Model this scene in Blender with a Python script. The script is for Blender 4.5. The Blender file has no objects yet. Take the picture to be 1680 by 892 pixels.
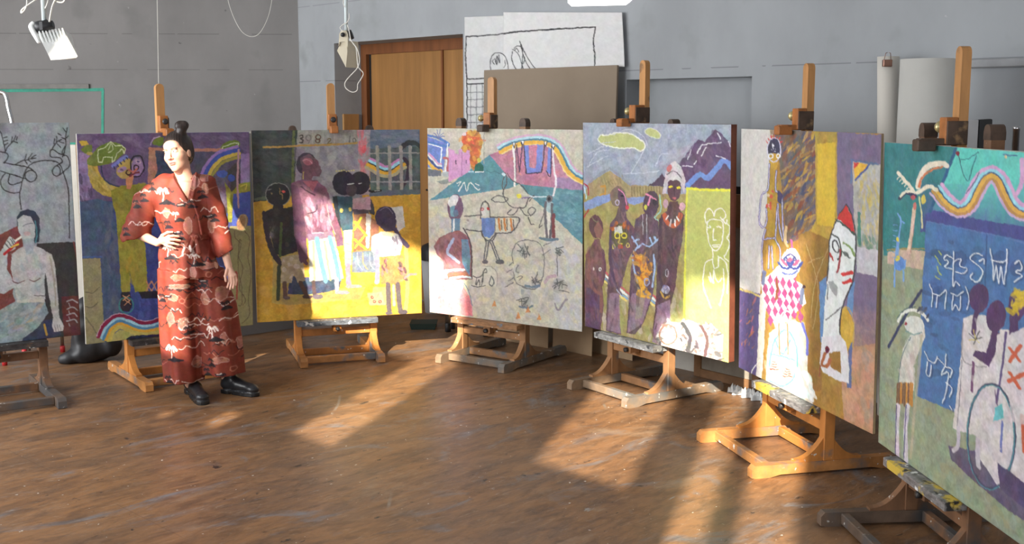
import bpy, bmesh, math, random
import numpy as np
from mathutils import Vector, Matrix
random.seed(7)
rng = np.random.default_rng(11)
SC = bpy.context.scene
COL = SC.collection

# ---------------------------------------------------------------- camera
F, HC, YH = 1850.0, 1.85, 182.0            # focal length in px of a 1680x892 frame, eye height, horizon row
PITCH = math.atan((446 - YH) / F)
cam = bpy.data.cameras.new('camera')
cam.sensor_fit = 'HORIZONTAL'; cam.sensor_width = 36.0; cam.lens = 36.0 * F / 1680.0
cam_o = bpy.data.objects.new('camera', cam); COL.objects.link(cam_o)
cam_o.location = (0, 0, HC); cam_o.rotation_euler = (math.pi / 2 - PITCH, 0, 0)
SC.camera = cam_o

# ---------------------------------------------------------------- light
SC.view_settings.view_transform = 'Standard'
SC.view_settings.look = 'None'
SC.view_settings.gamma = 1.0
SC.view_settings.use_curve_mapping = False
SC.view_settings.exposure = 0.18
world = bpy.data.worlds.new('world'); SC.world = world
world.use_nodes = True
world.node_tree.nodes['Background'].inputs[0].default_value = (0.78, 0.87, 1.0, 1)
world.node_tree.nodes['Background'].inputs[1].default_value = 1.5
RN = np.array([.727, .686, 0.0]); RN /= np.linalg.norm(RN)      # across the room, window wall -> door wall
RL = np.array([RN[1], -RN[0], 0.0])                              # along the door wall
SUN_AZ, SUN_EL = math.radians(16), math.radians(28)
SD = np.array([math.sin(SUN_AZ) * math.cos(SUN_EL), math.cos(SUN_AZ) * math.cos(SUN_EL), -math.sin(SUN_EL)])
sun = bpy.data.lights.new('sun', 'SUN'); sun.energy = 12.5; sun.angle = math.radians(0.7); sun.color = (1.0, .90, .74)
sun_o = bpy.data.objects.new('sun', sun); COL.objects.link(sun_o)
sun_o.location = tuple(-SD * 14 + np.array([0, 6, 2.0]))
sun_o.rotation_euler = Vector(SD).to_track_quat('-Z', 'Y').to_euler()
WALL_D = -1.0                                                    # the window wall: RN.p = WALL_D
def add_soft_light(l0, l1, h0, h1, power):  # added area light before solid wall, stands in for unseen window daylight
    a = bpy.data.lights.new('window_daylight', 'AREA'); a.shape = 'RECTANGLE'
    a.size = l1 - l0; a.size_y = h1 - h0; a.energy = power; a.color = (.97, .985, 1.0)
    o = bpy.data.objects.new('window_daylight', a); COL.objects.link(o)
    p = RN * (WALL_D + .12) + RL * (l0 + l1) / 2
    o.location = (p[0], p[1], (h0 + h1) / 2)
    o.rotation_euler = Vector(RN).to_track_quat('-Z', 'Z').to_euler()
add_soft_light(-11.0, -7.0, 1.0, 3.4, 290)
add_soft_light(-6.8, -4.6, 1.0, 3.4, 170)
add_soft_light(.8, 4.6, 1.0, 3.4, 170)

# ---------------------------------------------------------------- helpers
def lin(c):
    c = np.asarray(c, float) / 255.0
    return np.where(c <= .04045, c / 12.92, ((c + .055) / 1.055) ** 2.4)
FWv = np.array([0, math.cos(PITCH), -math.sin(PITCH)]); UPv = np.array([0, math.sin(PITCH), math.cos(PITCH)])
CAM = np.array([0, 0, HC])
def ray(x, y): return FWv * F + np.array([1.0, 0, 0]) * (x - 840) + UPv * (446 - y)
def on_plane(x, y, p0, nrm):                                     # where a sight line meets a plane of the room
    d = ray(x, y); t = np.dot(nrm, np.asarray(p0) - CAM) / np.dot(nrm, d); return CAM + d * t
def on_floor(x, y, z=0.0): return on_plane(x, y, (0, 0, z), (0, 0, 1))
def on_y(x, y, Y): return on_plane(x, y, (0, Y, 0), (0, 1, 0))
DOOR_D = RN[1] * 9.51                                            # the door wall: RN.p = DOOR_D
def on_wall(x, y, off=0.0): return on_plane(x, y, RN * (DOOR_D - off), RN)

MATS = {}
def mat(name, rgb, rough=.6, var=.12, scale=8.0, stretch=(1, 1, 1), metal=0.0, bump=0.0, spec=.5, extra=None, alpha=None, joints=()):
    if name in MATS: return MATS[name]
    m = bpy.data.materials.new(name); m.use_nodes = True
    nt = m.node_tree; b = nt.nodes['Principled BSDF']
    b.inputs['Roughness'].default_value = rough; b.inputs['Metallic'].default_value = metal
    b.inputs['Specular IOR Level'].default_value = spec
    base = lin(rgb)
    tc = nt.nodes.new('ShaderNodeTexCoord'); mp = nt.nodes.new('ShaderNodeMapping')
    mp.inputs['Scale'].default_value = stretch
    nt.links.new(tc.outputs['Object'], mp.inputs['Vector'])
    nz = nt.nodes.new('ShaderNodeTexNoise'); nz.inputs['Scale'].default_value = scale; nz.inputs['Detail'].default_value = 5
    nz.inputs['Roughness'].default_value = .62
    nt.links.new(mp.outputs['Vector'], nz.inputs['Vector'])
    cr = nt.nodes.new('ShaderNodeValToRGB')
    cr.color_ramp.elements[0].position = .3; cr.color_ramp.elements[1].position = .7
    lo = np.clip(base * (1 - 2 * var), 0, 1); hi = np.clip(base * (1 + 2 * var), 0, 1)
    cr.color_ramp.elements[0].color = (*lo, 1); cr.color_ramp.elements[1].color = (*hi, 1)
    nt.links.new(nz.outputs['Fac'], cr.inputs['Fac'])
    out = cr.outputs['Color']
    if extra:                                                    # paint spatters, grime: (rgb, scale, threshold, softness)
        for (erg, esc, thr, soft) in extra:
            n2 = nt.nodes.new('ShaderNodeTexNoise'); n2.inputs['Scale'].default_value = esc; n2.inputs['Detail'].default_value = 4
            nt.links.new(tc.outputs['Object'], n2.inputs['Vector'])
            r2 = nt.nodes.new('ShaderNodeValToRGB')
            r2.color_ramp.elements[0].position = thr; r2.color_ramp.elements[1].position = min(.99, thr + soft)
            r2.color_ramp.elements[0].color = (0, 0, 0, 1); r2.color_ramp.elements[1].color = (1, 1, 1, 1)
            nt.links.new(n2.outputs['Fac'], r2.inputs['Fac'])
            mx = nt.nodes.new('ShaderNodeMixRGB'); mx.inputs[2].default_value = (*lin(erg), 1)
            nt.links.new(r2.outputs['Color'], mx.inputs[0]); nt.links.new(out, mx.inputs[1]); out = mx.outputs[0]
    for (hz, wd, k) in joints:                                       # faint formwork joints in the plaster, broken by noise
        sx = nt.nodes.new('ShaderNodeSeparateXYZ'); nt.links.new(tc.outputs['Object'], sx.inputs[0])
        def mth(op, a, v):
            n_ = nt.nodes.new('ShaderNodeMath'); n_.operation = op; nt.links.new(a, n_.inputs[0])
            if isinstance(v, float): n_.inputs[1].default_value = v
            elif v is not None: nt.links.new(v, n_.inputs[1])
            return n_.outputs[0]
        ln = mth('LESS_THAN', mth('ABSOLUTE', mth('SUBTRACT', sx.outputs['Z'], hz), None), wd); n3 = nt.nodes.new('ShaderNodeTexNoise'); n3.inputs['Scale'].default_value = 4; nt.links.new(tc.outputs['Object'], n3.inputs['Vector'])
        fac = mth('MULTIPLY', ln, mth('MULTIPLY', mth('GREATER_THAN', n3.outputs['Fac'], .46), k)); mx = nt.nodes.new('ShaderNodeMixRGB'); mx.inputs[2].default_value = (*(base * .35), 1)
        nt.links.new(fac, mx.inputs[0]); nt.links.new(out, mx.inputs[1]); out = mx.outputs[0]
    nt.links.new(out, b.inputs['Base Color'])
    if bump:
        bp = nt.nodes.new('ShaderNodeBump'); bp.inputs['Strength'].default_value = bump; bp.inputs['Distance'].default_value = .01
        nt.links.new(nz.outputs['Fac'], bp.inputs['Height']); nt.links.new(bp.outputs['Normal'], b.inputs['Normal'])
    if alpha is not None: b.inputs['Alpha'].default_value = alpha
    MATS[name] = m
    return m
def attr_mat(name, rough=.6, bump=.25, bscale=60, spec=.4, sss=0.0):
    if name in MATS: return MATS[name]
    m = bpy.data.materials.new(name); m.use_nodes = True
    nt = m.node_tree; b = nt.nodes['Principled BSDF']
    b.inputs['Roughness'].default_value = rough; b.inputs['Specular IOR Level'].default_value = spec
    at = nt.nodes.new('ShaderNodeAttribute'); at.attribute_name = 'paint'
    nt.links.new(at.outputs['Color'], b.inputs['Base Color'])
    if bump:
        tc = nt.nodes.new('ShaderNodeTexCoord'); nz = nt.nodes.new('ShaderNodeTexNoise')
        nz.inputs['Scale'].default_value = bscale; nz.inputs['Detail'].default_value = 4
        nt.links.new(tc.outputs['Object'], nz.inputs['Vector'])
        bp = nt.nodes.new('ShaderNodeBump'); bp.inputs['Strength'].default_value = bump; bp.inputs['Distance'].default_value = .006
        nt.links.new(nz.outputs['Fac'], bp.inputs['Height']); nt.links.new(bp.outputs['Normal'], b.inputs['Normal'])
    if sss:
        b.inputs['Subsurface Weight'].default_value = sss; b.inputs['Subsurface Radius'].default_value = (.02, .008, .004)
    MATS[name] = m
    return m

def link(name, me, m, parent=None):
    if m is not None and len(me.materials) == 0: me.materials.append(m)
    o = bpy.data.objects.new(name, me); COL.objects.link(o)
    if parent is not None: o.parent = parent
    return o
def tag(o, label, cat=None, group=None, kind=None):
    o['label'] = label
    if cat: o['category'] = cat
    if group: o['group'] = group
    if kind: o['kind'] = kind
    return o
def thing(name, label, cat, loc=(0, 0, 0), rz=0.0, group=None):
    o = bpy.data.objects.new(name, None); COL.objects.link(o)
    o.location = loc; o.rotation_euler = (0, 0, rz); o.empty_display_size = .1
    return tag(o, label, cat, group)
def struct(o): o['kind'] = 'structure'; return o

class MB:
    """collects solids into one mesh"""
    def __init__(s): s.v = []; s.f = []; s.sm = []
    def add(s, vs, fs, smooth=False):
        k = len(s.v); s.v += [tuple(map(float, v)) for v in vs]
        s.f += [tuple(i + k for i in f) for f in fs]; s.sm += [smooth] * len(fs); return s
    def box(s, x0, x1, y0, y1, z0, z1, ch=0.0, M=None):
        if ch <= 0:
            vs = [(x, y, z) for z in (z0, z1) for y in (y0, y1) for x in (x0, x1)]
            fs = [(0, 2, 3, 1), (4, 5, 7, 6), (0, 1, 5, 4), (2, 6, 7, 3), (0, 4, 6, 2), (1, 3, 7, 5)]
        else:
            vs = []; idx = {}
            X, Y, Z = (x0, x1), (y0, y1), (z0, z1)
            for a in (0, 1):
                for b in (0, 1):
                    for c in (0, 1):
                        for ax in range(3):
                            p = [X[a], Y[b], Z[c]]; sg = [1 if t == 0 else -1 for t in (a, b, c)]
                            for k in range(3):
                                if k != ax: p[k] += sg[k] * ch
                            idx[(a, b, c, ax)] = len(vs); vs.append(tuple(p))
            fs = []
            for ax in range(3):
                for sd in (0, 1):
                    o1, o2 = [(1, 2), (0, 2), (0, 1)][ax]
                    ring = []
                    for (p, q) in ((0, 0), (1, 0), (1, 1), (0, 1)):
                        t = [0, 0, 0]; t[ax] = sd; t[o1] = p; t[o2] = q; ring.append(idx[(*t, ax)])
                    fs.append(tuple(ring))
            for ax in range(3):                                  # chamfer strips along each edge
                o1, o2 = [(1, 2), (0, 2), (0, 1)][ax]
                for p in (0, 1):
                    for q in (0, 1):
                        t0 = [0, 0, 0]; t0[o1] = p; t0[o2] = q; t1 = list(t0); t1[ax] = 1
                        fs.append((idx[(*t0, o1)], idx[(*t1, o1)], idx[(*t1, o2)], idx[(*t0, o2)]))
            for a in (0, 1):
                for b in (0, 1):
                    for c in (0, 1): fs.append(tuple(idx[(a, b, c, k)] for k in range(3)))
        if M is not None: vs = [tuple(M @ Vector(v)) for v in vs]
        return s.add(vs, fs)
    def prism(s, poly, a0, a1, axis='x', M=None):
        """2D outline extruded along an axis; outline given in the two other axes in order"""
        n = len(poly); vs = []
        for a in (a0, a1):
            for (p, q) in poly:
                v = {'x': (a, p, q), 'y': (p, a, q), 'z': (p, q, a)}[axis]
                vs.append(tuple(M @ Vector(v)) if M is not None else v)
        fs = [tuple(range(n))[::-1], tuple(range(n, 2 * n))]
        for i in range(n): j = (i + 1) % n; fs.append((i, j, n + j, n + i))
        return s.add(vs, fs)
    def lathe(s, prof, seg=20, M=None, cap=True):
        vs = []; fs = []
        for (r, z) in prof:
            for k in range(seg):
                a = 2 * math.pi * k / seg; v = (r * math.cos(a), r * math.sin(a), z)
                vs.append(tuple(M @ Vector(v)) if M is not None else v)
        for i in range(len(prof) - 1):
            for k in range(seg):
                k2 = (k + 1) % seg; fs.append((i * seg + k, i * seg + k2, (i + 1) * seg + k2, (i + 1) * seg + k))
        s.add(vs, fs, True)
        if cap:
            m = len(s.v) - len(vs)
            s.f.append(tuple(m + k for k in range(seg))[::-1]); s.sm.append(False)
            s.f.append(tuple(m + (len(prof) - 1) * seg + k for k in range(seg))); s.sm.append(False)
        return s
    def tube(s, pts, r, seg=8, smooth_path=True):
        P = [np.asarray(p, float) for p in pts]
        if smooth_path and len(P) > 2: P = list(spline(np.array(P), 6))
        rr = r if hasattr(r, '__len__') else [r] * len(P)
        if len(rr) != len(P): rr = np.interp(np.linspace(0, 1, len(P)), np.linspace(0, 1, len(rr)), rr)
        vs = []; fs = []; up = np.array([0.3, .1, 1.0])
        T0 = P[1] - P[0]; N = np.cross(T0, up)
        if np.linalg.norm(N) < 1e-6: N = np.cross(T0, [1, 0, 0])
        N /= np.linalg.norm(N)
        for i, p in enumerate(P):
            T = P[min(i + 1, len(P) - 1)] - P[max(i - 1, 0)]; T = T / (np.linalg.norm(T) + 1e-9)
            N = N - T * np.dot(N, T); N /= (np.linalg.norm(N) + 1e-9); B = np.cross(T, N)
            for k in range(seg):
                a = 2 * math.pi * k / seg; vs.append(p + (N * math.cos(a) + B * math.sin(a)) * rr[i])
        for i in range(len(P) - 1):
            for k in range(seg):
                k2 = (k + 1) % seg; fs.append((i * seg + k, i * seg + k2, (i + 1) * seg + k2, (i + 1) * seg + k))
        fs.append(tuple(range(seg))[::-1]); fs.append(tuple((len(P) - 1) * seg + k for k in range(seg)))
        return s.add(vs, fs, True)
    def mesh(s, name):
        me = bpy.data.meshes.new(name); me.from_pydata(s.v, [], s.f)
        me.polygons.foreach_set('use_smooth', s.sm)
        bm = bmesh.new(); bm.from_mesh(me); bmesh.ops.recalc_face_normals(bm, faces=bm.faces); bm.to_mesh(me); bm.free()
        me.update(); return me
    def build(s, name, m, parent=None): return link(name, s.mesh(name), m, parent)

def spline(P, sub=6, closed=False):
    P = np.asarray(P, float); n = len(P)
    if n < 3: return P
    out = []
    for i in range(n if closed else n - 1):
        g = (lambda j: P[j % n]) if closed else (lambda j: P[min(max(j, 0), n - 1)])
        p0, p1, p2, p3 = g(i - 1), g(i), g(i + 1), g(i + 2)
        for t in np.arange(sub) / sub:
            out.append(.5 * ((2 * p1) + (-p0 + p2) * t + (2 * p0 - 5 * p1 + 4 * p2 - p3) * t * t + (-p0 + 3 * p1 - 3 * p2 + p3) * t ** 3))
    if not closed: out.append(P[-1])
    return np.array(out)
def frame(o, u, back, up=(0, 0, 1)):                             # 4x4 from axes
    M = Matrix.Identity(4)
    for i in range(3): M[i][0] = u[i]; M[i][1] = back[i]; M[i][2] = up[i]; M[i][3] = o[i]
    return M

# ---------------------------------------------------------------- room shell
m_wall = mat('wall_paint', (160, 164, 168), .85, .045, 1.6, (1, 1, .6), bump=.05, spec=.25,
             extra=[((146, 151, 152), 3.5, .58, .22), ((182, 184, 187), 16, .745, .04), ((120, 121, 122), 13, .75, .05)], joints=((2.15, .004, .5), (2.9, .004, .35)))
m_wall2 = mat('wall_paint_dull', (128, 126, 125), .88, .05, 1.6, (1, 1, .6), bump=.05, spec=.25,  # darker base colour holds the shade of the wall turned from the windows
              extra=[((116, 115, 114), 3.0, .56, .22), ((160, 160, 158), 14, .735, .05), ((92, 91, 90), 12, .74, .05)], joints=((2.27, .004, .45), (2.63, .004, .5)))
m_ceil = mat('ceiling_paint', (205, 205, 203), .9, .02, 3)
CORNER = on_wall(491, 100)[:2]
CEIL = 5.5
def wall_slab(name, a, b, m, h=CEIL, th=.2, side=1):
    """vertical slab from a to b (plan), thickness outward on the given side"""
    a = np.asarray(a, float); b = np.asarray(b, float); d = (b - a) / np.linalg.norm(b - a); n = np.array([d[1], -d[0]]) * side * th
    o = MB().prism([tuple(a), tuple(b), tuple(b + n), tuple(a + n)], 0, h, 'z').build(name, m); return struct(o)
PA = CORNER; PD = np.array([-8.4, PA[1] - .35]); PB = PA + RL[:2] * 15.5
PW0 = PD + RN[:2] * (WALL_D - RN[:2] @ PD); PW1 = PB + RN[:2] * (WALL_D - RN[:2] @ PB)

# floor: worn brown wood, grain across the room towards the door wall
def floor_material():
    m = bpy.data.materials.new('worn_wood_floor'); m.use_nodes = True; nt = m.node_tree; N = nt.nodes; L = nt.links
    b = N['Principled BSDF']
    tc = N.new('ShaderNodeTexCoord'); rot = N.new('ShaderNodeMapping'); rot.inputs['Rotation'].default_value = (0, 0, -math.radians(46))
    L.new(tc.outputs['Object'], rot.inputs['Vector'])
    def noise(scale, det, stretch=(1, 1, 1), dist=0.0, src=rot):
        mp = N.new('ShaderNodeMapping'); mp.inputs['Scale'].default_value = stretch; L.new(src.outputs['Object' if src is tc else 'Vector'], mp.inputs['Vector'])
        n = N.new('ShaderNodeTexNoise'); n.inputs['Scale'].default_value = scale; n.inputs['Detail'].default_value = det; n.inputs['Roughness'].default_value = .65
        n.inputs['Distortion'].default_value = dist
        L.new(mp.outputs['Vector'], n.inputs['Vector']); return n.outputs['Fac']
    def ramp(fac, *st):
        r = N.new('ShaderNodeValToRGB'); e = r.color_ramp.elements
        while len(e) < len(st): e.new(.5)
        for i, (p, c) in enumerate(st): e[i].position = p; e[i].color = (*lin(c), 1) if len(c) == 3 else c
        L.new(fac, r.inputs['Fac']); return r.outputs['Color']
    def mix(f, a, c2, mode='MIX'):
        x = N.new('ShaderNodeMixRGB'); x.blend_type = mode
        if isinstance(f, float): x.inputs[0].default_value = f
        else: L.new(f, x.inputs[0])
        L.new(a, x.inputs[1])
        if isinstance(c2, tuple): x.inputs[2].default_value = (*lin(c2), 1)
        else: L.new(c2, x.inputs[2])
        return x.outputs[0]
    BW = lambda lo, hi: ((lo, (0, 0, 0, 1)), (hi, (1, 1, 1, 1)))
    grain = ramp(noise(1.8, 8, (.9, 2.4, 1), 1.0), (.30, (74, 53, 37)), (.46, (122, 84, 50)), (.58, (150, 104, 60)), (.72, (118, 90, 64)))
    patch = ramp(noise(.75, 3), (.34, (116, 102, 92)), (.52, (128, 104, 82)), (.68, (120, 86, 58)))
    c = mix(.38, grain, patch)
    c = mix(ramp(noise(2.0, 8, (.7, 1.3, 1), 1.6), *BW(.56, .70)), c, (118, 117, 118))          # blue-grey paint residue
    c = mix(ramp(noise(1.1, 6, (1, 1.6, 1), 1.4), *BW(.58, .78)), c, (150, 130, 108))
    c = mix(ramp(noise(14, 4, (.5, 2.0, 1), .6), *BW(.68, .74)), c, (150, 146, 140))           # worn pale areas
    c = mix(ramp(noise(9, 4, (1, 2.0, 1), .5), *BW(.655, .70)), c, (52, 44, 40))                # dark scuffs
    c = mix(ramp(noise(9, 9, (.7, 1.8, 1), .5), *BW(.46, .66)), c, mix(.5, c, (62, 46, 36)))
    c = mix(ramp(noise(22, 6, (.5, 2.2, 1), 1.2), *BW(.56, .72)), c, mix(.35, c, (170, 152, 130)))
    c = mix(ramp(noise(26, 2), *BW(.72, .74)), c, (205, 200, 190))                           # paint specks
    c = mix(ramp(noise(30, 2, (1, 1, 1), 0, tc), *BW(.745, .765)), c, (46, 38, 34))
    # thin pale scratches
    w = N.new('ShaderNodeTexWave'); w.inputs['Scale'].default_value = .55; w.inputs['Distortion'].default_value = 1.5; w.inputs['Detail'].default_value = 3; w.inputs['Detail Scale'].default_value = .6
    L.new(tc.outputs['Object'], w.inputs['Vector'])
    sc = ramp(w.outputs['Fac'], (.0, (1, 1, 1, 1)), (.0006, (0, 0, 0, 1)))
    msk = N.new('ShaderNodeMath'); msk.operation = 'MULTIPLY'; L.new(sc, msk.inputs[0]); L.new(ramp(noise(1.7, 3), *BW(.60, .68)), msk.inputs[1])
    c = mix(msk.outputs[0], c, (134, 124, 112))
    # board seams
    br = N.new('ShaderNodeTexBrick'); br.inputs['Scale'].default_value = 1.0; br.inputs['Brick Width'].default_value = 2.4; br.inputs['Row Height'].default_value = .62
    br.inputs['Mortar Size'].default_value = .0022; br.inputs['Mortar Smooth'].default_value = .3; br.offset = .37
    L.new(rot.outputs['Vector'], br.inputs['Vector'])
    sm = N.new('ShaderNodeMath'); sm.operation = 'MULTIPLY'; sm.inputs[1].default_value = .3; L.new(br.outputs['Fac'], sm.inputs[0])
    c = mix(sm.outputs[0], c, (46, 36, 30))
    L.new(c, b.inputs['Base Color'])
    rr = N.new('ShaderNodeMapRange'); rr.inputs['To Min'].default_value = .30; rr.inputs['To Max'].default_value = .52
    L.new(noise(3, 4), rr.inputs['Value']); L.new(rr.outputs[0], b.inputs['Roughness'])
    b.inputs['Specular IOR Level'].default_value = .45
    bp = N.new('ShaderNodeBump'); bp.inputs['Strength'].default_value = .12; bp.inputs['Distance'].default_value = .01
    L.new(noise(6, 6, (.8, 2, 1), .4), bp.inputs['Height']); L.new(bp.outputs['Normal'], b.inputs['Normal'])
    return m
room_plan = [tuple(PA), tuple(PB), tuple(PW1), tuple(PW0), tuple(PD)]
FR = [tuple(np.array(PA) + [-.4, .9]), tuple(PB + RN[:2]), *[tuple(p) for p in (PW1, PW0, PD + np.array([-.3, .3]))]]
struct(MB().prism(FR, -.1, 0, 'z').build('floor', floor_material()))
struct(MB().prism(room_plan, CEIL, CEIL + .1, 'z').build('ceiling', m_ceil))
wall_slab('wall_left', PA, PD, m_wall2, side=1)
wall_slab('wall_far_left', PD, PW0, m_wall, side=1)
wall_slab('wall_far_right', PW1, PB, m_wall, side=1)

# unseen wall behind the photographer: openings in (l, h) shaped to throw the sun patches
OPEN = [(-4.30, -3.97, 2.95, 4.38), (-3.80, -2.87, 3.80, 4.75), (-2.87, -2.45, 2.75, 4.75), (-3.56, -3.40, 2.58, 2.76), (-4.0, -3.88, 2.50, 2.58),
        (-1.14, -.47, 3.15, 4.16), (-.60, -.40, 4.25, 4.62), (-.40, -.17, 4.25, 4.85), (-.17, .05, 2.85, 4.85), (.17, .49, 2.98, 5.0)]
def grid_wall(name, e0, e1, opens, m, place, th=.2, h=CEIL):
    """a wall with rectangular holes: solid cells of a grid, merged in columns"""
    ls = sorted({e0, e1, *[o[0] for o in opens], *[o[1] for o in opens]})
    mb = MB()
    for a, b in zip(ls[:-1], ls[1:]):
        cuts = sorted((o[2], o[3]) for o in opens if o[0] <= (a + b) / 2 <= o[1])
        z = 0.0
        for (c0, c1) in cuts + [(h, h)]:
            if c0 > z + 1e-6: place(mb, a, b, z, c0, th)
            z = max(z, c1)
    return struct(mb.build(name, m))
def on_window_wall(mb, a, b, z0, z1, th):
    p = RN[:2] * WALL_D; q = [p + RL[:2] * a, p + RL[:2] * b, p + RL[:2] * b - RN[:2] * th, p + RL[:2] * a - RN[:2] * th]
    mb.prism([tuple(x) for x in q], z0, z1, 'z')
lw0, lw1 = float(RL[:2] @ PW0), float(RL[:2] @ PW1)
grid_wall('wall_windows', min(lw0, lw1), max(lw0, lw1), OPEN, m_wall, on_window_wall, .06)

# door wall, with the door recess and the shallow niche cut into it
def lw(p): return float(RL @ p)
d0, d1 = lw(on_wall(548, 71)), lw(on_wall(759.5, 56)); dtop = (on_wall(548, 71)[2] + on_wall(759, 56)[2]) / 2
n0, n1 = lw(on_wall(1028, 131)), lw(on_wall(1234, 125)); ntop = (on_wall(1028, 131)[2] + on_wall(1234, 125)[2]) / 2
lA, lB = float(RL[:2] @ PA), float(RL[:2] @ PB)
RECESS, NICHE = .36, .16
def on_door_wall(mb, a, b, z0, z1, th):
    p = RN[:2] * DOOR_D; q = [p + RL[:2] * a, p + RL[:2] * b, p + RL[:2] * b + RN[:2] * th, p + RL[:2] * a + RN[:2] * th]
    mb.prism([tuple(x) for x in q], z0, z1, 'z')
grid_wall('wall_right', lA, lB, [(d0, d1, 0, dtop), (n0, n1, .25, ntop)], m_wall, on_door_wall, .42)
def wall_box(name, m, l0, l1, off0, off1, z0, z1, parent=None, ch=0.0):
    """box in door-wall coordinates; off is the distance into the room (negative: into the wall)"""
    M = frame(np.array([*(RN[:2] * DOOR_D), 0]), RL, -RN)
    return MB().box(l0, l1, off0, off1, z0, z1, ch, M).build(name, m, parent)
struct(wall_box('wall_niche', m_wall, n0, n1, -.42, -NICHE, .25, ntop))
m_doorwood = mat('door_veneer', (156, 112, 62), .5, .10, 7, (1.5, 1.5, .12), bump=.03)
m_doorframe = mat('door_frame_wood', (120, 72, 38), .5, .12, 6, (2, 2, .2))
m_dark = mat('dark_gap', (22, 18, 16), .8, .1)
door = struct(thing('door_1', 'tall double door of plain oak veneer set back in the wall', None))
del_l = d1 - d0
wall_box('frame_head', m_doorframe, d0, d1, -RECESS - .06, -RECESS + .04, dtop - .10, dtop, door)
wall_box('frame_jamb', m_doorframe, d0, d0 + .09, -RECESS - .06, -RECESS + .04, 0, dtop - .10, door)
wall_box('frame_jamb', m_doorframe, d1 - .09, d1, -RECESS - .06, -RECESS + .04, 0, dtop - .10, door)
lsplit = d0 + .64 * (d1 - d0)
wall_box('frame_stop', m_dark, d0 + .09, d0 + .13, -RECESS - .06, -RECESS + .0, 0, dtop - .10, door)
la = wall_box('door_leaf', m_doorwood, d0 + .13, lsplit - .012, -RECESS - .05, -RECESS + .005, .01, dtop - .09, door)
lb = wall_box('door_leaf', m_doorwood, lsplit + .006, d1 - .09, -RECESS - .05, -RECESS + .0, .01, dtop - .09, door)
wall_box('cover_strip', m_doorframe, lsplit - .014, lsplit + .012, -RECESS - .04, -RECESS + .016, .01, dtop - .09, door)
m_steel = mat('brushed_steel', (190, 190, 192), .3, .05, 20, metal=1.0)
m_blackmetal = mat('black_metal', (28, 28, 30), .45, .1, 20)
hb = MB(); Md = frame(np.array([*(RN[:2] * DOOR_D), 0]), RL, -RN)
hb.box(lsplit - .10, lsplit - .06, -RECESS, -RECESS + .012, .95, 1.18, .004, Md)
hb.tube([Md @ Vector((lsplit - .08, -RECESS, 1.1)), Md @ Vector((lsplit - .08, -RECESS + .05, 1.1)), Md @ Vector((lsplit - .2, -RECESS + .055, 1.1))], .009, 8, False)
hb.build('door_handle', m_blackmetal, la)
# electrical rail on the right, cable ledge on the left wall
m_rail = mat('grey_rail', (150, 152, 155), .6, .05)
r0, r1 = lw(on_wall(1560, 98)), lw(on_wall(1760, 91)); rz = (on_wall(1591, 98)[2] + on_wall(1680, 94.5)[2]) / 2
struct(tag(wall_box('trim_1', m_rail, r0, r1, 0, .035, rz - .05, rz, None, .006), 'grey horizontal rail on the wall behind the turquoise painting'))
# opaque dummy windows added on the solid wall to dress the area lights
m_sash = mat('window_sash', (210, 210, 206), .5, .03); m_pane = mat('frosted_pane', (222, 228, 232), .4, .02)
for wi, (l0, l1) in enumerate(((-11.0, -7.0), (-6.8, -4.6), (.8, 4.6))):
    wo = struct(thing('window_%d' % (wi + 1), 'tall frosted window in the wall behind the photographer', None))
    Mw = frame(RN * WALL_D, RL, RN)
    MB().box(l0, l1, .005, .015, 1.0, 3.4, 0, Mw).build('pane', m_pane, wo)
    for (a, b, z0, z1) in ((l0 - .05, l0, .95, 3.45), (l1, l1 + .05, .95, 3.45), (l0, l1, .95, 1.0), (l0, l1, 3.4, 3.45), ((l0 + l1) / 2 - .02, (l0 + l1) / 2 + .02, 1.0, 3.4)):
        MB().box(a, b, .002, .05, z0, z1, .004, Mw).build('window_frame', m_sash, wo)

# ---------------------------------------------------------------- paintings: a painter that lays colour on a fine grid
def smooth_noise(h, w, cell, r):
    gh, gw = max(2, int(h / cell) + 3), max(2, int(w / cell) + 3)
    g = r.random((gh, gw)); y = np.linspace(0, gh - 1.001, h); x = np.linspace(0, gw - 1.001, w)
    yi = y.astype(int); xi = x.astype(int); fy = (y - yi)[:, None]; fx = (x - xi)[None]
    fy = fy * fy * (3 - 2 * fy); fx = fx * fx * (3 - 2 * fx)
    a = g[yi][:, xi]; b = g[yi][:, xi + 1]; c = g[yi + 1][:, xi]; d = g[yi + 1][:, xi + 1]
    return (a * (1 - fx) + b * fx) * (1 - fy) + (c * (1 - fx) + d * fx) * fy
def homography(src, dst):
    A = []; b = []
    for (x, y), (u, v) in zip(src, dst):
        A += [[x, y, 1, 0, 0, 0, -u * x, -u * y], [0, 0, 0, x, y, 1, -v * x, -v * y]]; b += [u, v]
    return np.append(np.linalg.solve(np.array(A, float), np.array(b, float)), 1).reshape(3, 3)
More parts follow.
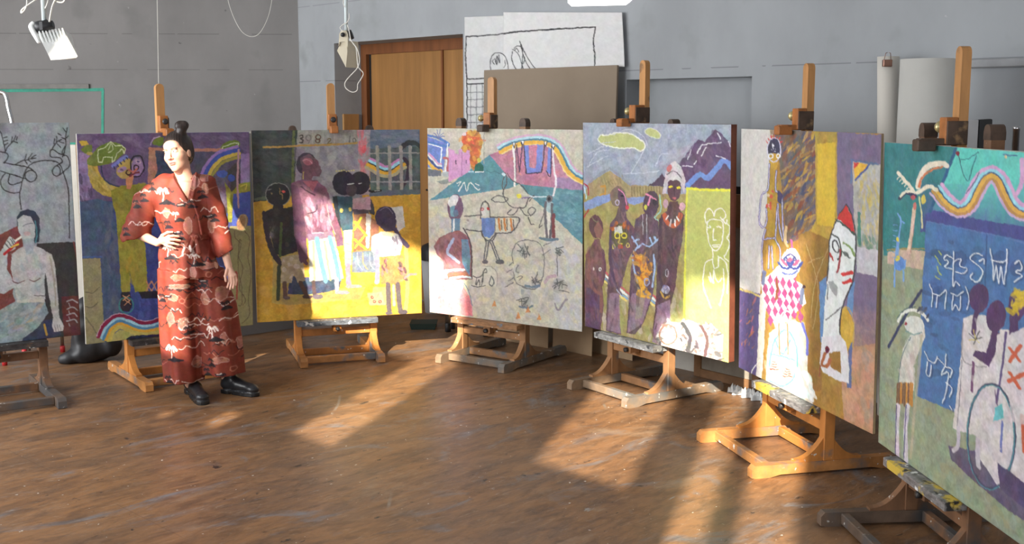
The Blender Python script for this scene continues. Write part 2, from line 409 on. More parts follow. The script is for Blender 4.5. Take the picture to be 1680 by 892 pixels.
class Canvas:
    """colours in sRGB 0-255 on an nv x nu grid; shapes given in the coordinates of src (four corners TL TR BR BL)"""
    def __init__(s, src, nu, nv, ground, seed=1, ss=2, gv=.09):
        s.done, s.fin = False, (.10 if gv > .04 else .03); s.nu, s.nv, s.ss = nu * ss, nv * ss, ss; s.r = np.random.default_rng(seed)
        W, H = s.nu, s.nv
        s.Hm = homography(src, [(0, 0), (W, 0), (W, H), (0, H)])
        s.sc = W / (abs(src[1][0] - src[0][0]) + abs(src[2][0] - src[3][0])) * 2          # grid cells per source unit, across
        s.scy = H / (abs(src[3][1] - src[0][1]) + abs(src[2][1] - src[1][1])) * 2
        yy, xx = np.mgrid[0:H, 0:W].astype(float)
        a = .75 * s.sc
        s.X = xx + (smooth_noise(H, W, 9, s.r) - .5) * a * 1.6 + (smooth_noise(H, W, 3, s.r) - .5) * a * .9
        s.Y = yy + (smooth_noise(H, W, 9, s.r) - .5) * a * 1.6 + (smooth_noise(H, W, 3, s.r) - .5) * a * .9
        s.brush = (smooth_noise(H, W, 5, s.r) * .5 + smooth_noise(H, W, 14, s.r) * .6 + smooth_noise(H, W, 2.2, s.r) * .4) / 1.5 - .5
        s.brush2 = smooth_noise(H, W, 30, s.r) * .6 + smooth_noise(H, W, 8, s.r) * .4 - .5
        s.hue = np.stack([smooth_noise(H, W, 22, s.r) - .5 for _ in range(3)], -1)
        s.img = np.zeros((H, W, 3)); s.img[:] = ground; s._vary(slice(0, H), slice(0, W), np.ones((H, W)), ground, gv)
    def tr(s, pts):
        p = np.asarray(pts, float); q = np.c_[p, np.ones(len(p))] @ s.Hm.T; return q[:, :2] / q[:, 2:]
    def _vary(s, ys, xs, mask, col, var):
        c = np.asarray(col, float)[None, None] * (1 + var * 3.0 * s.brush[ys, xs][..., None]) + 255 * var * .55 * s.hue[ys, xs] + 255 * var * .5 * s.brush2[ys, xs][..., None]
        m = mask[..., None]; s.img[ys, xs] = s.img[ys, xs] * (1 - m) + np.clip(c, 0, 255) * m
    def _box(s, q, pad):
        x0 = max(0, int(q[:, 0].min() - pad)); x1 = min(s.nu, int(q[:, 0].max() + pad) + 1)
        y0 = max(0, int(q[:, 1].min() - pad)); y1 = min(s.nv, int(q[:, 1].max() + pad) + 1)
        return (slice(y0, y1), slice(x0, x1)) if x1 > x0 and y1 > y0 else (None, None)
    def poly(s, pts, col, var=.08, a=1.0, smooth=False, dry=0.0):
        if smooth: pts = spline(pts, 5, True)
        q = s.tr(pts); ys, xs = s._box(q, 4)
        if ys is None: return s
        X, Y = s.X[ys, xs], s.Y[ys, xs]; ins = np.zeros(X.shape, bool)
        for i in range(len(q)):
            (x1, y1), (x2, y2) = q[i - 1], q[i]
            if y1 == y2: continue
            c = (y1 > Y) != (y2 > Y); ins ^= c & (X < (x2 - x1) * (Y - y1) / (y2 - y1) + x1)
        m = ins.astype(float) * a
        if dry: m *= np.clip((s.brush[ys, xs] + .5 - dry * .55) * 7, 0, 1)
        s._vary(ys, xs, m, col, var); return s
    def line(s, pts, col, w=1.5, var=.06, a=1.0, smooth=True, closed=False, dry=0.0):
        if smooth and len(pts) > 2: pts = spline(pts, 5, closed)
        elif closed: pts = list(pts) + [pts[0]]
        q = s.tr(pts); r = w * .5 * min(s.sc, s.scy) ; rx = max(w * .5 * s.sc, .55); ry = max(w * .5 * s.scy, .55)
        ys, xs = s._box(q, max(rx, ry) + 4)
        if ys is None: return s
        X, Y = s.X[ys, xs] / rx, s.Y[ys, xs] / ry; D = np.full(X.shape, 1e9)
        for i in range(len(q) - 1):
            ax, ay = q[i] / (rx, ry); bx, by = q[i + 1] / (rx, ry); dx, dy = bx - ax, by - ay; L = dx * dx + dy * dy + 1e-9
            t = np.clip(((X - ax) * dx + (Y - ay) * dy) / L, 0, 1); D = np.minimum(D, (X - ax - t * dx) ** 2 + (Y - ay - t * dy) ** 2)
        m = np.clip((1 - np.sqrt(D)) * min(rx, ry) + .5, 0, 1) * a
        if dry: m *= np.clip((s.brush[ys, xs] + .5 - dry * .55) * 7, 0, 1)
        s._vary(ys, xs, m, col, var); return s
    def ell(s, cx, cy, rx, ry, col, rot=0, var=.08, a=1.0, dry=0.0):
        t = np.linspace(0, 2 * np.pi, 22)[:-1]; c, sn = math.cos(rot), math.sin(rot)
        return s.poly(np.c_[cx + rx * np.cos(t) * c - ry * np.sin(t) * sn, cy + rx * np.cos(t) * sn + ry * np.sin(t) * c], col, var, a, dry=dry)
    def ring(s, cx, cy, rx, ry, col, w=1.2, rot=0):
        t = np.linspace(0, 2 * np.pi, 22); c, sn = math.cos(rot), math.sin(rot)
        return s.line(np.c_[cx + rx * np.cos(t) * c - ry * np.sin(t) * sn, cy + rx * np.cos(t) * sn + ry * np.sin(t) * c], col, w, smooth=False)
    def dabs(s, pts, cols, n, size=6, ang=None, ratio=.35, a=.55, var=.05):
        """loose brush strokes of mixed colours inside an outline"""
        P = np.asarray(pts, float); lo, hi = P.min(0), P.max(0); k = 0; tries = 0
        while k < n and tries < n * 20:
            tries += 1; p = lo + s.r.random(2) * (hi - lo); ins = False
            for i in range(len(P)):
                (x1, y1), (x2, y2) = P[i - 1], P[i]
                if (y1 > p[1]) != (y2 > p[1]) and p[0] < (x2 - x1) * (p[1] - y1) / (y2 - y1) + x1: ins = not ins
            if not ins: continue
            k += 1; an = s.r.random() * np.pi if ang is None else ang + (s.r.random() - .5) * .9
            L = size * (.5 + s.r.random()); c = cols[int(s.r.integers(len(cols)))]
            s.ell(p[0], p[1], L, L * ratio * (.6 + .8 * s.r.random()), c, an, var, a * (.5 + .5 * s.r.random()))
        return s
    def fade(s, pts, col, axis=1, rev=False, pw=1.0, a=1.0, var=.06):
        """blend towards a colour across an outline"""
        q = s.tr(pts); ys, xs = s._box(q, 2)
        if ys is None: return s
        X, Y = s.X[ys, xs], s.Y[ys, xs]; ins = np.zeros(X.shape, bool)
        for i in range(len(q)):
            (x1, y1), (x2, y2) = q[i - 1], q[i]
            if y1 == y2: continue
            c = (y1 > Y) != (y2 > Y); ins ^= c & (X < (x2 - x1) * (Y - y1) / (y2 - y1) + x1)
        V = Y if axis else X; i = 1 if axis else 0
        t = np.clip((V - q[:, i].min()) / (np.ptp(q[:, i]) + 1e-6), 0, 1); t = 1 - t if rev else t
        s._vary(ys, xs, ins * a * np.clip(t ** pw + s.brush[ys, xs] * .5 * (t > .02) * (t < .98), 0, 1), col, var); return s
    def colors(s):
        if not s.done:
            s.done = True; H, W = s.nv, s.nu
            st = smooth_noise(H, W, 3.2, s.r)[..., None] * .5 + smooth_noise(H, W, 7, s.r)[..., None] * .5 - .5
            s.img = np.clip(s.img * (1 + s.fin * st) + 255 * .05 * s.fin * st, 0, 255)
        k = s.ss; H, W = s.nv // k, s.nu // k
        return s.img.reshape(H, k, W, k, 3).mean((1, 3))
ALB = 1.1
def grid_mesh(name, P, colors, relief=None):
    """P: (nv, nu, 3) points, colors: (nv, nu, 3) sRGB"""
    nv, nu = P.shape[:2]; me = bpy.data.meshes.new(name)
    i = np.arange(nv * nu).reshape(nv, nu)
    f = np.stack([i[:-1, :-1], i[1:, :-1], i[1:, 1:], i[:-1, 1:]], -1).reshape(-1, 4)
    me.vertices.add(nv * nu); me.vertices.foreach_set('co', P.reshape(-1).astype(np.float32))
    me.loops.add(f.size); me.loops.foreach_set('vertex_index', f.reshape(-1).astype(np.int32))
    me.polygons.add(len(f)); me.polygons.foreach_set('loop_start', (np.arange(len(f)) * 4).astype(np.int32))
    me.polygons.foreach_set('use_smooth', np.ones(len(f), bool))
    me.update(calc_edges=True)
    set_colors(me, colors.reshape(-1, 3)); return me
def set_colors(me, c):
    at = me.color_attributes.new('paint', 'FLOAT_COLOR', 'POINT')
    c = np.clip(c, 0, 255); L = np.clip(lin(c) * ALB, 0, .92); at.data.foreach_set('color', np.c_[L, np.ones(len(L))].reshape(-1).astype(np.float32))

m_paint = attr_mat('oil_paint', .55, .35, 70, .35)
m_boardedge = mat('raw_board_edge', (150, 128, 100), .7, .12, 14)
m_whiteedge = mat('primed_edge', (205, 203, 196), .7, .06, 14)
m_brownedge = mat('stained_edge', (112, 62, 44), .6, .12, 14)
POSE = {1: (-3.372, 7.026, .376, 34.7, .3, 1.22), 2: (-2.370, 7.751, .304, 36.0, -1.7, 1.185), 3: (-1.282, 8.347, .312, 18.5, .2, 1.242),
        4: (-.071, 8.132, .323, -34.8, -.3, 1.364), 5: (.894, 7.120, .373, -55.9, -1.3, 1.389), 6: (1.517, 5.831, .349, -75.9, -1.1, 1.44),
        7: (1.7825, 4.387, .310, -85.3, -1.5, 1.50)}
PH = 1.40
def axes(k):
    X, Y, Z, yaw, lean, W = POSE[k]; a = math.radians(yaw); b = math.radians(lean)
    u = np.array([math.cos(a), math.sin(a), 0]); n = np.array([math.sin(a), -math.cos(a), 0])
    v = np.array([0, 0, 1.0]) * math.cos(b) - n * math.sin(b)
    return np.array([X, Y, Z]), u, n, v, W
def proj(P):
    d = np.asarray(P) - CAM; z = d @ FWv; return (840 + F * d[0] / z, 446 - F * (d @ UPv) / z)
def corners_px(k):
    B, u, n, v, W = axes(k); return [proj(B - u * W / 2 + v * PH), proj(B + u * W / 2 + v * PH), proj(B + u * W / 2), proj(B - u * W / 2)]
def painting(k, canvas, label, edge, th=.022):
    B, u, n, v, W = axes(k)
    root = thing('painting', label, 'painting', tuple(B), 0, 'large painted boards on the easels')
    M = frame((0, 0, 0), u, -np.cross(v, u) * -1, v)
    back = np.cross(v, u); back = back if back @ n < 0 else -back
    M = frame((0, 0, 0), u, back, v)
    mb = MB(); mb.box(-W / 2, W / 2, .0015, th, 0, PH, .002, M); mb.build('board', edge, root)
    C = canvas.colors(); C = C * .88 + C.mean(-1, keepdims=True) * .12; nv, nu = C.shape[:2]
    s = np.linspace(-W / 2, W / 2, nu); t = np.linspace(PH, 0, nv)
    rel = (canvas.brush.reshape(nv, canvas.ss, nu, canvas.ss).mean((1, 3))) * .0012
    rel[0] = rel[-1] = -.0012; rel[:, 0] = rel[:, -1] = -.0012
    P = u[None, None] * s[None, :, None] + v[None, None] * t[:, None, None] - back[None, None] * (rel + .0004)[..., None]
    link('painted_face', grid_mesh('painted_face', P, C), m_paint, root)
    return root

# ---------------------------------------------------------------- easels
GR = (104, 106, 108)
def easel_mats(kind):
    if kind == 'orange':
        return (mat('easel_orange', (186, 122, 60), .5, .12, 9, (1, 1, .5), bump=.04, extra=[(GR, 7, .62, .10), ((215, 210, 200), 34, .70, .03)]),
                mat('easel_orange_runner', (180, 124, 70), .55, .14, 9, bump=.05, extra=[(GR, 6, .52, .14), ((210, 206, 198), 30, .68, .03)]))
    if kind == 'brown':
        return (mat('easel_brown', (152, 112, 76), .55, .14, 9, (1, 1, .5), bump=.05, extra=[(GR, 7, .58, .12), ((205, 200, 190), 30, .69, .03)]),
                mat('easel_brown_runner', (134, 112, 90), .6, .16, 9, bump=.08, extra=[((112, 110, 106), 6, .46, .16), ((200, 196, 190), 26, .66, .04)]))
    return (mat('easel_dark', (118, 84, 58), .6, .16, 9, (1, 1, .5), bump=.06, extra=[((74, 70, 68), 6, .50, .14), ((190, 186, 178), 30, .69, .03)]),
            mat('easel_dark_runner', (96, 78, 64), .65, .18, 9, bump=.1, extra=[((76, 74, 74), 6, .46, .16), ((186, 182, 176), 26, .67, .04)]))
m_mastwood = mat('easel_mast_wood', (186, 136, 84), .5, .12, 8, (2, 2, .3), bump=.03, extra=[((96, 74, 58), 8, .62, .1)])
m_topdark = mat('upright_end_wood', (78, 60, 48), .55, .2, 14, bump=.06, extra=[((150, 120, 84), 12, .62, .1)])
m_clamp = mat('clamp_wood', (166, 104, 52), .5, .14, 12, bump=.03, extra=[((60, 44, 34), 14, .64, .08)])
m_clampdark = mat('clamp_iron', (44, 42, 42), .5, .15, 20, extra=[((170, 168, 164), 40, .70, .03)])
m_brass = mat('brass_knob', (196, 182, 132), .35, .08, 20, metal=.6)
m_traypaint = {
    'grey': mat('tray_grey', (98, 104, 112), .55, .3, 26, (1, 1, 3), bump=.25, extra=[((222, 222, 220), 22, .60, .05), ((60, 58, 60), 17, .58, .08), ((176, 170, 96), 15, .66, .05)]),
    'dark': mat('tray_dark', (56, 52, 52), .55, .3, 26, (1, 1, 3), bump=.25, extra=[((190, 190, 186), 26, .65, .05), ((110, 84, 60), 12, .60, .08)]),
    'brown': mat('tray_brown', (150, 112, 78), .55, .2, 22, (1, 1, 3), bump=.2, extra=[((110, 120, 130), 14, .58, .06), ((205, 200, 190), 22, .66, .05)]),
    'pale': mat('tray_pale', (164, 166, 164), .55, .25, 26, (1, 1, 3), bump=.3, extra=[((90, 92, 94), 20, .58, .06), ((228, 228, 224), 26, .62, .05)]),
    'yellow': mat('tray_yellow', (120, 118, 118), .55, .3, 24, (1, 1, 3), bump=.35, extra=[((222, 222, 222), 20, .60, .05), ((206, 178, 72), 9, .55, .06), ((40, 38, 40), 18, .62, .06)])}
def ogee(y0, y1, z0, z1, n=7):
    """curved bracket outline from the runner top at y0 up to the upright at y1"""
    pts = [(y0, z0)]
    for i in range(n + 1):
        t = i / n; pts.append((y0 + (y1 - y0) * (t * .9 + .1 * t), z0 + .012 + (z1 - z0) * (t ** 2.2)))
    pts.append((y1, z0)); return pts
def easel(k, lat, mast_top, fo, kind, tray, label, clamp='side', hw=.285, up_top=1.80, yb=.062, rl=.84, low=.0):
    B, u, n, v, W = axes(k)
    w, wr = easel_mats(kind)
    root = thing('easel', label, 'easel', tuple(B * (1, 1, 0) + u * lat), math.atan2(u[1], u[0]), 'studio easels holding the paintings')
    zb = B[2]                                                     # tray top
    rh, rw = .066, .052
    yf, yr = -fo, -fo + rl
    for s in (-1, 1):
        x = s * hw
        prof = [(yf, .004), (yf, rh * .7), (yf + .018, rh), (yr - .02, rh), (yr, rh * .6), (yr, .004), (yr - .10, .0), (yr - .16, .012), (yf + .16, .012), (yf + .10, 0), (yf + .02, 0)]
        MB().prism(prof, x - rw / 2, x + rw / 2, 'x').build('runner', wr, root)
        MB().box(x - .027, x + .027, yb - .03, yb + .03, rh, up_top - .03, .003).build('upright', w, root)
        cap = [(x - .0275 + .055 * i / 8, up_top - .03 + .03 * math.sqrt(max(0, 1 - ((i - 4) / 4) ** 2))) for i in range(9)]
        MB().prism([(x - .0275, up_top - .06)] + cap + [(x + .0275, up_top - .06)], yb - .031, yb + .031, 'y').build('upright_end', m_topdark, root)
        MB().prism(ogee(max(yf + .14, yb - .19), yb - .03, rh, rh + .11), x - .02, x + .02, 'x').build('bracket', w, root)
        MB().prism([(p, q) for p, q in ogee(yb + .19, yb + .03, rh, rh + .10)], x - .02, x + .02, 'x').build('bracket', w, root)
    xi = hw - rw / 2
    MB().box(-xi, xi, yf + .09, yf + .13, .012, .062, .004).build('front_bar', wr, root)
    MB().box(-xi, xi, yb + .05, yb + .088, .012, .064, .004).build('rear_bar', w, root)
    MB().box(-hw + .027, hw - .027, yb - .02, yb + .02, zb - .135, zb - .085, .003).build('cross_bar', w, root)
    MB().box(-hw + .027, hw - .027, yb - .015, yb + .015, 1.58, 1.63, .003).build('cross_bar', w, root)
    # tray with raised lip, paint-caked
    tr = MB().prism([(-.062, zb - .042), (-.062, zb - .006), (-.045, zb - .003), (yb - .031, zb - .003), (yb - .031, zb - .042)], -.30, .30, 'x').build('tray', m_traypaint[tray], root)
    MB().box(-.03, .03, -.02, yb - .03, zb - .10, zb - .042, .003).build('tray_block', w, root)
    MB().lathe([(.0, 0), (.016, 0), (.016, .02), (0, .02)], 12, Matrix.Translation((.0, -.022, zb - .078)) @ Matrix.Rotation(math.pi / 2, 4, 'X')).build('tray_screw', m_clampdark, root)
    # mast
    mw = .028
    prof = [(-mw, zb - .13), (mw, zb - .13), (mw, mast_top - mw)] + [(mw * math.cos(a), mast_top - mw + mw * math.sin(a)) for a in np.linspace(0, math.pi, 9)[1:-1]] + [(-mw, mast_top - mw)]
    MB().prism(prof, yb - .02, yb + .02, 'y').build('mast', m_mastwood, root)
    zt = zb + PH
    ct = zt + .115
    cl = MB().box(-.030, .030, -.012, yb - .02, zt + .006, ct, .004).build('clamp', m_clamp, root)
    MB().box(.030, .037, -.008, yb + .018, zt + .004, ct - .015, .002).build('clamp_plate', m_topdark, cl)
    lo_ = max(0, -math.sin(math.radians(POSE[k][4]))) * PH; hk = MB(); hk.box(-.026, .026, -.075 - lo_, yb - .02, zt + .002, zt + .03, .004); hk.box(-.028, .028, -.088 - lo_, -.008 - lo_, zt - .022, zt + .026, .005)
    hk.build('clamp_hook', m_clamp if clamp != 'dark' else m_topdark, cl)
    if clamp in ('side', 'dark'):
        Mk = Matrix.Translation((-.030, .012, zt + .075)) @ Matrix.Rotation(-math.pi / 2, 4, 'Y')
        kb = MB().lathe([(.007, 0), (.007, .018), (.02, .022), (.026, .034), (.022, .048), (.008, .052)], 14, Mk)
        kb.build('clamp_knob', m_brass, cl)
    else:
        Mk = Matrix.Translation((0, -.012, zt + .075)) @ Matrix.Rotation(math.pi / 2, 4, 'X')
        MB().lathe([(.007, 0), (.007, .012), (.018, .015), (.021, .026), (.01, .034)], 14, Mk).build('clamp_knob', m_clampdark, cl)
    return root
easel(1, .09, 1.93, .43, 'dark', 'dark', 'dark grimy easel under the grey painting of the pipe player, leftmost in the room', up_top=1.7)
easel(2, -.005, 2.034, .335, 'orange', 'dark', 'orange wooden easel directly behind the standing woman', 'front', up_top=1.69)
easel(3, -.035, 2.052, .25, 'orange', 'grey', 'easel with white-splashed grey tray under the yellow family painting', 'front', up_top=1.745)
easel(4, -.13, 2.093, .238, 'brown', 'brown', 'weathered brown easel under the cream painting with the rainbow arch', 'dark')
easel(5, -.21, 2.172, .28, 'brown', 'pale', 'paint-crusted easel with brass knob under the painting of four dark figures', yb=.092)
easel(6, -.12, 2.096, .367, 'orange', 'yellow', 'bright orange easel with yellow-smeared tray under the white mask painting', up_top=1.70, hw=.325)
easel(7, -.24, 2.109, .355, 'dark', 'yellow', 'dark worn easel under the turquoise painting, nearest the camera', 'dark')

# ---------------------------------------------------------------- what is painted on the seven boards (coordinates of the sight lines, laid on each board)
def bands(c, pts, specs, dirn=(0, 1)):
    """parallel wavy bands: specs of (offset, width, colour) along dirn"""
    P = spline(np.asarray(pts, float), 5); T = np.gradient(P, axis=0); T /= np.linalg.norm(T, axis=1)[:, None] + 1e-9
    N = np.c_[-T[:, 1], T[:, 0]]
    for off, w, col in specs: c.line(P + N * off, col, w, smooth=False)
def glyph(c, segs, col, w=1.6, back=None):
    if back:
        for s in segs: c.line([(x + 1.5, y + 1.5) for x, y in s], back, w * 2.2, a=.5)
    for s in segs: c.line(s, col, w)
K = (44, 42, 44); WH = (226, 226, 222)

def art1():
    c = Canvas(corners_px(1), 300, 340, (138, 146, 152), 1)
    c.dabs([(-60, 200), (112, 200), (125, 400), (-60, 400)], [(150, 157, 162), (126, 133, 139), (160, 165, 168)], 150, 9, 1.4, .35, .35)
    c.poly([(-70, 384), (0, 384), (28, 370), (38, 400), (30, 430), (20, 480), (27, 500), (0, 525), (-70, 560)], (116, 60, 56), .1)
    c.poly([(60, 399), (122, 396), (134, 484), (134, 552), (60, 560)], (56, 54, 54), .08)
    c.poly([(100, 486), (133, 484), (136, 550), (104, 552)], (92, 48, 45), .12)
    for i, y in enumerate((494, 506, 516, 526)):
        c.line([(109, y), (118 + i, y - 3), (126, y + 2)], (150, 148, 150), 2.2, dry=.5)
        c.line([(112, y + 3), (114, y + 8)], (150, 148, 150), 1.6, dry=.4)
    c.line([(120, 396), (128, 440), (132, 484)], (120, 62, 58), 2)
    c.poly([(50, 530), (88, 522), (100, 548), (60, 562), (35, 560)], (52, 58, 78), .12)
    c.line([(72, 532), (76, 548)], (180, 140, 50), 4)
    c.poly([(-70, 548), (27, 492), (73, 494), (79, 512), (62, 536), (35, 556), (0, 572), (-70, 600)], (128, 146, 146), .14)
    c.dabs([(0, 520), (27, 494), (70, 496), (55, 535), (0, 568)], [(150, 156, 178), (166, 150, 118), (112, 134, 138), (160, 168, 168)], 40, 10, -.65, .25, .6)
    c.poly([(27, 491), (45, 488), (73, 489), (73, 495), (27, 496)], (182, 180, 172))
    c.poly([(19, 416), (30, 408), (40, 403), (58, 403), (70, 408), (78, 416), (74, 444), (72, 462), (74, 490), (27, 491), (22, 465), (17, 440)], (170, 172, 170), .1, smooth=False)
    c.dabs([(22, 415), (75, 415), (72, 488), (28, 488)], [(150, 164, 172), (186, 184, 182), (168, 158, 162), (140, 158, 160)], 40, 7, 1.3, .35, .5)
    c.poly([(76, 412), (84, 416), (89, 430), (92, 460), (95, 496), (97, 522), (87, 524), (80, 487), (74, 448)], (172, 172, 168), .1)
    c.line([(81, 420), (88, 460), (91, 500)], (140, 132, 112), 3, a=.6)
    c.poly([(86, 522), (97, 520), (104, 534), (103, 542), (88, 544), (84, 534)], (178, 174, 170))
    for x in (90, 94, 98): c.line([(x - 1, 532), (x + 1, 543)], (110, 104, 106), 1)
    c.poly([(3, 408), (12, 402), (11, 440), (20, 458), (24, 470), (5, 482), (-40, 470), (-20, 440)], (164, 172, 172), .1)
    c.poly([(5, 404), (15, 387), (26, 394), (25, 408), (10, 414)], (178, 180, 176))
    for p in ((8, 398), (12, 395), (16, 392), (19, 391)): c.line([p, (p[0] + 7, p[1] + 9)], (60, 66, 70), 1.3)
    c.line([(7, 416), (18, 407), (29, 398)], (176, 40, 44), 4.5); c.line([(18, 405), (30, 400)], (220, 190, 70), 2.5)
    c.line([(26, 394), (38, 385)], (214, 210, 196), 3.5)
    c.line([(20, 460), (29, 464), (40, 459)], (100, 74, 74), 1.6); c.line([(48, 458), (56, 461), (66, 455)], (100, 74, 74), 1.6)
    c.line([(56, 484), (73, 485)], (90, 84, 88), 1.2)
    c.poly([(27, 356), (32, 347), (45, 343), (58, 347), (64, 358), (65, 378), (63, 396), (57, 399), (40, 360), (28, 372)], (46, 56, 70))
    c.poly([(28, 360), (38, 352), (50, 355), (57, 369), (57, 388), (49, 396), (38, 393), (30, 380)], (166, 170, 170), smooth=False)
    c.poly([(38, 392), (56, 390), (54, 414), (42, 418)], (146, 158, 164)); c.ell(44, 383, 6, 4, (190, 150, 152), a=.7)
    c.line([(37, 371), (44, 367), (53, 366)], (96, 104, 110), 1.4); c.line([(57, 362), (60, 380), (58, 398)], (70, 130, 140), 2)
    L = [[(34, 343), (32, 322), (35, 301), (43, 277), (55, 267), (72, 263), (90, 265), (99, 272), (104, 286), (111, 309), (112.5, 339), (113, 390)],
         [(6, 267), (26, 270.6), (47, 275), (58, 284)], [(0, 280.6), (19, 286), (43, 294)], [(-8, 250), (0, 249), (11, 252), (13, 258), (6, 267)],
         [(8.5, 284), (1, 294), (4, 309), (17, 316), (32, 315)], [(16, 286), (13, 297), (19, 303), (35, 298)],
         [(92, 272), (101, 266), (98, 259), (85, 258), (81, 252), (85, 245), (96, 252), (109, 256), (113, 265), (111, 275), (94, 289)],
         [(84, 246), (92, 234), (100, 229)], [(102, 257), (107, 240), (107, 222), (110, 210)], [(105, 256), (101, 250), (106, 240)],
         [(7, 251), (13, 240), (22, 231)], [(8, 248), (4, 228), (0, 216)], [(24, 270), (36, 264), (58, 259)]]
    for l in L: c.line(l, K, 1.7)
    for (x, y, dx, dy) in ((88, 236, 1, -8), (92, 233, 0, -9), (96, 232, 8, 3), (93, 236, 6, 6), (100, 222, -6, -3), (107, 228, -6, -2), (107, 216, -4, -6), (106, 228, 5, -5), (18, 234, 2, -9), (22, 232, 3, -9), (22, 232, 6, 2), (26, 230, 2, -5), (6, 226, 5, -2), (6, 232, 6, -2), (7, 238, 5, -3), (40, 262, 3, -9), (46, 260, 6, -8), (50, 260, 8, -6), (41, 264, 3, 5), (46, 262, 4, 4)):
        c.line([(x, y), (x + dx, y + dy)], K, 1.5)
    c.ring(50, 288.5, 9.5, 9.5, K, 1.7); c.ring(92, 280.6, 6.5, 8.5, K, 1.7)
    return c

def art2():
    c = Canvas(corners_px(2), 320, 370, (60, 68, 128), 2)
    PU = (98, 80, 114); LV = (132, 112, 152); OL = (134, 130, 46); OC = (176, 148, 64); NV = (50, 56, 82)
    c.poly([(120, 210), (420, 210), (420, 262), (345, 262), (300, 275), (262, 300), (240, 330), (190, 330), (120, 330)], PU, .1)
    c.dabs([(132, 220), (408, 220), (408, 250), (150, 252), (132, 300)], [(116, 98, 132), (84, 68, 100), (128, 112, 140)], 120, 9, .3, .35, .5)
    c.poly([(130, 250), (146, 252), (150, 300), (146, 328), (131, 330)], LV, .14); c.dabs([(131, 290), (150, 290), (150, 332), (131, 332)], [(66, 56, 74), (110, 90, 130)], 16, 7, 1.4, .3, .7)
    c.poly([(128, 332), (160, 326), (185, 332), (194, 400), (200, 480), (190, 562), (165, 566), (166, 424), (130, 424)], (70, 86, 116), .1)
    c.poly([(196, 335), (290, 330), (295, 560), (185, 560), (200, 470)], (62, 72, 136), .1)
    c.dabs([(172, 340), (192, 340), (196, 540), (176, 540)], [(86, 94, 118), (64, 72, 108), (104, 108, 116)], 50, 12, 1.5, .25, .6)
    c.dabs([(225, 400), (290, 400), (290, 540), (225, 540)], [(84, 98, 176), (54, 62, 130), (70, 90, 168)], 50, 10, 1.4, .3, .6)
    c.poly([(134, 424), (165, 423), (172, 566), (136, 570)], (142, 136, 98), .07); c.line([(140, 478), (152, 480), (163, 470)], (96, 92, 70), 1.2); c.line([(140, 502), (152, 503), (160, 495)], (96, 92, 70), 1.2)
    c.line([(140, 520), (150, 532), (160, 548)], (90, 88, 72), 2, a=.6); c.line([(131, 421), (166, 421)], (70, 100, 160), 3, a=.7)
    c.poly([(144, 264), (158, 268), (166, 290), (180, 303), (200, 308), (190, 324), (168, 320), (152, 308), (145, 288)], OC, .12)
    c.dabs([(148, 270), (160, 275), (178, 304), (190, 316), (160, 310)], [(196, 168, 84), (150, 130, 50), (160, 140, 96)], 26, 7, .9, .25, .7)
    c.line([(166, 272), (170, 292), (182, 302), (198, 306)], NV, 2)
    c.poly([(182, 312), (200, 304), (232, 301), (262, 304), (250, 330), (236, 352), (214, 362), (196, 362), (186, 340)], OL, .12)
    c.poly([(190, 345), (214, 345), (232, 380), (238, 400), (243, 478), (222, 478), (213, 446), (214, 478), (199, 478), (195, 420)], (150, 142, 54), .1)
    c.dabs([(196, 355), (225, 360), (240, 470), (200, 470)], [(166, 150, 60), (130, 130, 44), (176, 140, 48)], 50, 9, 1.5, .25, .6)
    c.dabs([(225, 300), (262, 302), (240, 320)], [(190, 170, 60), (150, 140, 50)], 8, 6, .1, .3, .8)
    c.poly([(206, 288), (220, 286), (215, 310), (208, 310)], (196, 124, 88)); c.ell(204, 281, 13, 12, (170, 140, 78)); c.ell(206, 268, 12, 9, (176, 146, 70))
    c.ell(226, 275, 11, 16, (142, 114, 150)); c.line([(216, 282), (214, 268), (219, 258), (230, 256), (236, 268), (236, 278), (230, 288), (220, 290)], (40, 34, 44), 2)
    c.line([(186, 272), (196, 264), (207, 257)], (110, 116, 184), 6, dry=.2)
    for i in range(5): c.line([(187 + 5 * i, 274 - 4 * i), (189 + 5 * i, 277 - 4 * i)], (50, 50, 80), 1.8)
    c.ell(200, 278, 8, 4, (150, 120, 150), -.4); c.ell(200, 279, 3, 1.6, (90, 70, 110)); c.ell(227, 265, 5, 3, (180, 150, 170), .3); c.ell(227, 265, 2.5, 1.6, (80, 64, 110))
    c.ring(211, 283, 4, 4, (50, 30, 34), 2); c.ring(223, 275, 4, 4, (50, 30, 34), 2); c.line([(213, 289), (221, 284), (228, 283)], (110, 44, 50), 3); c.line([(211, 278), (218, 282), (224, 277)], (176, 96, 80), 3)
    G = (104, 122, 50)
    c.poly([(143, 262), (152, 252), (163, 240), (182, 233), (200, 238), (206, 248), (196, 258), (180, 268), (160, 272), (145, 270)], G, .1, smooth=True)
    c.poly([(132, 246), (140, 238), (152, 238), (152, 248), (140, 252)], G); c.poly([(130, 232), (142, 231), (146, 237), (134, 240)], (190, 160, 60)); c.ell(147, 252, 5, 3, (170, 150, 70))
    c.poly([(250, 234), (258, 226), (268, 226), (266, 238), (254, 238)], G, smooth=True); c.line([(247, 238), (252, 228), (262, 224)], (170, 150, 180), 1.5)
    EL = [(160, 255), (162, 246), (172, 242), (182, 233), (190, 240), (200, 238), (206, 246), (204, 252), (200, 244), (192, 252), (188, 262), (184, 266), (184, 258), (170, 258), (168, 266), (162, 266), (160, 255)]
    c.line(EL, (196, 206, 160), 1.3, smooth=False); c.line([(178, 246), (182, 236), (185, 246), (178, 250)], (196, 206, 160), 1.1)
    c.ell(377, 240, 17, 9, G, -.35)
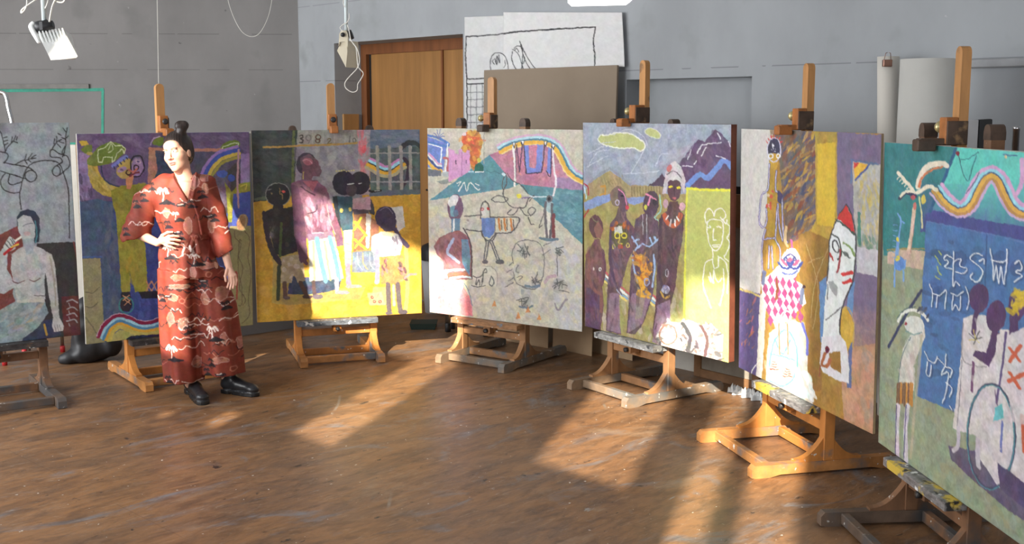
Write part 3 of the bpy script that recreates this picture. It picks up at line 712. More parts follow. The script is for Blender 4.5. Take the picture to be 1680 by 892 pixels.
    c.line([(362, 249), (365, 241), (374, 238), (384, 234), (391, 235), (390, 240), (385, 242), (382, 248), (378, 247), (377, 244), (370, 246), (369, 250), (362, 249)], (196, 206, 170), 1.2, smooth=False)
    # painted window with rainbow, right half
    c.poly([(246, 246), (398, 246), (392, 345), (246, 345)], (78, 74, 92), .12); c.poly([(252, 252), (300, 250), (290, 330), (252, 330)], (64, 72, 96), .14)
    c.line([(246, 244), (300, 246), (390, 246)], (176, 116, 96), 5); c.poly([(244, 246), (254, 244), (258, 280), (250, 300), (242, 300)], (178, 120, 100), .14)
    c.poly([(330, 320), (392, 262), (394, 340), (350, 360)], (70, 62, 66), .1)
    bands(c, [(336, 292), (345, 274), (362, 257), (391, 248)], [(-8, 5, (146, 112, 178)), (-2, 7, (62, 80, 160)), (4, 6, (196, 168, 66)), (10, 5, (150, 140, 60))])
    c.poly([(340, 300), (356, 280), (380, 290), (372, 340), (356, 340)], (92, 74, 96), .16); c.ell(364, 285, 9, 6, (64, 84, 160)); c.ell(379, 292, 6, 6, (62, 78, 156))
    c.poly([(368, 298), (380, 315), (393, 300), (412, 297), (412, 314), (394, 316), (382, 330), (380, 364), (374, 364), (372, 330)], OL, .14); c.line([(394, 306), (404, 302), (402, 310)], (190, 170, 60), 2)
    c.poly([(382, 318), (414, 314), (414, 372), (380, 372)], (66, 80, 158)); c.line([(391, 246), (389, 300), (391, 340)], (172, 130, 140), 3.5)
    c.poly([(394, 252), (412, 252), (412, 298), (394, 300)], LV, .12)
    c.poly([(376, 371), (415, 370), (420, 540), (378, 540)], (142, 134, 90), .06)
    c.ell(397, 364, 9, 14, (150, 112, 84), .3, .12); c.line([(390, 362), (396, 352), (403, 356), (402, 372)], (180, 160, 140), 1)
    for l in ([(384, 378), (386, 390), (395, 400), (391, 420), (398, 440), (392, 470), (402, 490), (398, 500)], [(400, 378), (409, 392), (406, 420), (411, 450), (407, 490), (409, 515), (396, 530)], [(395, 395), (392, 396), (390, 440), (396, 470), (396, 498), (390, 500)]):
        c.line(l, (100, 84, 62), 1.1)
    c.line([(382, 450), (388, 448), (388, 490)], (160, 72, 60), 3)
    # boots and the rainbow at the foot
    c.poly([(199, 478), (213, 478), (217, 500), (212, 510), (200, 510), (197, 500)], (48, 42, 50)); c.ring(207, 500, 12, 13, (60, 130, 130), 2)
    for a, b in (((202, 484), (212, 492)), ((212, 484), (202, 492)), ((204, 490), (214, 498)), ((213, 491), (204, 500))): c.line([a, b], (196, 140, 104), 1.6)
    c.poly([(227, 478), (290, 474), (290, 488), (232, 489)], (44, 38, 50), .12)
    for x in (244, 253, 262): c.line([(x - 4, 461), (x + 4, 476)], (190, 130, 96), 2); c.line([(x + 4, 461), (x - 4, 476)], (190, 130, 96), 2)
    W = [(163, 552), (170, 536), (182, 524), (196, 518), (212, 522), (228, 529), (244, 530), (262, 524), (290, 508), (330, 512)]
    c.poly([(175, 566), (190, 548), (215, 545), (235, 542), (340, 530), (340, 566)], (60, 62, 116), .12)
    c.poly([(176, 566), (184, 550), (196, 540), (215, 542), (225, 548), (205, 566)], (176, 168, 96), .1)
    bands(c, W, [(17, 7, (196, 176, 84)), (11.5, 5, (214, 160, 52)), (7, 5, (76, 134, 170)), (3.6, 4, (150, 196, 214)), (-1.5, 5.5, (134, 32, 66)), (-4.6, 1.2, (190, 160, 180))])
    c.poly([(196, 563), (215, 550), (290, 545), (290, 570), (196, 570)], (52, 50, 70), .2)
    return c

def art3():
    c = Canvas(corners_px(3), 320, 370, (200, 150, 46), 3)
    Y2 = (186, 140, 50)
    c.dabs([(416, 330), (690, 320), (694, 514), (424, 528)], [(214, 164, 60), (184, 134, 36), (206, 156, 70), (220, 172, 66)], 260, 11, None, .5, .5)
    c.poly([(405, 210), (490, 208), (486, 262), (482, 310), (476, 324), (410, 332)], (58, 64, 63), .12)
    c.dabs([(414, 220), (484, 216), (478, 318), (416, 324)], [(70, 76, 74), (46, 52, 52), (78, 82, 76)], 100, 12, .2, .4, .5)
    c.line([(420, 327), (450, 322), (478, 318)], (96, 104, 84), 5, dry=.3); c.line([(482, 216), (481, 250), (480, 300)], (92, 100, 58), 4, dry=.4)
    c.poly([(488, 208), (594, 205), (594, 332), (482, 334)], (134, 130, 136), .1)
    c.dabs([(488, 242), (590, 240), (590, 322), (486, 330)], [(150, 146, 150), (118, 112, 124), (164, 160, 158), (126, 122, 140)], 150, 9, None, .5, .5)
    c.poly([(488, 212), (590, 209), (590, 236), (488, 239)], (142, 138, 130), .1)
    for x in (513, 530, 548, 566): c.line([(x, 214), (x, 238)], (160, 156, 146), 1)
    RB = (92, 62, 54)
    c.line([(491, 223), (496, 222), (497, 226), (493, 227), (497, 230), (496, 234), (491, 234)], (62, 58, 54), 1.8); c.ring(506, 226, 4, 4.5, (110, 106, 100), 1.8); c.line([(509, 229), (505, 236)], (110, 106, 100), 1.5)
    c.ring(522, 225, 4, 3.4, RB, 2); c.ring(521, 231, 3.2, 3, RB, 2); c.line([(537, 229), (541, 227), (542, 230), (537, 236), (544, 235)], (110, 96, 64), 2)
    c.line([(574, 224), (573, 234)], (96, 92, 90), 1.6); c.ring(581, 230, 2.5, 3.5, (96, 92, 90), 1.6)
    c.line([(432, 242), (460, 241), (490, 239), (530, 238), (566, 236), (590, 234)], (168, 130, 66), 3, dry=.3)
    c.poly([(586, 208), (608, 208), (606, 320), (590, 320)], (158, 142, 146), .1)
    c.dabs([(586, 210), (604, 210), (602, 290), (590, 285)], [(206, 96, 108), (190, 120, 126), (214, 110, 118)], 34, 6, 1.5, .3, .8); c.ell(597, 245, 4, 7, (214, 92, 100), .2)
    c.poly([(607, 207), (692, 205), (692, 250), (607, 250)], (98, 110, 130), .1); c.dabs([(608, 212), (686, 210), (686, 240), (608, 244)], [(112, 124, 142), (84, 98, 122), (130, 134, 144)], 60, 10, .1, .3, .5)
    c.poly([(607, 244), (692, 240), (692, 318), (607, 320)], (84, 98, 98), .12); c.dabs([(608, 246), (688, 246), (688, 312), (608, 314)], [(104, 116, 116), (66, 80, 82), (96, 88, 104)], 60, 8, 1.3, .4, .6)
    c.poly([(656, 246), (658, 236), (668, 230), (682, 231), (690, 238), (690, 246), (680, 238), (668, 240), (660, 246)], (56, 60, 66)); c.line([(662, 260), (668, 268), (668, 290), (660, 306)], (64, 52, 66), 6)
    bands(c, [(607, 262), (616, 267), (628, 274), (638, 275), (648, 268), (658, 262)], [(-2, 4.5, (196, 128, 182)), (2, 4.5, (146, 206, 226)), (5.2, 2, (40, 56, 66)), (9, 6, (220, 164, 48)), (14, 5, (176, 166, 126))])
    for x in (618.5, 638, 657, 672): c.line([(x, 241), (x + 1, 275), (x + 1.5, 311)], (152, 147, 140), 5.5, .1, dry=.15)
    c.line([(607, 252), (640, 251), (688, 251)], (150, 148, 142), 2.2); c.line([(607, 298), (650, 298), (688, 298)], (146, 148, 148), 2.2)
    c.poly([(606, 313), (692, 310), (692, 318), (606, 322)], (92, 100, 112), .1)
    HA = (168, 146, 78)
    c.poly([(432, 350), (500, 420), (470, 500), (446, 496), (448, 430)], HA, .1, .8); c.poly([(450, 480), (600, 470), (590, 490), (470, 500)], (164, 142, 80), .1, .8)
    c.poly([(612, 470), (640, 470), (640, 500), (606, 498)], (176, 156, 104), .1, .8); c.line([(665, 400), (668, 470), (664, 514)], (178, 158, 104), 7, a=.7)
    c.poly([(476, 452), (515, 455), (560, 458), (556, 474), (515, 482), (472, 482)], (62, 74, 98), .14)
    # child in black
    c.ell(456, 319, 20, 19, (46, 46, 46)); c.ring(456, 319, 20, 19, (130, 130, 122), 1.2); c.poly([(449, 334), (464, 334), (466, 346), (447, 346)], (48, 44, 46))
    c.line([(436, 312), (446, 310)], (110, 110, 104), 1); c.line([(459, 308), (460, 318), (463, 318), (464, 326)], (140, 110, 70), 1.2); c.ell(465, 314, 3.5, 2, (214, 84, 76)); c.ell(446, 317, 1.5, 1.5, (120, 104, 70))
    c.poly([(431, 348), (446, 342), (468, 341), (480, 338), (486, 370), (488, 412), (462, 420), (452, 416), (442, 380)], (52, 48, 50), .12)
    c.line([(434, 350), (438, 380), (446, 410), (460, 432)], (58, 48, 56), 8); c.ell(471, 401, 4, 4, (70, 58, 52)); c.line([(462, 366), (459, 420)], (76, 92, 52), 4, dry=.2)
    c.poly([(462, 421), (497, 416), (500, 460), (488, 463), (482, 448), (478, 463), (461, 464)], (168, 148, 118), .1); c.dabs([(464, 425), (495, 420), (496, 455), (464, 458)], [(196, 180, 176), (150, 128, 104)], 16, 4, None, .6, .7)
    c.line([(467, 464), (468, 486)], (96, 72, 62), 7); c.line([(493, 463), (503, 484)], (92, 66, 58), 7); c.ell(470, 488, 6, 3, (100, 84, 80)); c.ell(504, 486, 8, 3.4, (84, 62, 58))
    c.line([(458, 436), (457, 470), (456, 490)], (60, 64, 46), 6)
    # tall woman
    c.ell(502, 268, 16, 18, (64, 54, 66), .3); c.poly([(492, 260), (506, 252), (520, 262), (528, 280), (524, 289), (513, 289), (508, 298), (496, 296), (496, 278)], (106, 72, 86), .12)
    c.ell(505, 265, 8, 6, (166, 92, 106), .2, a=.8); c.line([(497, 264), (505, 262), (512, 268)], (190, 130, 140), 1.2); c.poly([(496, 278), (510, 282), (512, 302), (494, 304)], (112, 76, 88)); c.line([(498, 282), (497, 296)], (196, 176, 90), 1.4)
    c.poly([(478, 300), (496, 294), (520, 296), (534, 307), (545, 335), (558, 366), (564, 402), (553, 404), (546, 376), (541, 388), (505, 392), (498, 384)], (120, 80, 100), .12)
    c.poly([(477, 302), (488, 304), (497, 340), (502, 384), (505, 424), (493, 432), (483, 385)], (96, 62, 84), .1); c.line([(494, 306), (504, 314), (516, 320)], (70, 44, 62), 2.5)
    c.dabs([(498, 330), (545, 330), (552, 372), (506, 376)], [(196, 150, 168), (150, 104, 126), (176, 128, 150)], 50, 8, 1.3, .3, .65); c.poly([(496, 296), (522, 298), (514, 314)], (166, 90, 104)); c.line([(506, 350), (518, 346), (520, 336)], (80, 54, 72), 2); c.line([(536, 335), (541, 362), (550, 384)], (170, 160, 150), 1)
    c.poly([(504, 384), (544, 378), (550, 392), (506, 396)], (132, 104, 128), .1); c.line([(512, 382), (524, 381), (530, 382)], (196, 160, 170), 1.4)
    c.line([(494, 400), (498, 424), (503, 432)], (100, 64, 84), 6)
    c.poly([(506, 395), (548, 388), (556, 420), (564, 456), (508, 461)], (214, 208, 192), .07)
    for a, b, w in ((514, 516, 4), (532, 542, 4)): c.line([(a, 396), (b, 458)], (206, 190, 120), w, dry=.3)
    c.line([(520, 392), (526, 425), (534, 460)], (100, 144, 176), 8); c.line([(541, 389), (550, 425), (556, 458)], (100, 144, 176), 7)
    c.line([(514, 462), (516, 484)], (84, 66, 66), 6); c.ell(521, 486, 9, 4, (104, 92, 96)); c.line([(552, 458), (553, 478)], (160, 152, 164), 7); c.ell(562, 479, 12, 3, (140, 134, 144))
    # pair behind
    c.ell(590, 300, 17, 19, (50, 44, 54)); c.ell(564, 300, 19, 20, (50, 44, 58)); c.ell(576, 312, 9, 10, (74, 62, 70)); c.line([(570, 302), (580, 301)], (200, 200, 200), 1.8); c.line([(588, 301), (593, 300)], (190, 190, 190), 1.4); c.line([(606, 313), (612, 314), (624, 312)], (40, 38, 40), 4); c.line([(614, 313), (622, 312)], (200, 200, 200), 1.2)
    for i in range(8): c.ell(552 + i * 4, 281 - (i % 4) * .6, 1.5, 1.2, (196, 184, 110))
    c.poly([(608, 326), (614, 340), (614, 352), (606, 350), (604, 324)], (66, 62, 66)); c.poly([(545, 322), (578, 322), (579, 376), (562, 379), (550, 350)], (58, 84, 98), .1); c.poly([(545, 322), (553, 322), (560, 378), (550, 350)], (44, 52, 60))
    c.ell(560, 345, 2.6, 3.5, (206, 186, 90)); c.ell(574, 343, 2.6, 3.5, (206, 186, 90))
    c.poly([(578, 326), (607, 322), (608, 344), (578, 343)], (180, 142, 152), .1); c.poly([(578, 343), (606, 344), (604, 352), (580, 352)], (84, 74, 80))
    c.poly([(563, 378), (578, 376), (576, 434), (566, 434)], (214, 200, 164)); [c.line([(563, y), (576, y + 3)], (170, 150, 110), 1) for y in (398, 410, 422)]
    c.line([(570, 434), (572, 468)], (150, 130, 146), 8); c.ell(580, 469, 14, 3, (146, 140, 134))
    c.poly([(580, 352), (600, 350), (622, 366), (620, 398), (602, 410), (580, 412)], (152, 100, 74), .14); c.poly([(600, 350), (609, 352), (605, 406), (600, 408)], (196, 188, 176), .12)
    c.line([(582, 364), (592, 376), (601, 386)], (196, 200, 50), 4); c.line([(592, 357), (581, 376)], (196, 200, 50), 4); c.line([(581, 392), (600, 408)], (206, 206, 50), 4); c.line([(598, 386), (582, 406)], (196, 200, 60), 3)
    c.poly([(578, 413), (622, 409), (622, 446), (577, 446)], (114, 124, 140), .14); c.line([(585, 411), (620, 409)], (186, 126, 76), 2)
    for x in (586, 595, 606, 613): c.line([(x, 414), (x + 1, 432), (x + 8, 441)], (196, 150, 96) if x == 595 else (150, 156, 164), 1.5)
    # child with raised hand
    c.poly([(640, 340), (660, 338), (664, 372), (652, 380), (646, 350)], (198, 192, 186)); c.ell(632, 356, 17, 18, (66, 56, 78)); c.poly([(645, 352), (650, 362), (648, 378), (632, 380), (622, 370)], (72, 58, 80)); c.line([(622, 345), (634, 340), (644, 350)], (130, 120, 140), 1)
    c.line([(648, 376), (656, 390), (668, 403)], (78, 64, 86), 7); c.poly([(609, 388), (624, 380), (652, 383), (660, 400), (656, 418), (622, 421), (609, 412)], (192, 188, 194), .1); c.poly([(624, 379), (650, 382), (642, 388), (628, 387)], (214, 204, 160)); c.dabs([(645, 392), (658, 392), (656, 416), (646, 414)], [(96, 86, 110), (130, 122, 140)], 8, 5, 1.4, .4, .8)
    c.line([(618, 412), (619, 440), (618, 462)], (136, 136, 158), 8); c.poly([(624, 421), (660, 418), (669, 456), (650, 465), (624, 465)], (168, 126, 72), .12)
    c.dabs([(626, 426), (638, 424), (636, 452), (626, 448)], [(220, 110, 120), (96, 64, 76)], 14, 4, 1.2, .4, .85); c.dabs([(654, 430), (664, 436), (668, 456), (655, 462)], [(224, 110, 118), (80, 60, 70)], 14, 5, .9, .4, .85); c.line([(664, 455), (672, 450), (682, 449)], (224, 120, 116), 4, dry=.2)
    c.line([(636, 466), (637, 490), (638, 512)], (92, 82, 84), 8); c.line([(652, 466), (654, 490), (656, 508)], (92, 82, 84), 8); c.ell(638, 513, 6, 3, (92, 84, 88)); c.ell(660, 511, 8, 4, (84, 74, 78)); c.line([(645, 468), (646, 500)], (222, 206, 130), 5)
    c.poly([(602, 480), (626, 478), (632, 500), (606, 500)], (184, 166, 120), .1, .8)
    for x, y in ((610, 487), (614, 494), (623, 494)): c.ring(x, y, 2, 2, (176, 60, 58), 1.6); c.line([(x, y), (622, 480)], (150, 130, 110), .9)
    return c

def art4():
    c = Canvas(corners_px(4), 340, 350, (188, 184, 168), 4)
    c.dabs([(702, 330), (956, 410), (956, 544), (704, 512)], [(204, 200, 170), (176, 176, 178), (198, 194, 184), (166, 166, 162), (208, 200, 150), (180, 180, 194)], 420, 8, None, .45, .5)
    c.dabs([(910, 400), (954, 430), (954, 540), (910, 536)], [(176, 178, 192), (186, 188, 192)], 60, 9, 1.4, .4, .5)
    c.dabs([(702, 215), (956, 216), (956, 280), (800, 250), (704, 300)], [(196, 192, 178), (180, 176, 160), (204, 196, 180)], 130, 8, None, .45, .45)
    T = (86, 138, 152)
    c.poly([(704, 329), (803, 254), (834, 291), (854, 301), (834, 309)], T, .09); c.poly([(850, 300), (960, 312), (960, 405), (904, 352), (862, 314)], T, .09); c.dabs([(870, 312), (954, 316), (954, 390)], [(110, 158, 170), (70, 124, 140), (130, 172, 182)], 60, 7, .4, .35, .5)
    c.poly([(803, 254), (822, 246), (842, 238), (870, 233), (896, 235), (914, 247), (926, 268), (940, 286), (960, 299), (960, 313), (852, 302), (834, 291)], (184, 122, 146), .12)
    c.poly([(912, 291), (946, 292), (960, 302), (960, 313), (914, 308)], (154, 122, 160), .1)
    c.dabs([(832, 250), (900, 242), (920, 285), (840, 290)], [(206, 132, 140), (160, 104, 140), (214, 140, 100), (190, 110, 150)], 60, 4, None, .5, .55)
    A = [(820, 247), (832, 240), (850, 234), (870, 231), (890, 231), (905, 236), (916, 246), (924, 262), (932, 278), (944, 289), (960, 297)]
    bands(c, A, [(-9, 3, (200, 160, 190)), (-5, 4, (166, 206, 220)), (-1.8, 3, (70, 126, 150)), (3.2, 6.5, (226, 174, 60)), (6.8, 2, (232, 204, 130))])
    c.poly([(860, 238), (891, 237), (890, 262), (887, 283), (864, 285), (861, 262)], (112, 132, 206), .08); c.poly([(867, 238), (881, 238), (879, 276), (868, 274)], (192, 122, 140), .12); c.line([(859, 238), (861, 262), (863, 285), (888, 283), (892, 258), (893, 237)], (54, 50, 70), 1.6, smooth=False)
    c.poly([(899, 240), (904, 246), (903, 286), (897, 282)], (108, 130, 208)); c.line([(847, 238), (852, 282), (857, 236)], (80, 60, 90), 1.6, smooth=False); c.line([(904, 240), (903, 288), (896, 280)], (54, 50, 70), 1.4)
    c.line([(842, 240), (844, 262), (845, 290), (844, 304)], (226, 222, 220), 3.5); c.line([(906, 244), (909, 280), (912, 300), (907, 321)], (222, 216, 220), 3.2); c.line([(846, 242), (846, 292)], (70, 60, 80), 1)
    for x, y in ((843, 238), (857, 234), (895, 236), (907, 240)): c.poly([(x - 4, y - 3), (x, y + 4), (x + 4, y - 3)], (236, 234, 230)); c.line([(x - 3, y - 4), (x, y + 5), (x + 3, y - 4)], (60, 54, 70), 1.2, smooth=False)
    # box on wheels, plant, castle, tree
    c.poly([(700, 224), (712, 228), (734, 235), (727, 282), (700, 274)], (106, 126, 200), .1); c.line([(702, 222), (718, 226), (735, 235), (732, 240), (702, 233)], (76, 120, 190), 4); c.line([(735, 236), (731, 281), (722, 280), (725, 242), (703, 236)], (224, 228, 232), 2, smooth=False)
    bands(c, [(702, 254), (710, 262), (718, 271), (724, 272)], [(-3, 3, (214, 150, 190)), (0, 3, (226, 220, 214)), (3.4, 3, (60, 80, 130)), (8, 6, (226, 174, 70))])
    c.poly([(702, 277), (724, 280), (724, 289), (703, 289)], (104, 110, 118)); c.line([(728, 260), (736, 262), (734, 282)], (186, 96, 104), 4); c.poly([(726, 281), (737, 282), (736, 290), (725, 289)], (170, 176, 178))
    for dx, dy in ((-8, -6), (-3, -11), (3, -12), (8, -6), (-10, 0), (9, 0)): c.line([(720, 228), (720 + dx * .6, 224 + dy * .6), (720 + dx, 224 + dy)], (104, 112, 160), 1.3)
    c.poly([(716, 297), (737, 293), (742, 300), (724, 302)], (136, 142, 138)); c.poly([(755, 247), (770, 215), (785, 214), (792, 232), (786, 262), (776, 282), (764, 250)], (186, 118, 56), .16); c.ell(772, 228, 15, 12, (214, 92, 56), 0, .14)
    c.dabs([(754, 222), (780, 214), (792, 230), (784, 262), (772, 274)], [(226, 150, 60), (206, 84, 50), (226, 180, 70), (160, 96, 50)], 40, 5, None, .5, .8); c.ell(762, 220, 3, 3, (220, 196, 196))
    PK = (200, 144, 188)
    c.poly([(736, 243), (746, 247), (746, 252), (752, 253), (752, 245), (758, 245), (759, 251), (765, 250), (765, 246), (771, 246), (771, 280), (758, 289), (736, 298)], PK, .07); c.line([(758, 250), (758, 288)], (166, 112, 156), 1.4); c.line([(748, 263), (748, 269)], (70, 50, 80), 1.6); c.line([(765, 263), (765, 268)], (70, 50, 80), 1.4)
    c.poly([(778, 282), (780, 270), (788, 266), (794, 274), (792, 282)], (36, 104, 88), .14); c.line([(780, 282), (793, 282)], (220, 224, 224), 2); c.ell(786, 263, 3, 4, (196, 190, 70)); c.line([(769, 282), (776, 282)], (170, 206, 226), 2)
    c.line([(794, 216), (794, 268)], (150, 146, 136), 1.2); c.line([(798, 280), (806, 283), (812, 281), (820, 285)], (66, 110, 126), 1.2)
    glyph(c, [[(750, 300), (756, 298), (752, 305)], [(752, 313), (758, 304), (762, 299), (766, 314), (770, 300), (776, 303), (784, 312), (787, 310)], [(757, 307), (752, 314)], [(780, 301), (786, 304)]], (216, 220, 214), 1.5)
    # torso figure on the left
    c.ell(747, 340, 13, 22, (112, 86, 108), 0, .12); c.poly([(735, 332), (742, 320), (752, 322), (749, 334), (740, 340)], (206, 206, 210), smooth=True); c.poly([(738, 340), (746, 336), (746, 356), (739, 354)], (104, 152, 170)); c.ell(751, 346, 6, 9, (104, 78, 104)); c.ell(748, 349, 4, 6, (90, 110, 140))
    c.poly([(741, 358), (755, 358), (754, 386), (740, 386)], (96, 130, 156)); c.line([(745, 360), (744, 384)], (220, 224, 226), 3)
    c.poly([(712, 404), (720, 390), (738, 381), (754, 377), (768, 388), (774, 412), (774, 458), (727, 458), (728, 428), (716, 416)], (140, 92, 98), .14); c.dabs([(716, 400), (745, 385), (760, 400), (752, 440), (730, 440)], [(166, 110, 112), (120, 76, 84), (150, 104, 120)], 34, 8, 1.2, .35, .6)
    c.poly([(757, 392), (768, 392), (772, 420), (770, 452), (758, 430)], (96, 134, 160), .14); c.line([(760, 374), (770, 392), (774, 420), (774, 456)], (70, 62, 70), 2); c.line([(744, 392), (734, 412), (743, 422), (753, 430)], (160, 172, 206), 5)
    c.poly([(722, 442), (736, 442), (735, 456), (722, 456)], (168, 190, 206)); c.poly([(734, 447), (764, 446), (772, 454), (735, 456)], (158, 98, 78)); c.line([(728, 444), (748, 442), (762, 442)], (226, 228, 230), 3.5); c.line([(738, 456), (760, 453), (772, 455)], (200, 220, 226), 3)
    c.poly([(728, 460), (760, 460), (762, 472), (774, 494), (776, 518), (716, 514), (716, 492), (726, 472)], (192, 132, 140), .12); c.poly([(728, 460), (760, 460), (760, 472), (746, 492), (730, 474)], (166, 160, 196), .12); c.ell(745, 466, 9, 6, (150, 140, 140)); c.line([(747, 494), (747, 512)], (226, 226, 226), 4)
    c.line([(719, 480), (716, 496), (719, 512)], (150, 206, 220), 3); c.poly([(754, 490), (770, 484), (775, 516), (758, 516)], (206, 112, 124), .12, .8); c.line([(762, 464), (770, 480), (775, 500)], (110, 130, 150), 1.6)
    # winged sketch, lamp, people
    DG = (86, 84, 86)
    c.poly([(762, 354), (790, 352), (790, 378), (762, 374)], (182, 176, 164), .14, .7); c.poly([(803, 356), (850, 357), (846, 372), (836, 380), (806, 380)], (196, 190, 172))
    for x in (818, 827, 838): c.line([(x, 359), (x + 2, 377)], (196, 124, 66), 3.2); c.line([(x + 4, 360), (x + 5, 376)], (90, 80, 76), 1.6)
    c.poly([(790, 357), (812, 357), (811, 380), (804, 390), (795, 388), (790, 378)], (94, 126, 184), .1)
    for l in ([(789, 358), (789, 338), (796, 330), (802, 338), (804, 356)], [(762, 354), (775, 354), (790, 352)], [(764, 376), (776, 378), (791, 379)], [(804, 356), (826, 356), (851, 357), (847, 372), (836, 381), (812, 382)], [(790, 380), (796, 392), (804, 393), (812, 384)], [(790, 382), (798, 396), (808, 394), (815, 382)]): c.line(l, DG, 2)
    c.poly([(791, 354), (791, 338), (796, 333), (801, 340), (802, 354)], (196, 194, 186)); c.ring(791, 343, 2.2, 1.8, (176, 60, 60), 1.4); c.ell(801, 342, 2.4, 2.4, (176, 50, 54))
    for a, b in (((800, 396), (795, 428)), ((806, 396), (818, 428))): c.line([a, b], (96, 98, 104), 6, dry=.3); c.line([a, b], (190, 186, 172), 1.6)
    c.ell(796, 429, 5, 3, (96, 98, 104)); c.ell(820, 429, 7, 4, (90, 92, 98)); c.ell(768, 361, 2, 2, (150, 140, 130)); c.line([(812, 360), (812, 380)], (110, 104, 100), 1.4)
    for l in ([(823, 286), (829, 284), (831, 300), (825, 318), (838, 338), (860, 340), (866, 326)], [(806, 327), (816, 321), (832, 325), (828, 331), (814, 331), (806, 327)], [(832, 284), (840, 295), (856, 305), (866, 318)], [(866, 326), (876, 320), (868, 330)], [(850, 342), (842, 352), (832, 350), (838, 344)], [(853, 340), (862, 352), (872, 352), (878, 344), (872, 340), (866, 346), (870, 354)], [(866, 356), (870, 366), (876, 368)], [(828, 288), (824, 300), (826, 318)]): c.line(l, DG, 1.5)
    c.ell(826, 286, 3, 2.4, (190, 216, 226)); c.ell(851, 321, 4, 4, (226, 214, 70)); c.line([(856, 325), (866, 324)], (130, 104, 150), 2); c.line([(868, 322), (880, 323), (896, 322)], (196, 214, 222), 2)
    c.line([(900, 334), (900, 388)], (226, 224, 216), 13, a=.5); c.line([(895, 332), (894, 350), (897, 390)], (104, 100, 104), 4); c.line([(905, 335), (905, 360), (902, 390)], (96, 92, 98), 4); c.ell(901, 326, 5, 6, (104, 104, 108)); c.ell(901, 326, 3, 3, (50, 46, 50)); c.ell(908, 354, 3, 5, (120, 60, 70)); c.line([(907, 358), (908, 388)], (124, 62, 66), 5, dry=.2); c.line([(889, 368), (884, 372), (892, 350)], DG, 1.2)
    c.line([(886, 390), (900, 393), (914, 392)], (96, 120, 136), 4, dry=.2)
    for l in ([(842, 432), (840, 415), (846, 400), (856, 394), (872, 394), (886, 400), (892, 418), (892, 440), (888, 460), (876, 474), (860, 470), (846, 462), (842, 445)], [(835, 435), (840, 430)], [(832, 446), (840, 441)], [(834, 460), (842, 455)], [(828, 470), (842, 463)], [(892, 402), (904, 397)], [(890, 418), (902, 409)], [(913, 405), (914, 452)], [(850, 434), (846, 444), (851, 446)], [(848, 455), (853, 452), (857, 454), (851, 459)], [(856, 470), (862, 472), (876, 474)]): c.line(l, (112, 112, 112), 1.4)
    for (x, y, rx, ry) in ((859, 412, 8, 11), (917, 468, 13, 12), (878, 463, 7, 9), (863, 492, 8, 11), (916, 414, 5, 6)):
        c.ell(x, y, rx, ry, (150, 152, 148), a=.6)
        for i in range(9): c.line([(x + c.r.normal() * rx * .6, y + c.r.normal() * ry * .6), (x + c.r.normal() * rx * .6, y + c.r.normal() * ry * .6)], (92, 96, 94), 1.5)
    c.line([(862, 468), (874, 470), (884, 468)], (104, 124, 140), 4); c.line([(852, 502), (864, 504), (874, 501)], (104, 124, 140), 3); c.line([(873, 454), (876, 462), (882, 446)], (100, 100, 100), 1.6); c.ell(857, 478, 3, 5, (150, 152, 150))
    c.poly([(776, 468), (776, 440), (790, 435), (806, 436), (814, 446), (815, 468)], (198, 196, 182), .06); c.line([(815, 468), (815, 448), (806, 437), (792, 436)], (140, 140, 134), 1)
    for l in ([(776, 452), (782, 455), (790, 452), (796, 440), (799, 446), (793, 448), (792, 462)], [(782, 456), (781, 467), (786, 458), (787, 467)], [(792, 456), (790, 467)], [(774, 468), (784, 470), (796, 468)]): c.line(l, (96, 98, 96), 1.6)
    c.line([(806, 452), (803, 465), (808, 468), (810, 462), (806, 452)], (100, 104, 106), 1.6); c.line([(910, 498), (916, 508), (924, 496), (930, 490)], (140, 130, 140), 3, dry=.4); c.line([(894, 462), (900, 454), (910, 452)], (176, 150, 160), 5, dry=.3)
    for x, y in ((850, 518), (884, 520), (866, 508), (811, 498)): c.poly([(x - 4, y + 4), (x, y - 7), (x + 4, y + 4)], (206, 130, 72), .12, .85, dry=.2)
    return c

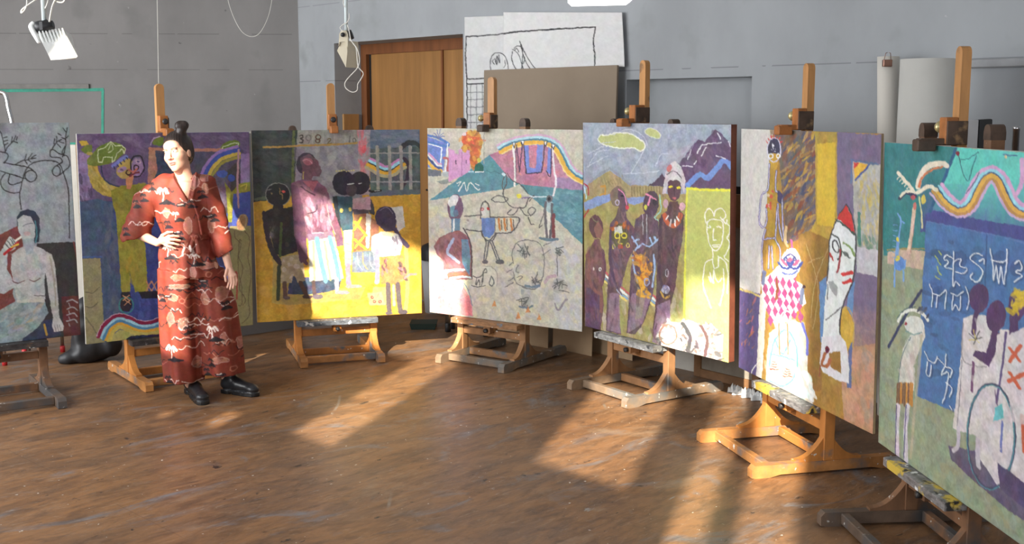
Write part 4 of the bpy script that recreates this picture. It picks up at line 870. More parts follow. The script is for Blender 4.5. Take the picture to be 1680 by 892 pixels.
def art5():
    c = Canvas(corners_px(5), 340, 350, (148, 158, 174), 5)
    c.dabs([(956, 202), (1198, 206), (1150, 250), (1080, 300), (960, 300)], [(160, 168, 182), (136, 147, 166), (168, 174, 186), (140, 152, 176)], 170, 9, None, .5, .5)
    GR_ = (158, 146, 88)
    c.poly([(950, 318), (1130, 318), (1128, 600), (950, 560)], GR_, .1); c.dabs([(960, 330), (1124, 330), (1124, 560), (960, 535)], [(176, 166, 104), (140, 130, 74), (166, 150, 110), (150, 150, 84)], 160, 8, 1.3, .4, .5)
    c.dabs([(960, 470), (1124, 480), (1124, 570), (960, 536)], [(190, 176, 166), (176, 182, 128), (198, 180, 176), (150, 160, 96)], 90, 10, 1.4, .35, .55)
    CL = (178, 186, 120)
    b1 = [(981, 229), (985, 222), (994, 222), (1003, 220), (1014, 218), (1032, 219), (1045, 225), (1056, 234), (1058, 243), (1051, 248), (1040, 243), (1018, 243), (1000, 240), (988, 236)]
    c.poly(b1, CL, .05, smooth=True); c.line(b1, (216, 220, 206), 2.2, closed=True); b2 = [(1058, 214), (1064, 210), (1074, 212), (1083, 220), (1081, 227), (1070, 225), (1060, 220)]
    c.poly(b2, CL, .05, smooth=True); c.line(b2, (196, 202, 180), 1.4, closed=True)
    for l in ([(1006, 222), (1030, 212), (1054, 222), (1062, 240)], [(965, 274), (980, 250), (1000, 246)], [(966, 252), (990, 240)], [(964, 273), (998, 255)], [(1035, 284), (1048, 262), (1056, 248)], [(1022, 285), (1050, 284), (1082, 280)], [(1076, 272), (1084, 254), (1098, 252)], [(1010, 232), (982, 236)]): c.line(l, (190, 198, 210), 1)
    PU = (96, 74, 106)
    c.poly([(1090, 300), (1108, 272), (1122, 258), (1134, 240), (1146, 229), (1156, 232), (1173, 212), (1186, 222), (1202, 240), (1202, 312), (1124, 308)], PU, .1); c.dabs([(1125, 270), (1150, 238), (1174, 218), (1198, 240), (1198, 262), (1150, 290), (1128, 300)], [(118, 96, 126), (80, 58, 90), (108, 80, 106)], 60, 6, 1.1, .4, .55)
    c.poly([(1062, 304), (1074, 298), (1086, 284), (1096, 300), (1090, 306)], (80, 64, 84)); bands(c, [(1128, 304), (1140, 292), (1149, 286), (1160, 292), (1172, 280), (1187, 264), (1202, 276)], [(0, 8, (106, 140, 206))])
    for l in ([(1116, 258), (1124, 248), (1130, 240)], [(1128, 262), (1134, 246)], [(1144, 252), (1150, 240), (1160, 236), (1182, 234)], [(1150, 256), (1158, 242)], [(1176, 218), (1182, 228)], [(1174, 256), (1190, 260)], [(1120, 272), (1136, 274)], [(1138, 270), (1142, 264)], [(1194, 232), (1198, 240)], [(1144, 250), (1148, 244)]): c.line(l, (206, 204, 214), 1.5)
    c.dabs([(1074, 270), (1110, 250), (1140, 228), (1124, 262), (1100, 274)], [(170, 172, 186), (150, 140, 160)], 22, 8, -.7, .35, .55)
    c.poly([(958, 322), (966, 298), (1000, 280), (1034, 303), (1090, 306), (1092, 322), (1040, 326), (1000, 320)], (160, 144, 102), .1)
    for i in range(12): c.line([(1036 + i * 4.6, 306), (1037 + i * 4.6, 322)], (120, 104, 70), 1.1)
    for i in range(8): c.line([(986 + i * 5, 296 - 2 * abs(i - 3)), (990 + i * 5, 302)], (136, 122, 88), 1)
    c.line([(968, 299), (984, 286), (1000, 276), (1016, 288), (1034, 303)], (136, 142, 156), 4, smooth=False); c.line([(986, 306), (993, 305), (993, 318), (986, 319)], (190, 140, 56), 3, smooth=False)
    c.poly([(957, 332), (980, 322), (1002, 318), (1014, 322), (1000, 330), (976, 340), (960, 346)], (124, 148, 196), .1); c.poly([(1028, 324), (1064, 322), (1060, 330), (1040, 336), (1030, 332)], (128, 150, 198), .1)
    c.line([(956, 300), (964, 306), (966, 320)], (170, 50, 60), 2); c.line([(956, 304), (960, 312), (962, 326)], (166, 206, 216), 2.5); c.line([(957, 358), (962, 350), (966, 344)], (176, 50, 60), 2)
    YG = (184, 190, 100)
    c.poly([(1127, 308), (1202, 313), (1202, 600), (1121, 575)], YG, .05); c.fade([(1122, 440), (1200, 440), (1200, 596), (1122, 575)], (206, 208, 116), 1, False, .8, .8); c.line([(1127, 309), (1160, 311), (1202, 312)], (226, 224, 60), 4); c.line([(1127, 309), (1124, 420), (1122, 560)], (212, 214, 70), 3)
    WL = (228, 230, 214)
    for l in ([(1158, 366), (1156, 350), (1164, 342), (1170, 350), (1171, 354), (1174, 344), (1184, 342), (1190, 352), (1186, 360), (1182, 356), (1190, 366), (1192, 360)], [(1160, 362), (1160, 380), (1163, 398), (1169, 408), (1176, 410), (1183, 398), (1186, 378), (1185, 364), (1176, 360), (1166, 360), (1160, 364)], [(1160, 372), (1166, 373), (1164, 370)], [(1175, 372), (1182, 373), (1178, 370)], [(1171, 375), (1169, 392), (1174, 393)], [(1168, 401), (1180, 401)], [(1170, 404), (1178, 404)], [(1169, 408), (1170, 438), (1178, 436), (1178, 420)], [(1168, 424), (1158, 430), (1154, 442), (1154, 470), (1166, 504)], [(1180, 422), (1190, 430), (1194, 450), (1192, 480)], [(1190, 366), (1197, 372), (1196, 384), (1192, 390), (1196, 396), (1194, 410), (1188, 420), (1194, 428)], [(1162, 454), (1166, 462), (1164, 446), (1170, 464), (1170, 442), (1176, 462), (1184, 456)], [(1186, 440), (1187, 470), (1180, 500)]): c.line(l, WL, 1.7)
    for p in ((994, 452), (1022, 478), (1068, 486)): bands(c, [(p[0] - 6, p[1] - 6), (p[0] + 2, p[1] + 2), (p[0] + 10, p[1] + 8)], [(-4, 3, (196, 90, 100)), (0, 4, (220, 226, 226)), (4, 3, (120, 166, 206)), (8, 4, (226, 206, 110))])
    # four dark figures
    B1 = (112, 80, 82); OLI = (110, 96, 70)
    def outline(p, col=(60, 46, 56), w=1.4): c.line(p, col, w, closed=True)
    f1 = [(961, 418), (970, 404), (976, 392), (984, 392), (986, 404), (992, 412), (994, 440), (988, 470), (991, 500), (985, 545), (960, 540), (958, 470)]
    c.poly(f1, B1, .12); c.poly([(962, 470), (986, 480), (984, 545), (960, 540)], (96, 70, 96), .12); c.ell(978, 371, 11.5, 19, (96, 66, 72), -.1, .1); c.poly([(974, 374), (982, 362), (989, 376), (986, 392), (978, 388)], (136, 92, 86)); c.line([(970, 355), (978, 364), (982, 362)], (120, 116, 90), 2); c.line([(966, 424), (968, 460), (976, 476), (986, 484), (986, 510)], (132, 86, 84), 6); c.line([(990, 416), (993, 440), (988, 466)], (100, 66, 80), 4)
    c.ell(973, 440, 2, 2.8, (222, 220, 214)); c.ell(985, 441, 2, 3.4, (222, 220, 214)); c.ell(985, 441, 1, 1.6, (60, 50, 60)); c.dabs([(970, 410), (988, 412), (988, 470), (972, 470)], [(140, 96, 100), (120, 80, 100)], 14, 7, 1.4, .3, .6)
    f2 = [(1001, 366), (1010, 356), (1014, 340), (1027, 342), (1028, 356), (1036, 368), (1048, 396), (1040, 408), (1030, 428), (1024, 452), (1018, 470), (1014, 500), (1019, 548), (994, 542), (996, 480), (1000, 440)]
    c.poly(f2, (104, 82, 90), .14); c.dabs([(1004, 400), (1028, 410), (1016, 470), (1002, 460)], [(140, 96, 108), (150, 110, 116), (90, 80, 110)], 24, 8, 1.4, .3, .6); c.poly([(1000, 480), (1016, 480), (1018, 546), (996, 540)], (146, 122, 140), .1, .8)
    c.ell(1014, 322, 13, 17, (120, 106, 90), .1, .1); c.poly([(1014, 308), (1024, 314), (1031, 336), (1030, 346), (1020, 348), (1014, 336)], (96, 72, 90)); c.line([(1015, 310), (1024, 318), (1028, 336)], (214, 130, 168), 2.2); c.ell(1021, 321, 4, 1.5, (40, 32, 44), .2); c.ell(1029, 340, 3, 3.4, (196, 60, 80)); c.ring(1013, 332, 3, 4, (180, 170, 200), 1.6)
    c.line([(1003, 370), (1001, 420), (1008, 460), (1018, 482)], (82, 66, 90), 5); c.line([(1036, 372), (1046, 392), (1036, 408), (1026, 422)], (112, 80, 92), 6); c.line([(1012, 474), (1020, 486)], (170, 190, 220), 2)
    c.ell(1017, 386, 14, 20, (92, 86, 60), 0, .1); c.dabs([(1006, 364), (1030, 364), (1032, 376), (1004, 376)], [(200, 110, 50), (176, 90, 44)], 16, 3, None, .7, .9); c.poly([(1008, 372), (1020, 370), (1022, 382), (1008, 384)], (196, 200, 190)); c.ring(1013, 386, 4, 4.5, (220, 206, 60), 2); c.ring(1024, 386, 4, 4, (220, 206, 60), 2); c.line([(1017, 390), (1015, 398), (1021, 399)], (214, 200, 70), 2); c.ell(1018, 404, 4, 4, (170, 70, 50)); c.ring(1007, 404, 2, 3.4, (214, 204, 90), 1.3); c.ring(1030, 402, 2, 3.6, (214, 204, 90), 1.3)
    f3 = [(1042, 360), (1052, 352), (1060, 350), (1072, 352), (1080, 362), (1082, 400), (1076, 440), (1072, 480), (1056, 528), (1042, 548), (1028, 545), (1032, 490), (1036, 430)]
    c.poly(f3, (98, 78, 88), .14); c.poly([(1036, 480), (1070, 480), (1054, 530), (1030, 545)], (146, 126, 142), .12, .8); c.poly([(1046, 470), (1060, 480), (1052, 520), (1042, 524)], (150, 142, 120), .1, .7); c.ell(1068, 334, 13, 22, (84, 66, 82), .1, .1); c.line([(1060, 318), (1068, 322), (1076, 328)], (220, 130, 160), 3); c.line([(1067, 322), (1063, 336)], (214, 126, 160), 3); c.ell(1059, 340, 3, 4, (200, 196, 70)); c.ell(1074, 332, 4, 5, (60, 50, 66)); c.line([(1082, 320), (1084, 345), (1074, 356), (1080, 362)], (150, 196, 180), 2)
    c.line([(1054, 352), (1055, 384)], (190, 190, 200), 1); c.line([(1061, 352), (1061, 400)], (190, 190, 200), 1)
    for l in ([(1046, 402), (1040, 394), (1037, 388)], [(1040, 396), (1048, 392)], [(1046, 406), (1054, 400), (1064, 404), (1072, 398), (1082, 390)], [(1070, 400), (1066, 390)], [(1076, 394), (1074, 388)], [(1040, 412), (1046, 404)], [(1038, 420), (1040, 440), (1046, 462)], [(1072, 418), (1074, 440), (1070, 470)]): c.line(l, (150, 176, 216), 3)
    c.dabs([(1040, 420), (1050, 414), (1066, 420), (1068, 444), (1056, 458), (1044, 448)], [(218, 146, 44), (230, 168, 60), (196, 112, 40), (224, 150, 50)], 46, 6, None, .4, .95); c.dabs([(1044, 452), (1058, 452), (1066, 490), (1052, 490), (1046, 480)], [(222, 160, 50), (206, 140, 44)], 22, 5, 1, .4, .95); c.line([(1048, 456), (1056, 470), (1046, 482), (1062, 486)], (224, 166, 54), 5); c.ring(1061, 462, 4, 6, (150, 160, 200), 2)
    f4 = [(1084, 352), (1094, 346), (1098, 330), (1112, 330), (1116, 346), (1122, 352), (1120, 390), (1112, 430), (1108, 470), (1100, 500), (1096, 560), (1070, 550), (1076, 490), (1078, 420)]
    c.poly(f4, (94, 70, 74), .13); c.poly([(1078, 500), (1100, 490), (1098, 570), (1070, 560)], (150, 122, 150), .12, .8); c.poly([(1086, 318), (1092, 284), (1100, 268), (1108, 264), (1118, 274), (1125, 296), (1122, 318), (1116, 300), (1106, 290), (1096, 298), (1092, 318)], (190, 184, 190), .1); c.ell(1106, 310, 11, 20, (92, 64, 76), 0, .08); c.poly([(1092, 300), (1106, 286), (1119, 300), (1112, 296), (1100, 296)], (204, 200, 202)); c.ell(1098, 276, 4, 6, (196, 110, 110), .5); c.line([(1094, 286), (1106, 280), (1118, 292)], (84, 66, 80), 1.2)
    c.ell(1100, 306, 4, 2.2, (226, 214, 50)); c.ell(1113, 308, 3.6, 2.2, (226, 214, 50)); c.line([(1106, 308), (1106, 320)], (70, 46, 60), 1.6); c.ell(1106, 325, 3.4, 2, (170, 90, 100)); c.ell(1092, 334, 4, 8, (180, 150, 160)); c.ell(1119, 338, 5, 7, (206, 160, 170))
    bands(c, [(1090, 352), (1094, 364), (1104, 370), (1112, 364), (1116, 352)], [(0, 7, (190, 92, 60))]);
    for a, b in (((1092, 360), (1096, 354)), ((1099, 370), (1101, 360)), ((1108, 370), (1107, 360)), ((1114, 362), (1110, 356))): c.line([a, b], (226, 222, 220), 2.2)
    c.line([(1084, 360), (1082, 400), (1082, 450), (1092, 484)], (76, 58, 70), 5); c.line([(1102, 390), (1104, 412), (1108, 404)], (70, 52, 64), 2); c.ring(1094, 447, 2.4, 6, (196, 196, 206), 1.4); c.ell(1092, 474, 7, 7, (176, 174, 196)); c.ring(1091, 471, 3.4, 3.4, (110, 110, 150), 1.4); c.line([(1084, 478), (1090, 488), (1098, 484)], (196, 150, 70), 3)
    for fg, cs in ((f1, [(138, 96, 92), (84, 58, 66), (126, 88, 96)]), (f2, [(140, 108, 110), (78, 60, 74), (122, 100, 116)]), (f3, [(130, 104, 112), (72, 56, 70), (118, 98, 118)]), (f4, [(124, 92, 92), (66, 48, 56), (110, 84, 92)])): c.dabs(fg, cs, 34, 9, 1.5, .16, .6)
    R = [(1076, 552), (1084, 534), (1096, 526), (1116, 528), (1130, 524), (1148, 532), (1166, 530), (1186, 548), (1184, 592), (1130, 578), (1078, 564)]
    c.poly(R, (206, 202, 200), .1); c.dabs(R, [(120, 96, 88), (226, 224, 222), (196, 150, 128), (92, 88, 90), (150, 144, 148), (214, 190, 176), (76, 70, 72)], 170, 5, None, .4, .9)
    c.ring(1096, 548, 14, 16, (150, 110, 96), 2.5); c.ell(1098, 546, 7, 8, (222, 170, 146), 0, .12); c.line([(1120, 530), (1132, 552), (1128, 574)], (84, 80, 84), 6, dry=.2); c.line([(1150, 534), (1160, 556), (1156, 582)], (110, 84, 82), 5, dry=.2)
    return c

def art6():
    c = Canvas(corners_px(6), 330, 330, (160, 122, 54), 6)
    cx = [(1215, 200), (1450, 216), (1450, 720), (1196, 610)]
    c.dabs(cx, [(172, 132, 62), (146, 108, 44), (166, 126, 70)], 200, 9, 1.2, .4, .4)
    c.poly([(1215, 200), (1268, 206), (1262, 300), (1252, 400), (1247, 486), (1208, 476), (1214, 330)], (198, 196, 192), .05)
    c.poly([(1208, 470), (1248, 482), (1241, 632), (1196, 606)], (88, 80, 130), .08); c.dabs([(1216, 486), (1240, 490), (1236, 580), (1212, 560)], [(206, 106, 110), (196, 120, 80), (110, 96, 140)], 30, 5, -1.0, .2, .8); c.line([(1212, 474), (1230, 478), (1247, 486)], (206, 186, 110), 4, dry=.3)
    c.poly([(1247, 484), (1258, 470), (1254, 560), (1250, 620), (1240, 632)], (196, 194, 186), .06); c.line([(1246, 590), (1238, 600), (1232, 612)], (216, 216, 214), 1.5)
    c.poly([(1262, 205), (1340, 212), (1338, 370), (1328, 376), (1310, 392), (1290, 400), (1284, 320), (1276, 240)], (112, 98, 90), .12)
    c.dabs([(1284, 216), (1338, 218), (1336, 370), (1300, 392), (1288, 330)], [(84, 90, 116), (166, 124, 62), (140, 76, 54), (196, 160, 62), (70, 76, 104), (120, 88, 66), (186, 150, 90)], 220, 8, -.9, .25, .8)
    c.poly([(1262, 205), (1290, 207), (1286, 216), (1264, 222)], (150, 128, 110), .14)
    c.poly([(1337, 213), (1374, 217), (1373, 398), (1354, 394), (1330, 382), (1338, 360)], (178, 148, 60), .08); c.poly([(1341, 236), (1370, 234), (1369, 372), (1340, 368)], (208, 174, 52), .05); c.poly([(1337, 212), (1374, 216), (1371, 234), (1340, 236)], (166, 140, 62), .1)
    PUR = (112, 100, 130)
    c.poly([(1373, 216), (1450, 222), (1452, 500), (1446, 580), (1392, 600), (1378, 480), (1373, 380)], PUR, .06); c.dabs([(1376, 225), (1440, 228), (1440, 262), (1396, 262), (1392, 330), (1376, 330)], [(124, 110, 138), (100, 88, 118), (130, 104, 134)], 50, 8, 1.4, .4, .5)
    c.poly([(1398, 265), (1450, 270), (1452, 412), (1404, 404), (1400, 340)], (168, 166, 160), .08); c.dabs([(1404, 290), (1444, 285), (1444, 400), (1408, 398)], [(190, 172, 92), (176, 160, 110), (166, 168, 176), (200, 180, 100), (150, 150, 150)], 110, 9, 1.5, .25, .7); c.dabs([(1406, 385), (1444, 390), (1444, 412), (1406, 410)], [(74, 128, 110), (110, 140, 120), (170, 170, 176)], 24, 8, 1.5, .3, .7); c.line([(1409, 350), (1410, 400)], (70, 128, 116), 4, dry=.3)
    c.poly([(1400, 266), (1424, 270), (1402, 296)], (220, 170, 60)); c.poly([(1400, 266), (1409, 268), (1401, 278)], (196, 60, 56)); c.line([(1426, 270), (1403, 296)], (60, 80, 150), 2.5); c.line([(1397, 263), (1440, 270)], (84, 104, 140), 3); c.line([(1397, 264), (1396, 300)], (90, 110, 150), 2)
    c.poly([(1404, 404), (1452, 412), (1452, 456), (1405, 446)], (180, 180, 186), .07)
    c.poly([(1390, 570), (1450, 560), (1450, 725), (1384, 695), (1380, 620)], (178, 136, 104), .1); c.fade([(1388, 500), (1450, 500), (1450, 600), (1388, 600)], (180, 136, 108), 1, False, 1, .9); c.dabs([(1390, 580), (1440, 570), (1440, 700), (1388, 690)], [(196, 150, 120), (160, 130, 110), (150, 140, 130), (200, 140, 110)], 70, 10, 1.3, .4, .5)
    c.poly([(1310, 386), (1326, 378), (1374, 398), (1366, 470), (1350, 560), (1348, 640), (1306, 640), (1322, 520), (1310, 440)], (142, 106, 50), .08)
    for l in ([(1322, 400), (1342, 470), (1334, 540)], [(1360, 404), (1338, 460), (1330, 520)], [(1326, 430), (1350, 420)]): c.line(l, (176, 150, 100), 1)
    # white masked figure
    c.poly([(1344, 462), (1356, 452), (1356, 560), (1346, 560)], (92, 134, 184), .08); c.poly([(1392, 468), (1402, 460), (1398, 520), (1388, 520)], (92, 134, 184)); c.ell(1388, 540, 13, 38, (196, 156, 56), -.1, .1); c.ring(1388, 540, 13, 38, (176, 150, 100), 1.4); c.poly([(1392, 570), (1398, 560), (1396, 636), (1389, 634)], (90, 104, 150))
    face = [(1388, 336), (1396, 350), (1402, 375), (1404, 402), (1401, 448), (1395, 470), (1384, 496), (1378, 520), (1378, 552), (1350, 552), (1352, 500), (1357, 460), (1360, 420), (1361, 396), (1367, 374), (1377, 352)]
    c.poly(face, (206, 214, 214), .05); c.line(face[:9], (60, 60, 66), 1.8); c.line(face[11:] + [face[0]], (60, 60, 66), 1.6); c.dabs([(1364, 400), (1400, 400), (1396, 460), (1362, 470)], [(190, 206, 208), (220, 224, 224)], 24, 8, 1.4, .4, .5)
    c.poly([(1373, 357), (1388, 337), (1397, 354), (1402, 383)], (198, 52, 52), .08); c.line([(1371, 360), (1386, 370), (1402, 384)], (60, 84, 76), 2.5); c.ring(1371, 404, 4.5, 10, (56, 56, 62), 2, -.3); c.line([(1364, 384), (1376, 392), (1380, 416), (1374, 424)], (56, 66, 62), 2.2); c.line([(1384, 398), (1394, 404), (1401, 418)], (120, 146, 84), 3.5); c.poly([(1380, 410), (1390, 414), (1396, 424), (1386, 420)], (90, 100, 104)); c.line([(1379, 408), (1376, 438), (1373, 446)], (150, 50, 60), 2.4); c.line([(1362, 416), (1366, 426)], (180, 60, 60), 3)
    c.line([(1382, 450), (1397, 446)], (200, 48, 50), 5); c.line([(1384, 464), (1395, 459)], (200, 48, 50), 5); c.poly([(1358, 462), (1366, 460), (1374, 472), (1372, 486), (1364, 478)], (150, 156, 158)); c.line([(1357, 490), (1358, 466)], (80, 80, 84), 1.2); c.line([(1354, 524), (1368, 514), (1382, 500)], (90, 90, 96), 1.4)
    sh = [(1348, 552), (1378, 548), (1388, 562), (1393, 600), (1392, 628), (1378, 624), (1350, 610), (1344, 592), (1347, 570)]
    c.poly(sh, (204, 204, 210), .05); c.poly([(1360, 578), (1378, 575), (1380, 612), (1362, 600)], (150, 112, 52), .06); c.ell(1357, 572, 3.6, 5.6, (110, 26, 50)); c.ell(1357, 572, 1.4, 2, (40, 30, 60)); c.line([(1354, 578), (1348, 596), (1356, 600), (1362, 588)], (166, 96, 60), 4); c.line([(1346, 598), (1344, 616)], (140, 70, 60), 1.4)
    # tall thin figure
    OC = (176, 140, 56); LV = (196, 194, 218)
    c.poly([(1259, 300), (1277, 300), (1274, 400), (1268, 460), (1256, 460), (1258, 400)], OC, .1); c.poly([(1262, 262), (1275, 262), (1274, 312), (1263, 312)], OC, .08); c.ell(1270, 244, 10, 18, (62, 60, 86)); c.poly([(1262, 252), (1279, 252), (1276, 272), (1270, 282), (1264, 272)], (190, 150, 56)); c.ring(1270, 246, 11, 20, LV, 2)
    for a in np.linspace(-2.6, -.5, 7): c.line([(1270 + 12 * math.cos(a), 242 + 16 * math.sin(a)), (1270 + 15 * math.cos(a), 242 + 20 * math.sin(a))], (206, 70, 70), 1.6)
    c.ring(1265, 256, 3.4, 3.4, (226, 226, 230), 1.8); c.ring(1277, 256, 3, 3.4, (226, 226, 230), 1.8); c.dabs([(1266, 236), (1276, 236), (1276, 248), (1266, 248)], [(220, 220, 230)], 8, 1.5, .9, .5, 1)
    for l in ([(1262, 270), (1260, 310), (1250, 320), (1246, 350), (1247, 368), (1254, 372), (1258, 360), (1257, 340)], [(1274, 280), (1273, 312), (1282, 320), (1284, 360), (1286, 390), (1292, 396)], [(1276, 334), (1272, 390)], [(1276, 334), (1279, 374), (1284, 394)], [(1256, 376), (1252, 392), (1250, 420), (1252, 456)], [(1272, 392), (1280, 410), (1278, 440)], [(1262, 404), (1261, 440)], [(1266, 404), (1268, 440)], [(1252, 392), (1272, 390)]): c.line(l, (90, 84, 130), 3.4); c.line(l, LV, 1.5)
    c.dabs([(1262, 310), (1268, 312), (1264, 350), (1258, 344)], [(206, 70, 66), (226, 220, 220)], 12, 2.6, None, .7, .95); c.poly([(1276, 312), (1284, 318), (1282, 336), (1275, 330)], (70, 64, 100))
    c.line([(1290, 372), (1288, 392), (1292, 404)], (206, 176, 130), 5); c.line([(1298, 394), (1300, 408)], (206, 90, 150), 4)
    # harlequin cloth and jar
    ck = [(1248, 462), (1264, 448), (1278, 434), (1300, 456), (1316, 466), (1322, 496), (1306, 512), (1292, 524), (1276, 542), (1262, 516), (1252, 490)]
    c.poly(ck, (218, 212, 216), .04)
    for i in range(-3, 7):
        for j in range(-3, 7):
            x, y = 1264 + i * 10.4 + j * 2.6, 458 + i * 2.2 + j * 17
            if 1251 < x < 1315 and 446 < y < 524 and abs(x - 1286) * 1.05 + abs(y - 486) < 62: c.poly([(x - 5, y), (x - .5, y - 9), (x + 5, y + 1), (x + .5, y + 10)], (158, 66, 116), .1)
    c.ell(1297, 432, 17, 25, (216, 214, 220), .1); bands(c, [(1283, 426), (1290, 434), (1296, 424), (1303, 434), (1310, 426)], [(-8, 3, (70, 76, 130)), (0, 5, (196, 84, 120)), (7, 4, (60, 72, 140))]); c.line([(1284, 446), (1294, 450), (1308, 444)], (84, 96, 160), 3); c.line([(1274, 458), (1276, 478)], (120, 70, 46), 4); c.poly([(1271, 492), (1274, 474), (1278, 490)], (130, 74, 50)); c.line([(1254, 446), (1252, 464)], (104, 110, 150), 7); c.line([(1316, 474), (1314, 496)], (100, 110, 140), 6); c.ell(1319, 470, 3, 3, (60, 40, 50))
    lp = [(1262, 546), (1276, 534), (1300, 524), (1318, 530), (1326, 570), (1324, 606), (1334, 640), (1332, 668), (1290, 650), (1256, 628), (1258, 590)]
    c.poly(lp, (190, 192, 180), .1); c.dabs(lp, [(206, 206, 196), (176, 186, 180), (214, 196, 150), (150, 196, 190), (220, 220, 218)], 80, 8, 1.3, .35, .6); c.ring(1290, 518, 8, 8, (150, 206, 204), 2)
    for l in ([(1266, 580), (1284, 584), (1304, 590)], [(1262, 600), (1270, 560), (1290, 540), (1306, 566), (1308, 600)], [(1262, 622), (1282, 632), (1300, 622), (1306, 600)], [(1272, 556), (1284, 580), (1296, 556)]): c.line(l, (104, 186, 176), 2.4)
    for x in (1278, 1292): c.line([(x, 530), (x + 1, 580)], (206, 120, 80), 2)
    for x0, y0 in ((1270, 588), (1292, 600)):
        c.poly([(x0, y0), (x0 + 8, y0 + 20), (x0 - 8, y0 + 18)], (222, 216, 206)); [c.line([(x0 - 2 - i * 1.6, y0 + 4 + i * 4), (x0 + 2 + i * 1.6, y0 + 5 + i * 4)], (166, 76, 60), 1.8) for i in range(4)]
    c.line([(1316, 530), (1324, 556), (1324, 580)], (100, 100, 190), 4); c.dabs([(1306, 606), (1326, 610), (1336, 650), (1312, 648)], [(228, 230, 228), (200, 224, 222)], 26, 8, 1.2, .3, .8)
    for x in (1304, 1310, 1316): c.line([(x, 620), (x + 2, 640), (x + 8, 652)], (230, 232, 232), 1.6)
    return c

def art7():
    c = Canvas(corners_px(7), 330, 370, (140, 154, 128), 7)
    c.dabs([(1448, 440), (1515, 440), (1505, 650), (1700, 720), (1760, 960), (1440, 725)], [(150, 166, 140), (128, 142, 114), (156, 156, 116), (136, 160, 148), (150, 150, 120)], 260, 10, 1.2, .6, .5)
    c.poly([(1440, 225), (1572, 240), (1545, 300), (1526, 345), (1519, 425), (1450, 418)], (52, 128, 132), .07); c.dabs([(1455, 240), (1555, 250), (1520, 400), (1460, 405)], [(60, 140, 140), (44, 114, 122), (66, 132, 144)], 80, 9, 1.3, .4, .5)
    c.poly([(1566, 242), (1800, 258), (1800, 420), (1520, 365), (1530, 340)], (90, 200, 188), .06); c.fade([(1510, 300), (1800, 310), (1800, 420), (1510, 380)], (70, 76, 142), 1, False, 1.3, 1.0); c.poly([(1518, 352), (1528, 344), (1620, 362), (1800, 390), (1800, 430), (1620, 386), (1518, 366)], (70, 78, 144), .07)
    c.poly([(1519, 362), (1619, 382), (1800, 420), (1800, 770), (1569, 676), (1503, 648), (1512, 500)], (70, 114, 170), .07); c.line([(1619, 382), (1616, 470)], (54, 88, 140), 2); c.line([(1520, 363), (1619, 383), (1700, 404)], (88, 120, 176), 2)
    c.dabs([(1520, 390), (1610, 400), (1600, 480), (1560, 640), (1510, 630)], [(80, 126, 184), (60, 100, 156), (52, 74, 112)], 70, 9, .3, .5, .45)
    c.poly([(1456, 414), (1480, 408), (1518, 412), (1514, 442), (1456, 432)], (192, 172, 152), .1); c.line([(1456, 410), (1480, 408), (1516, 408)], (150, 140, 90), 3, dry=.3)
    c.line([(1568, 244), (1550, 292), (1526, 346)], (42, 92, 134), 5, smooth=False)
    bands(c, [(1538, 308), (1552, 326), (1566, 338), (1578, 341), (1590, 332), (1600, 312), (1612, 292), (1626, 284), (1640, 292), (1650, 312), (1660, 332), (1672, 344), (1690, 346), (1704, 330), (1716, 304)], [(-9, 6.5, (206, 160, 204)), (-3.4, 5.5, (142, 208, 224)), (0, 2, (50, 76, 130)), (4.5, 7, (222, 172, 74)), (10, 5, (190, 140, 80)), (14.5, 4, (196, 166, 206))])
    c.line([(1676, 262), (1676, 300), (1668, 318)], (206, 160, 204), 6); c.line([(1646, 254), (1668, 256)], (60, 84, 140), 1.6); c.ell(1650, 258, 2.6, 3, (206, 200, 150))
    for l in ([(1572, 254), (1580, 285), (1588, 298)], [(1576, 262), (1590, 260), (1605, 250)], [(1602, 256), (1594, 280), (1590, 296)], [(1585, 318), (1598, 300), (1606, 284)]): c.line(l, (44, 90, 104), 1.2)
    c.ell(1571, 252, 3, 4, (130, 40, 60))
    # palm
    c.line([(1491, 414), (1496, 380), (1501, 336)], (216, 186, 166), 7, .1); c.line([(1494, 414), (1500, 370)], (176, 130, 120), 1.6); CR = (222, 214, 192)
    c.line([(1502, 318), (1490, 302), (1474, 284)], CR, 7, dry=.15); c.line([(1502, 322), (1488, 316), (1476, 326)], (56, 60, 92), 7); c.line([(1504, 316), (1488, 314), (1478, 322)], CR, 5, dry=.1); c.line([(1506, 316), (1524, 306), (1536, 312)], CR, 7, dry=.1); c.line([(1506, 306), (1512, 286), (1524, 272), (1544, 268), (1553, 272)], CR, 10, dry=.1); c.line([(1508, 306), (1514, 290), (1530, 278), (1546, 274)], (206, 120, 76), 4, dry=.35); c.line([(1508, 324), (1512, 350), (1513, 374)], (206, 204, 150), 3); c.ell(1515, 327, 4, 8, (214, 190, 84)); c.ell(1501, 338, 3, 6, (206, 110, 110)); c.ell(1498, 324, 4, 4, (190, 84, 96))
    for i in range(6): c.line([(1478 + i * 4, 288 + i * 4), (1472 + i * 4, 294 + i * 4)], CR, 2)
    GF = (108, 156, 216)
    for l in ([(1473, 350), (1478, 362), (1475, 390), (1473, 420)], [(1478, 362), (1484, 366)], [(1473, 392), (1470, 420), (1468, 440), (1468, 470)], [(1474, 436), (1482, 444), (1482, 460)], [(1486, 426), (1484, 440)]): c.line(l, GF, 3.4, dry=.1)
    c.ell(1476, 432, 9, 12, (84, 140, 210), 0, .1); c.ell(1473, 392, 2, 4, (216, 206, 70)); c.ell(1473, 424, 3.4, 5, (216, 206, 70), .5); [c.line([(1473, 370 + i * 9), (1465, 368 + i * 9)], GF, 1.2) for i in range(7)]
    # white animal glyphs on blue
    GW = (214, 222, 230); DK = (44, 66, 104)
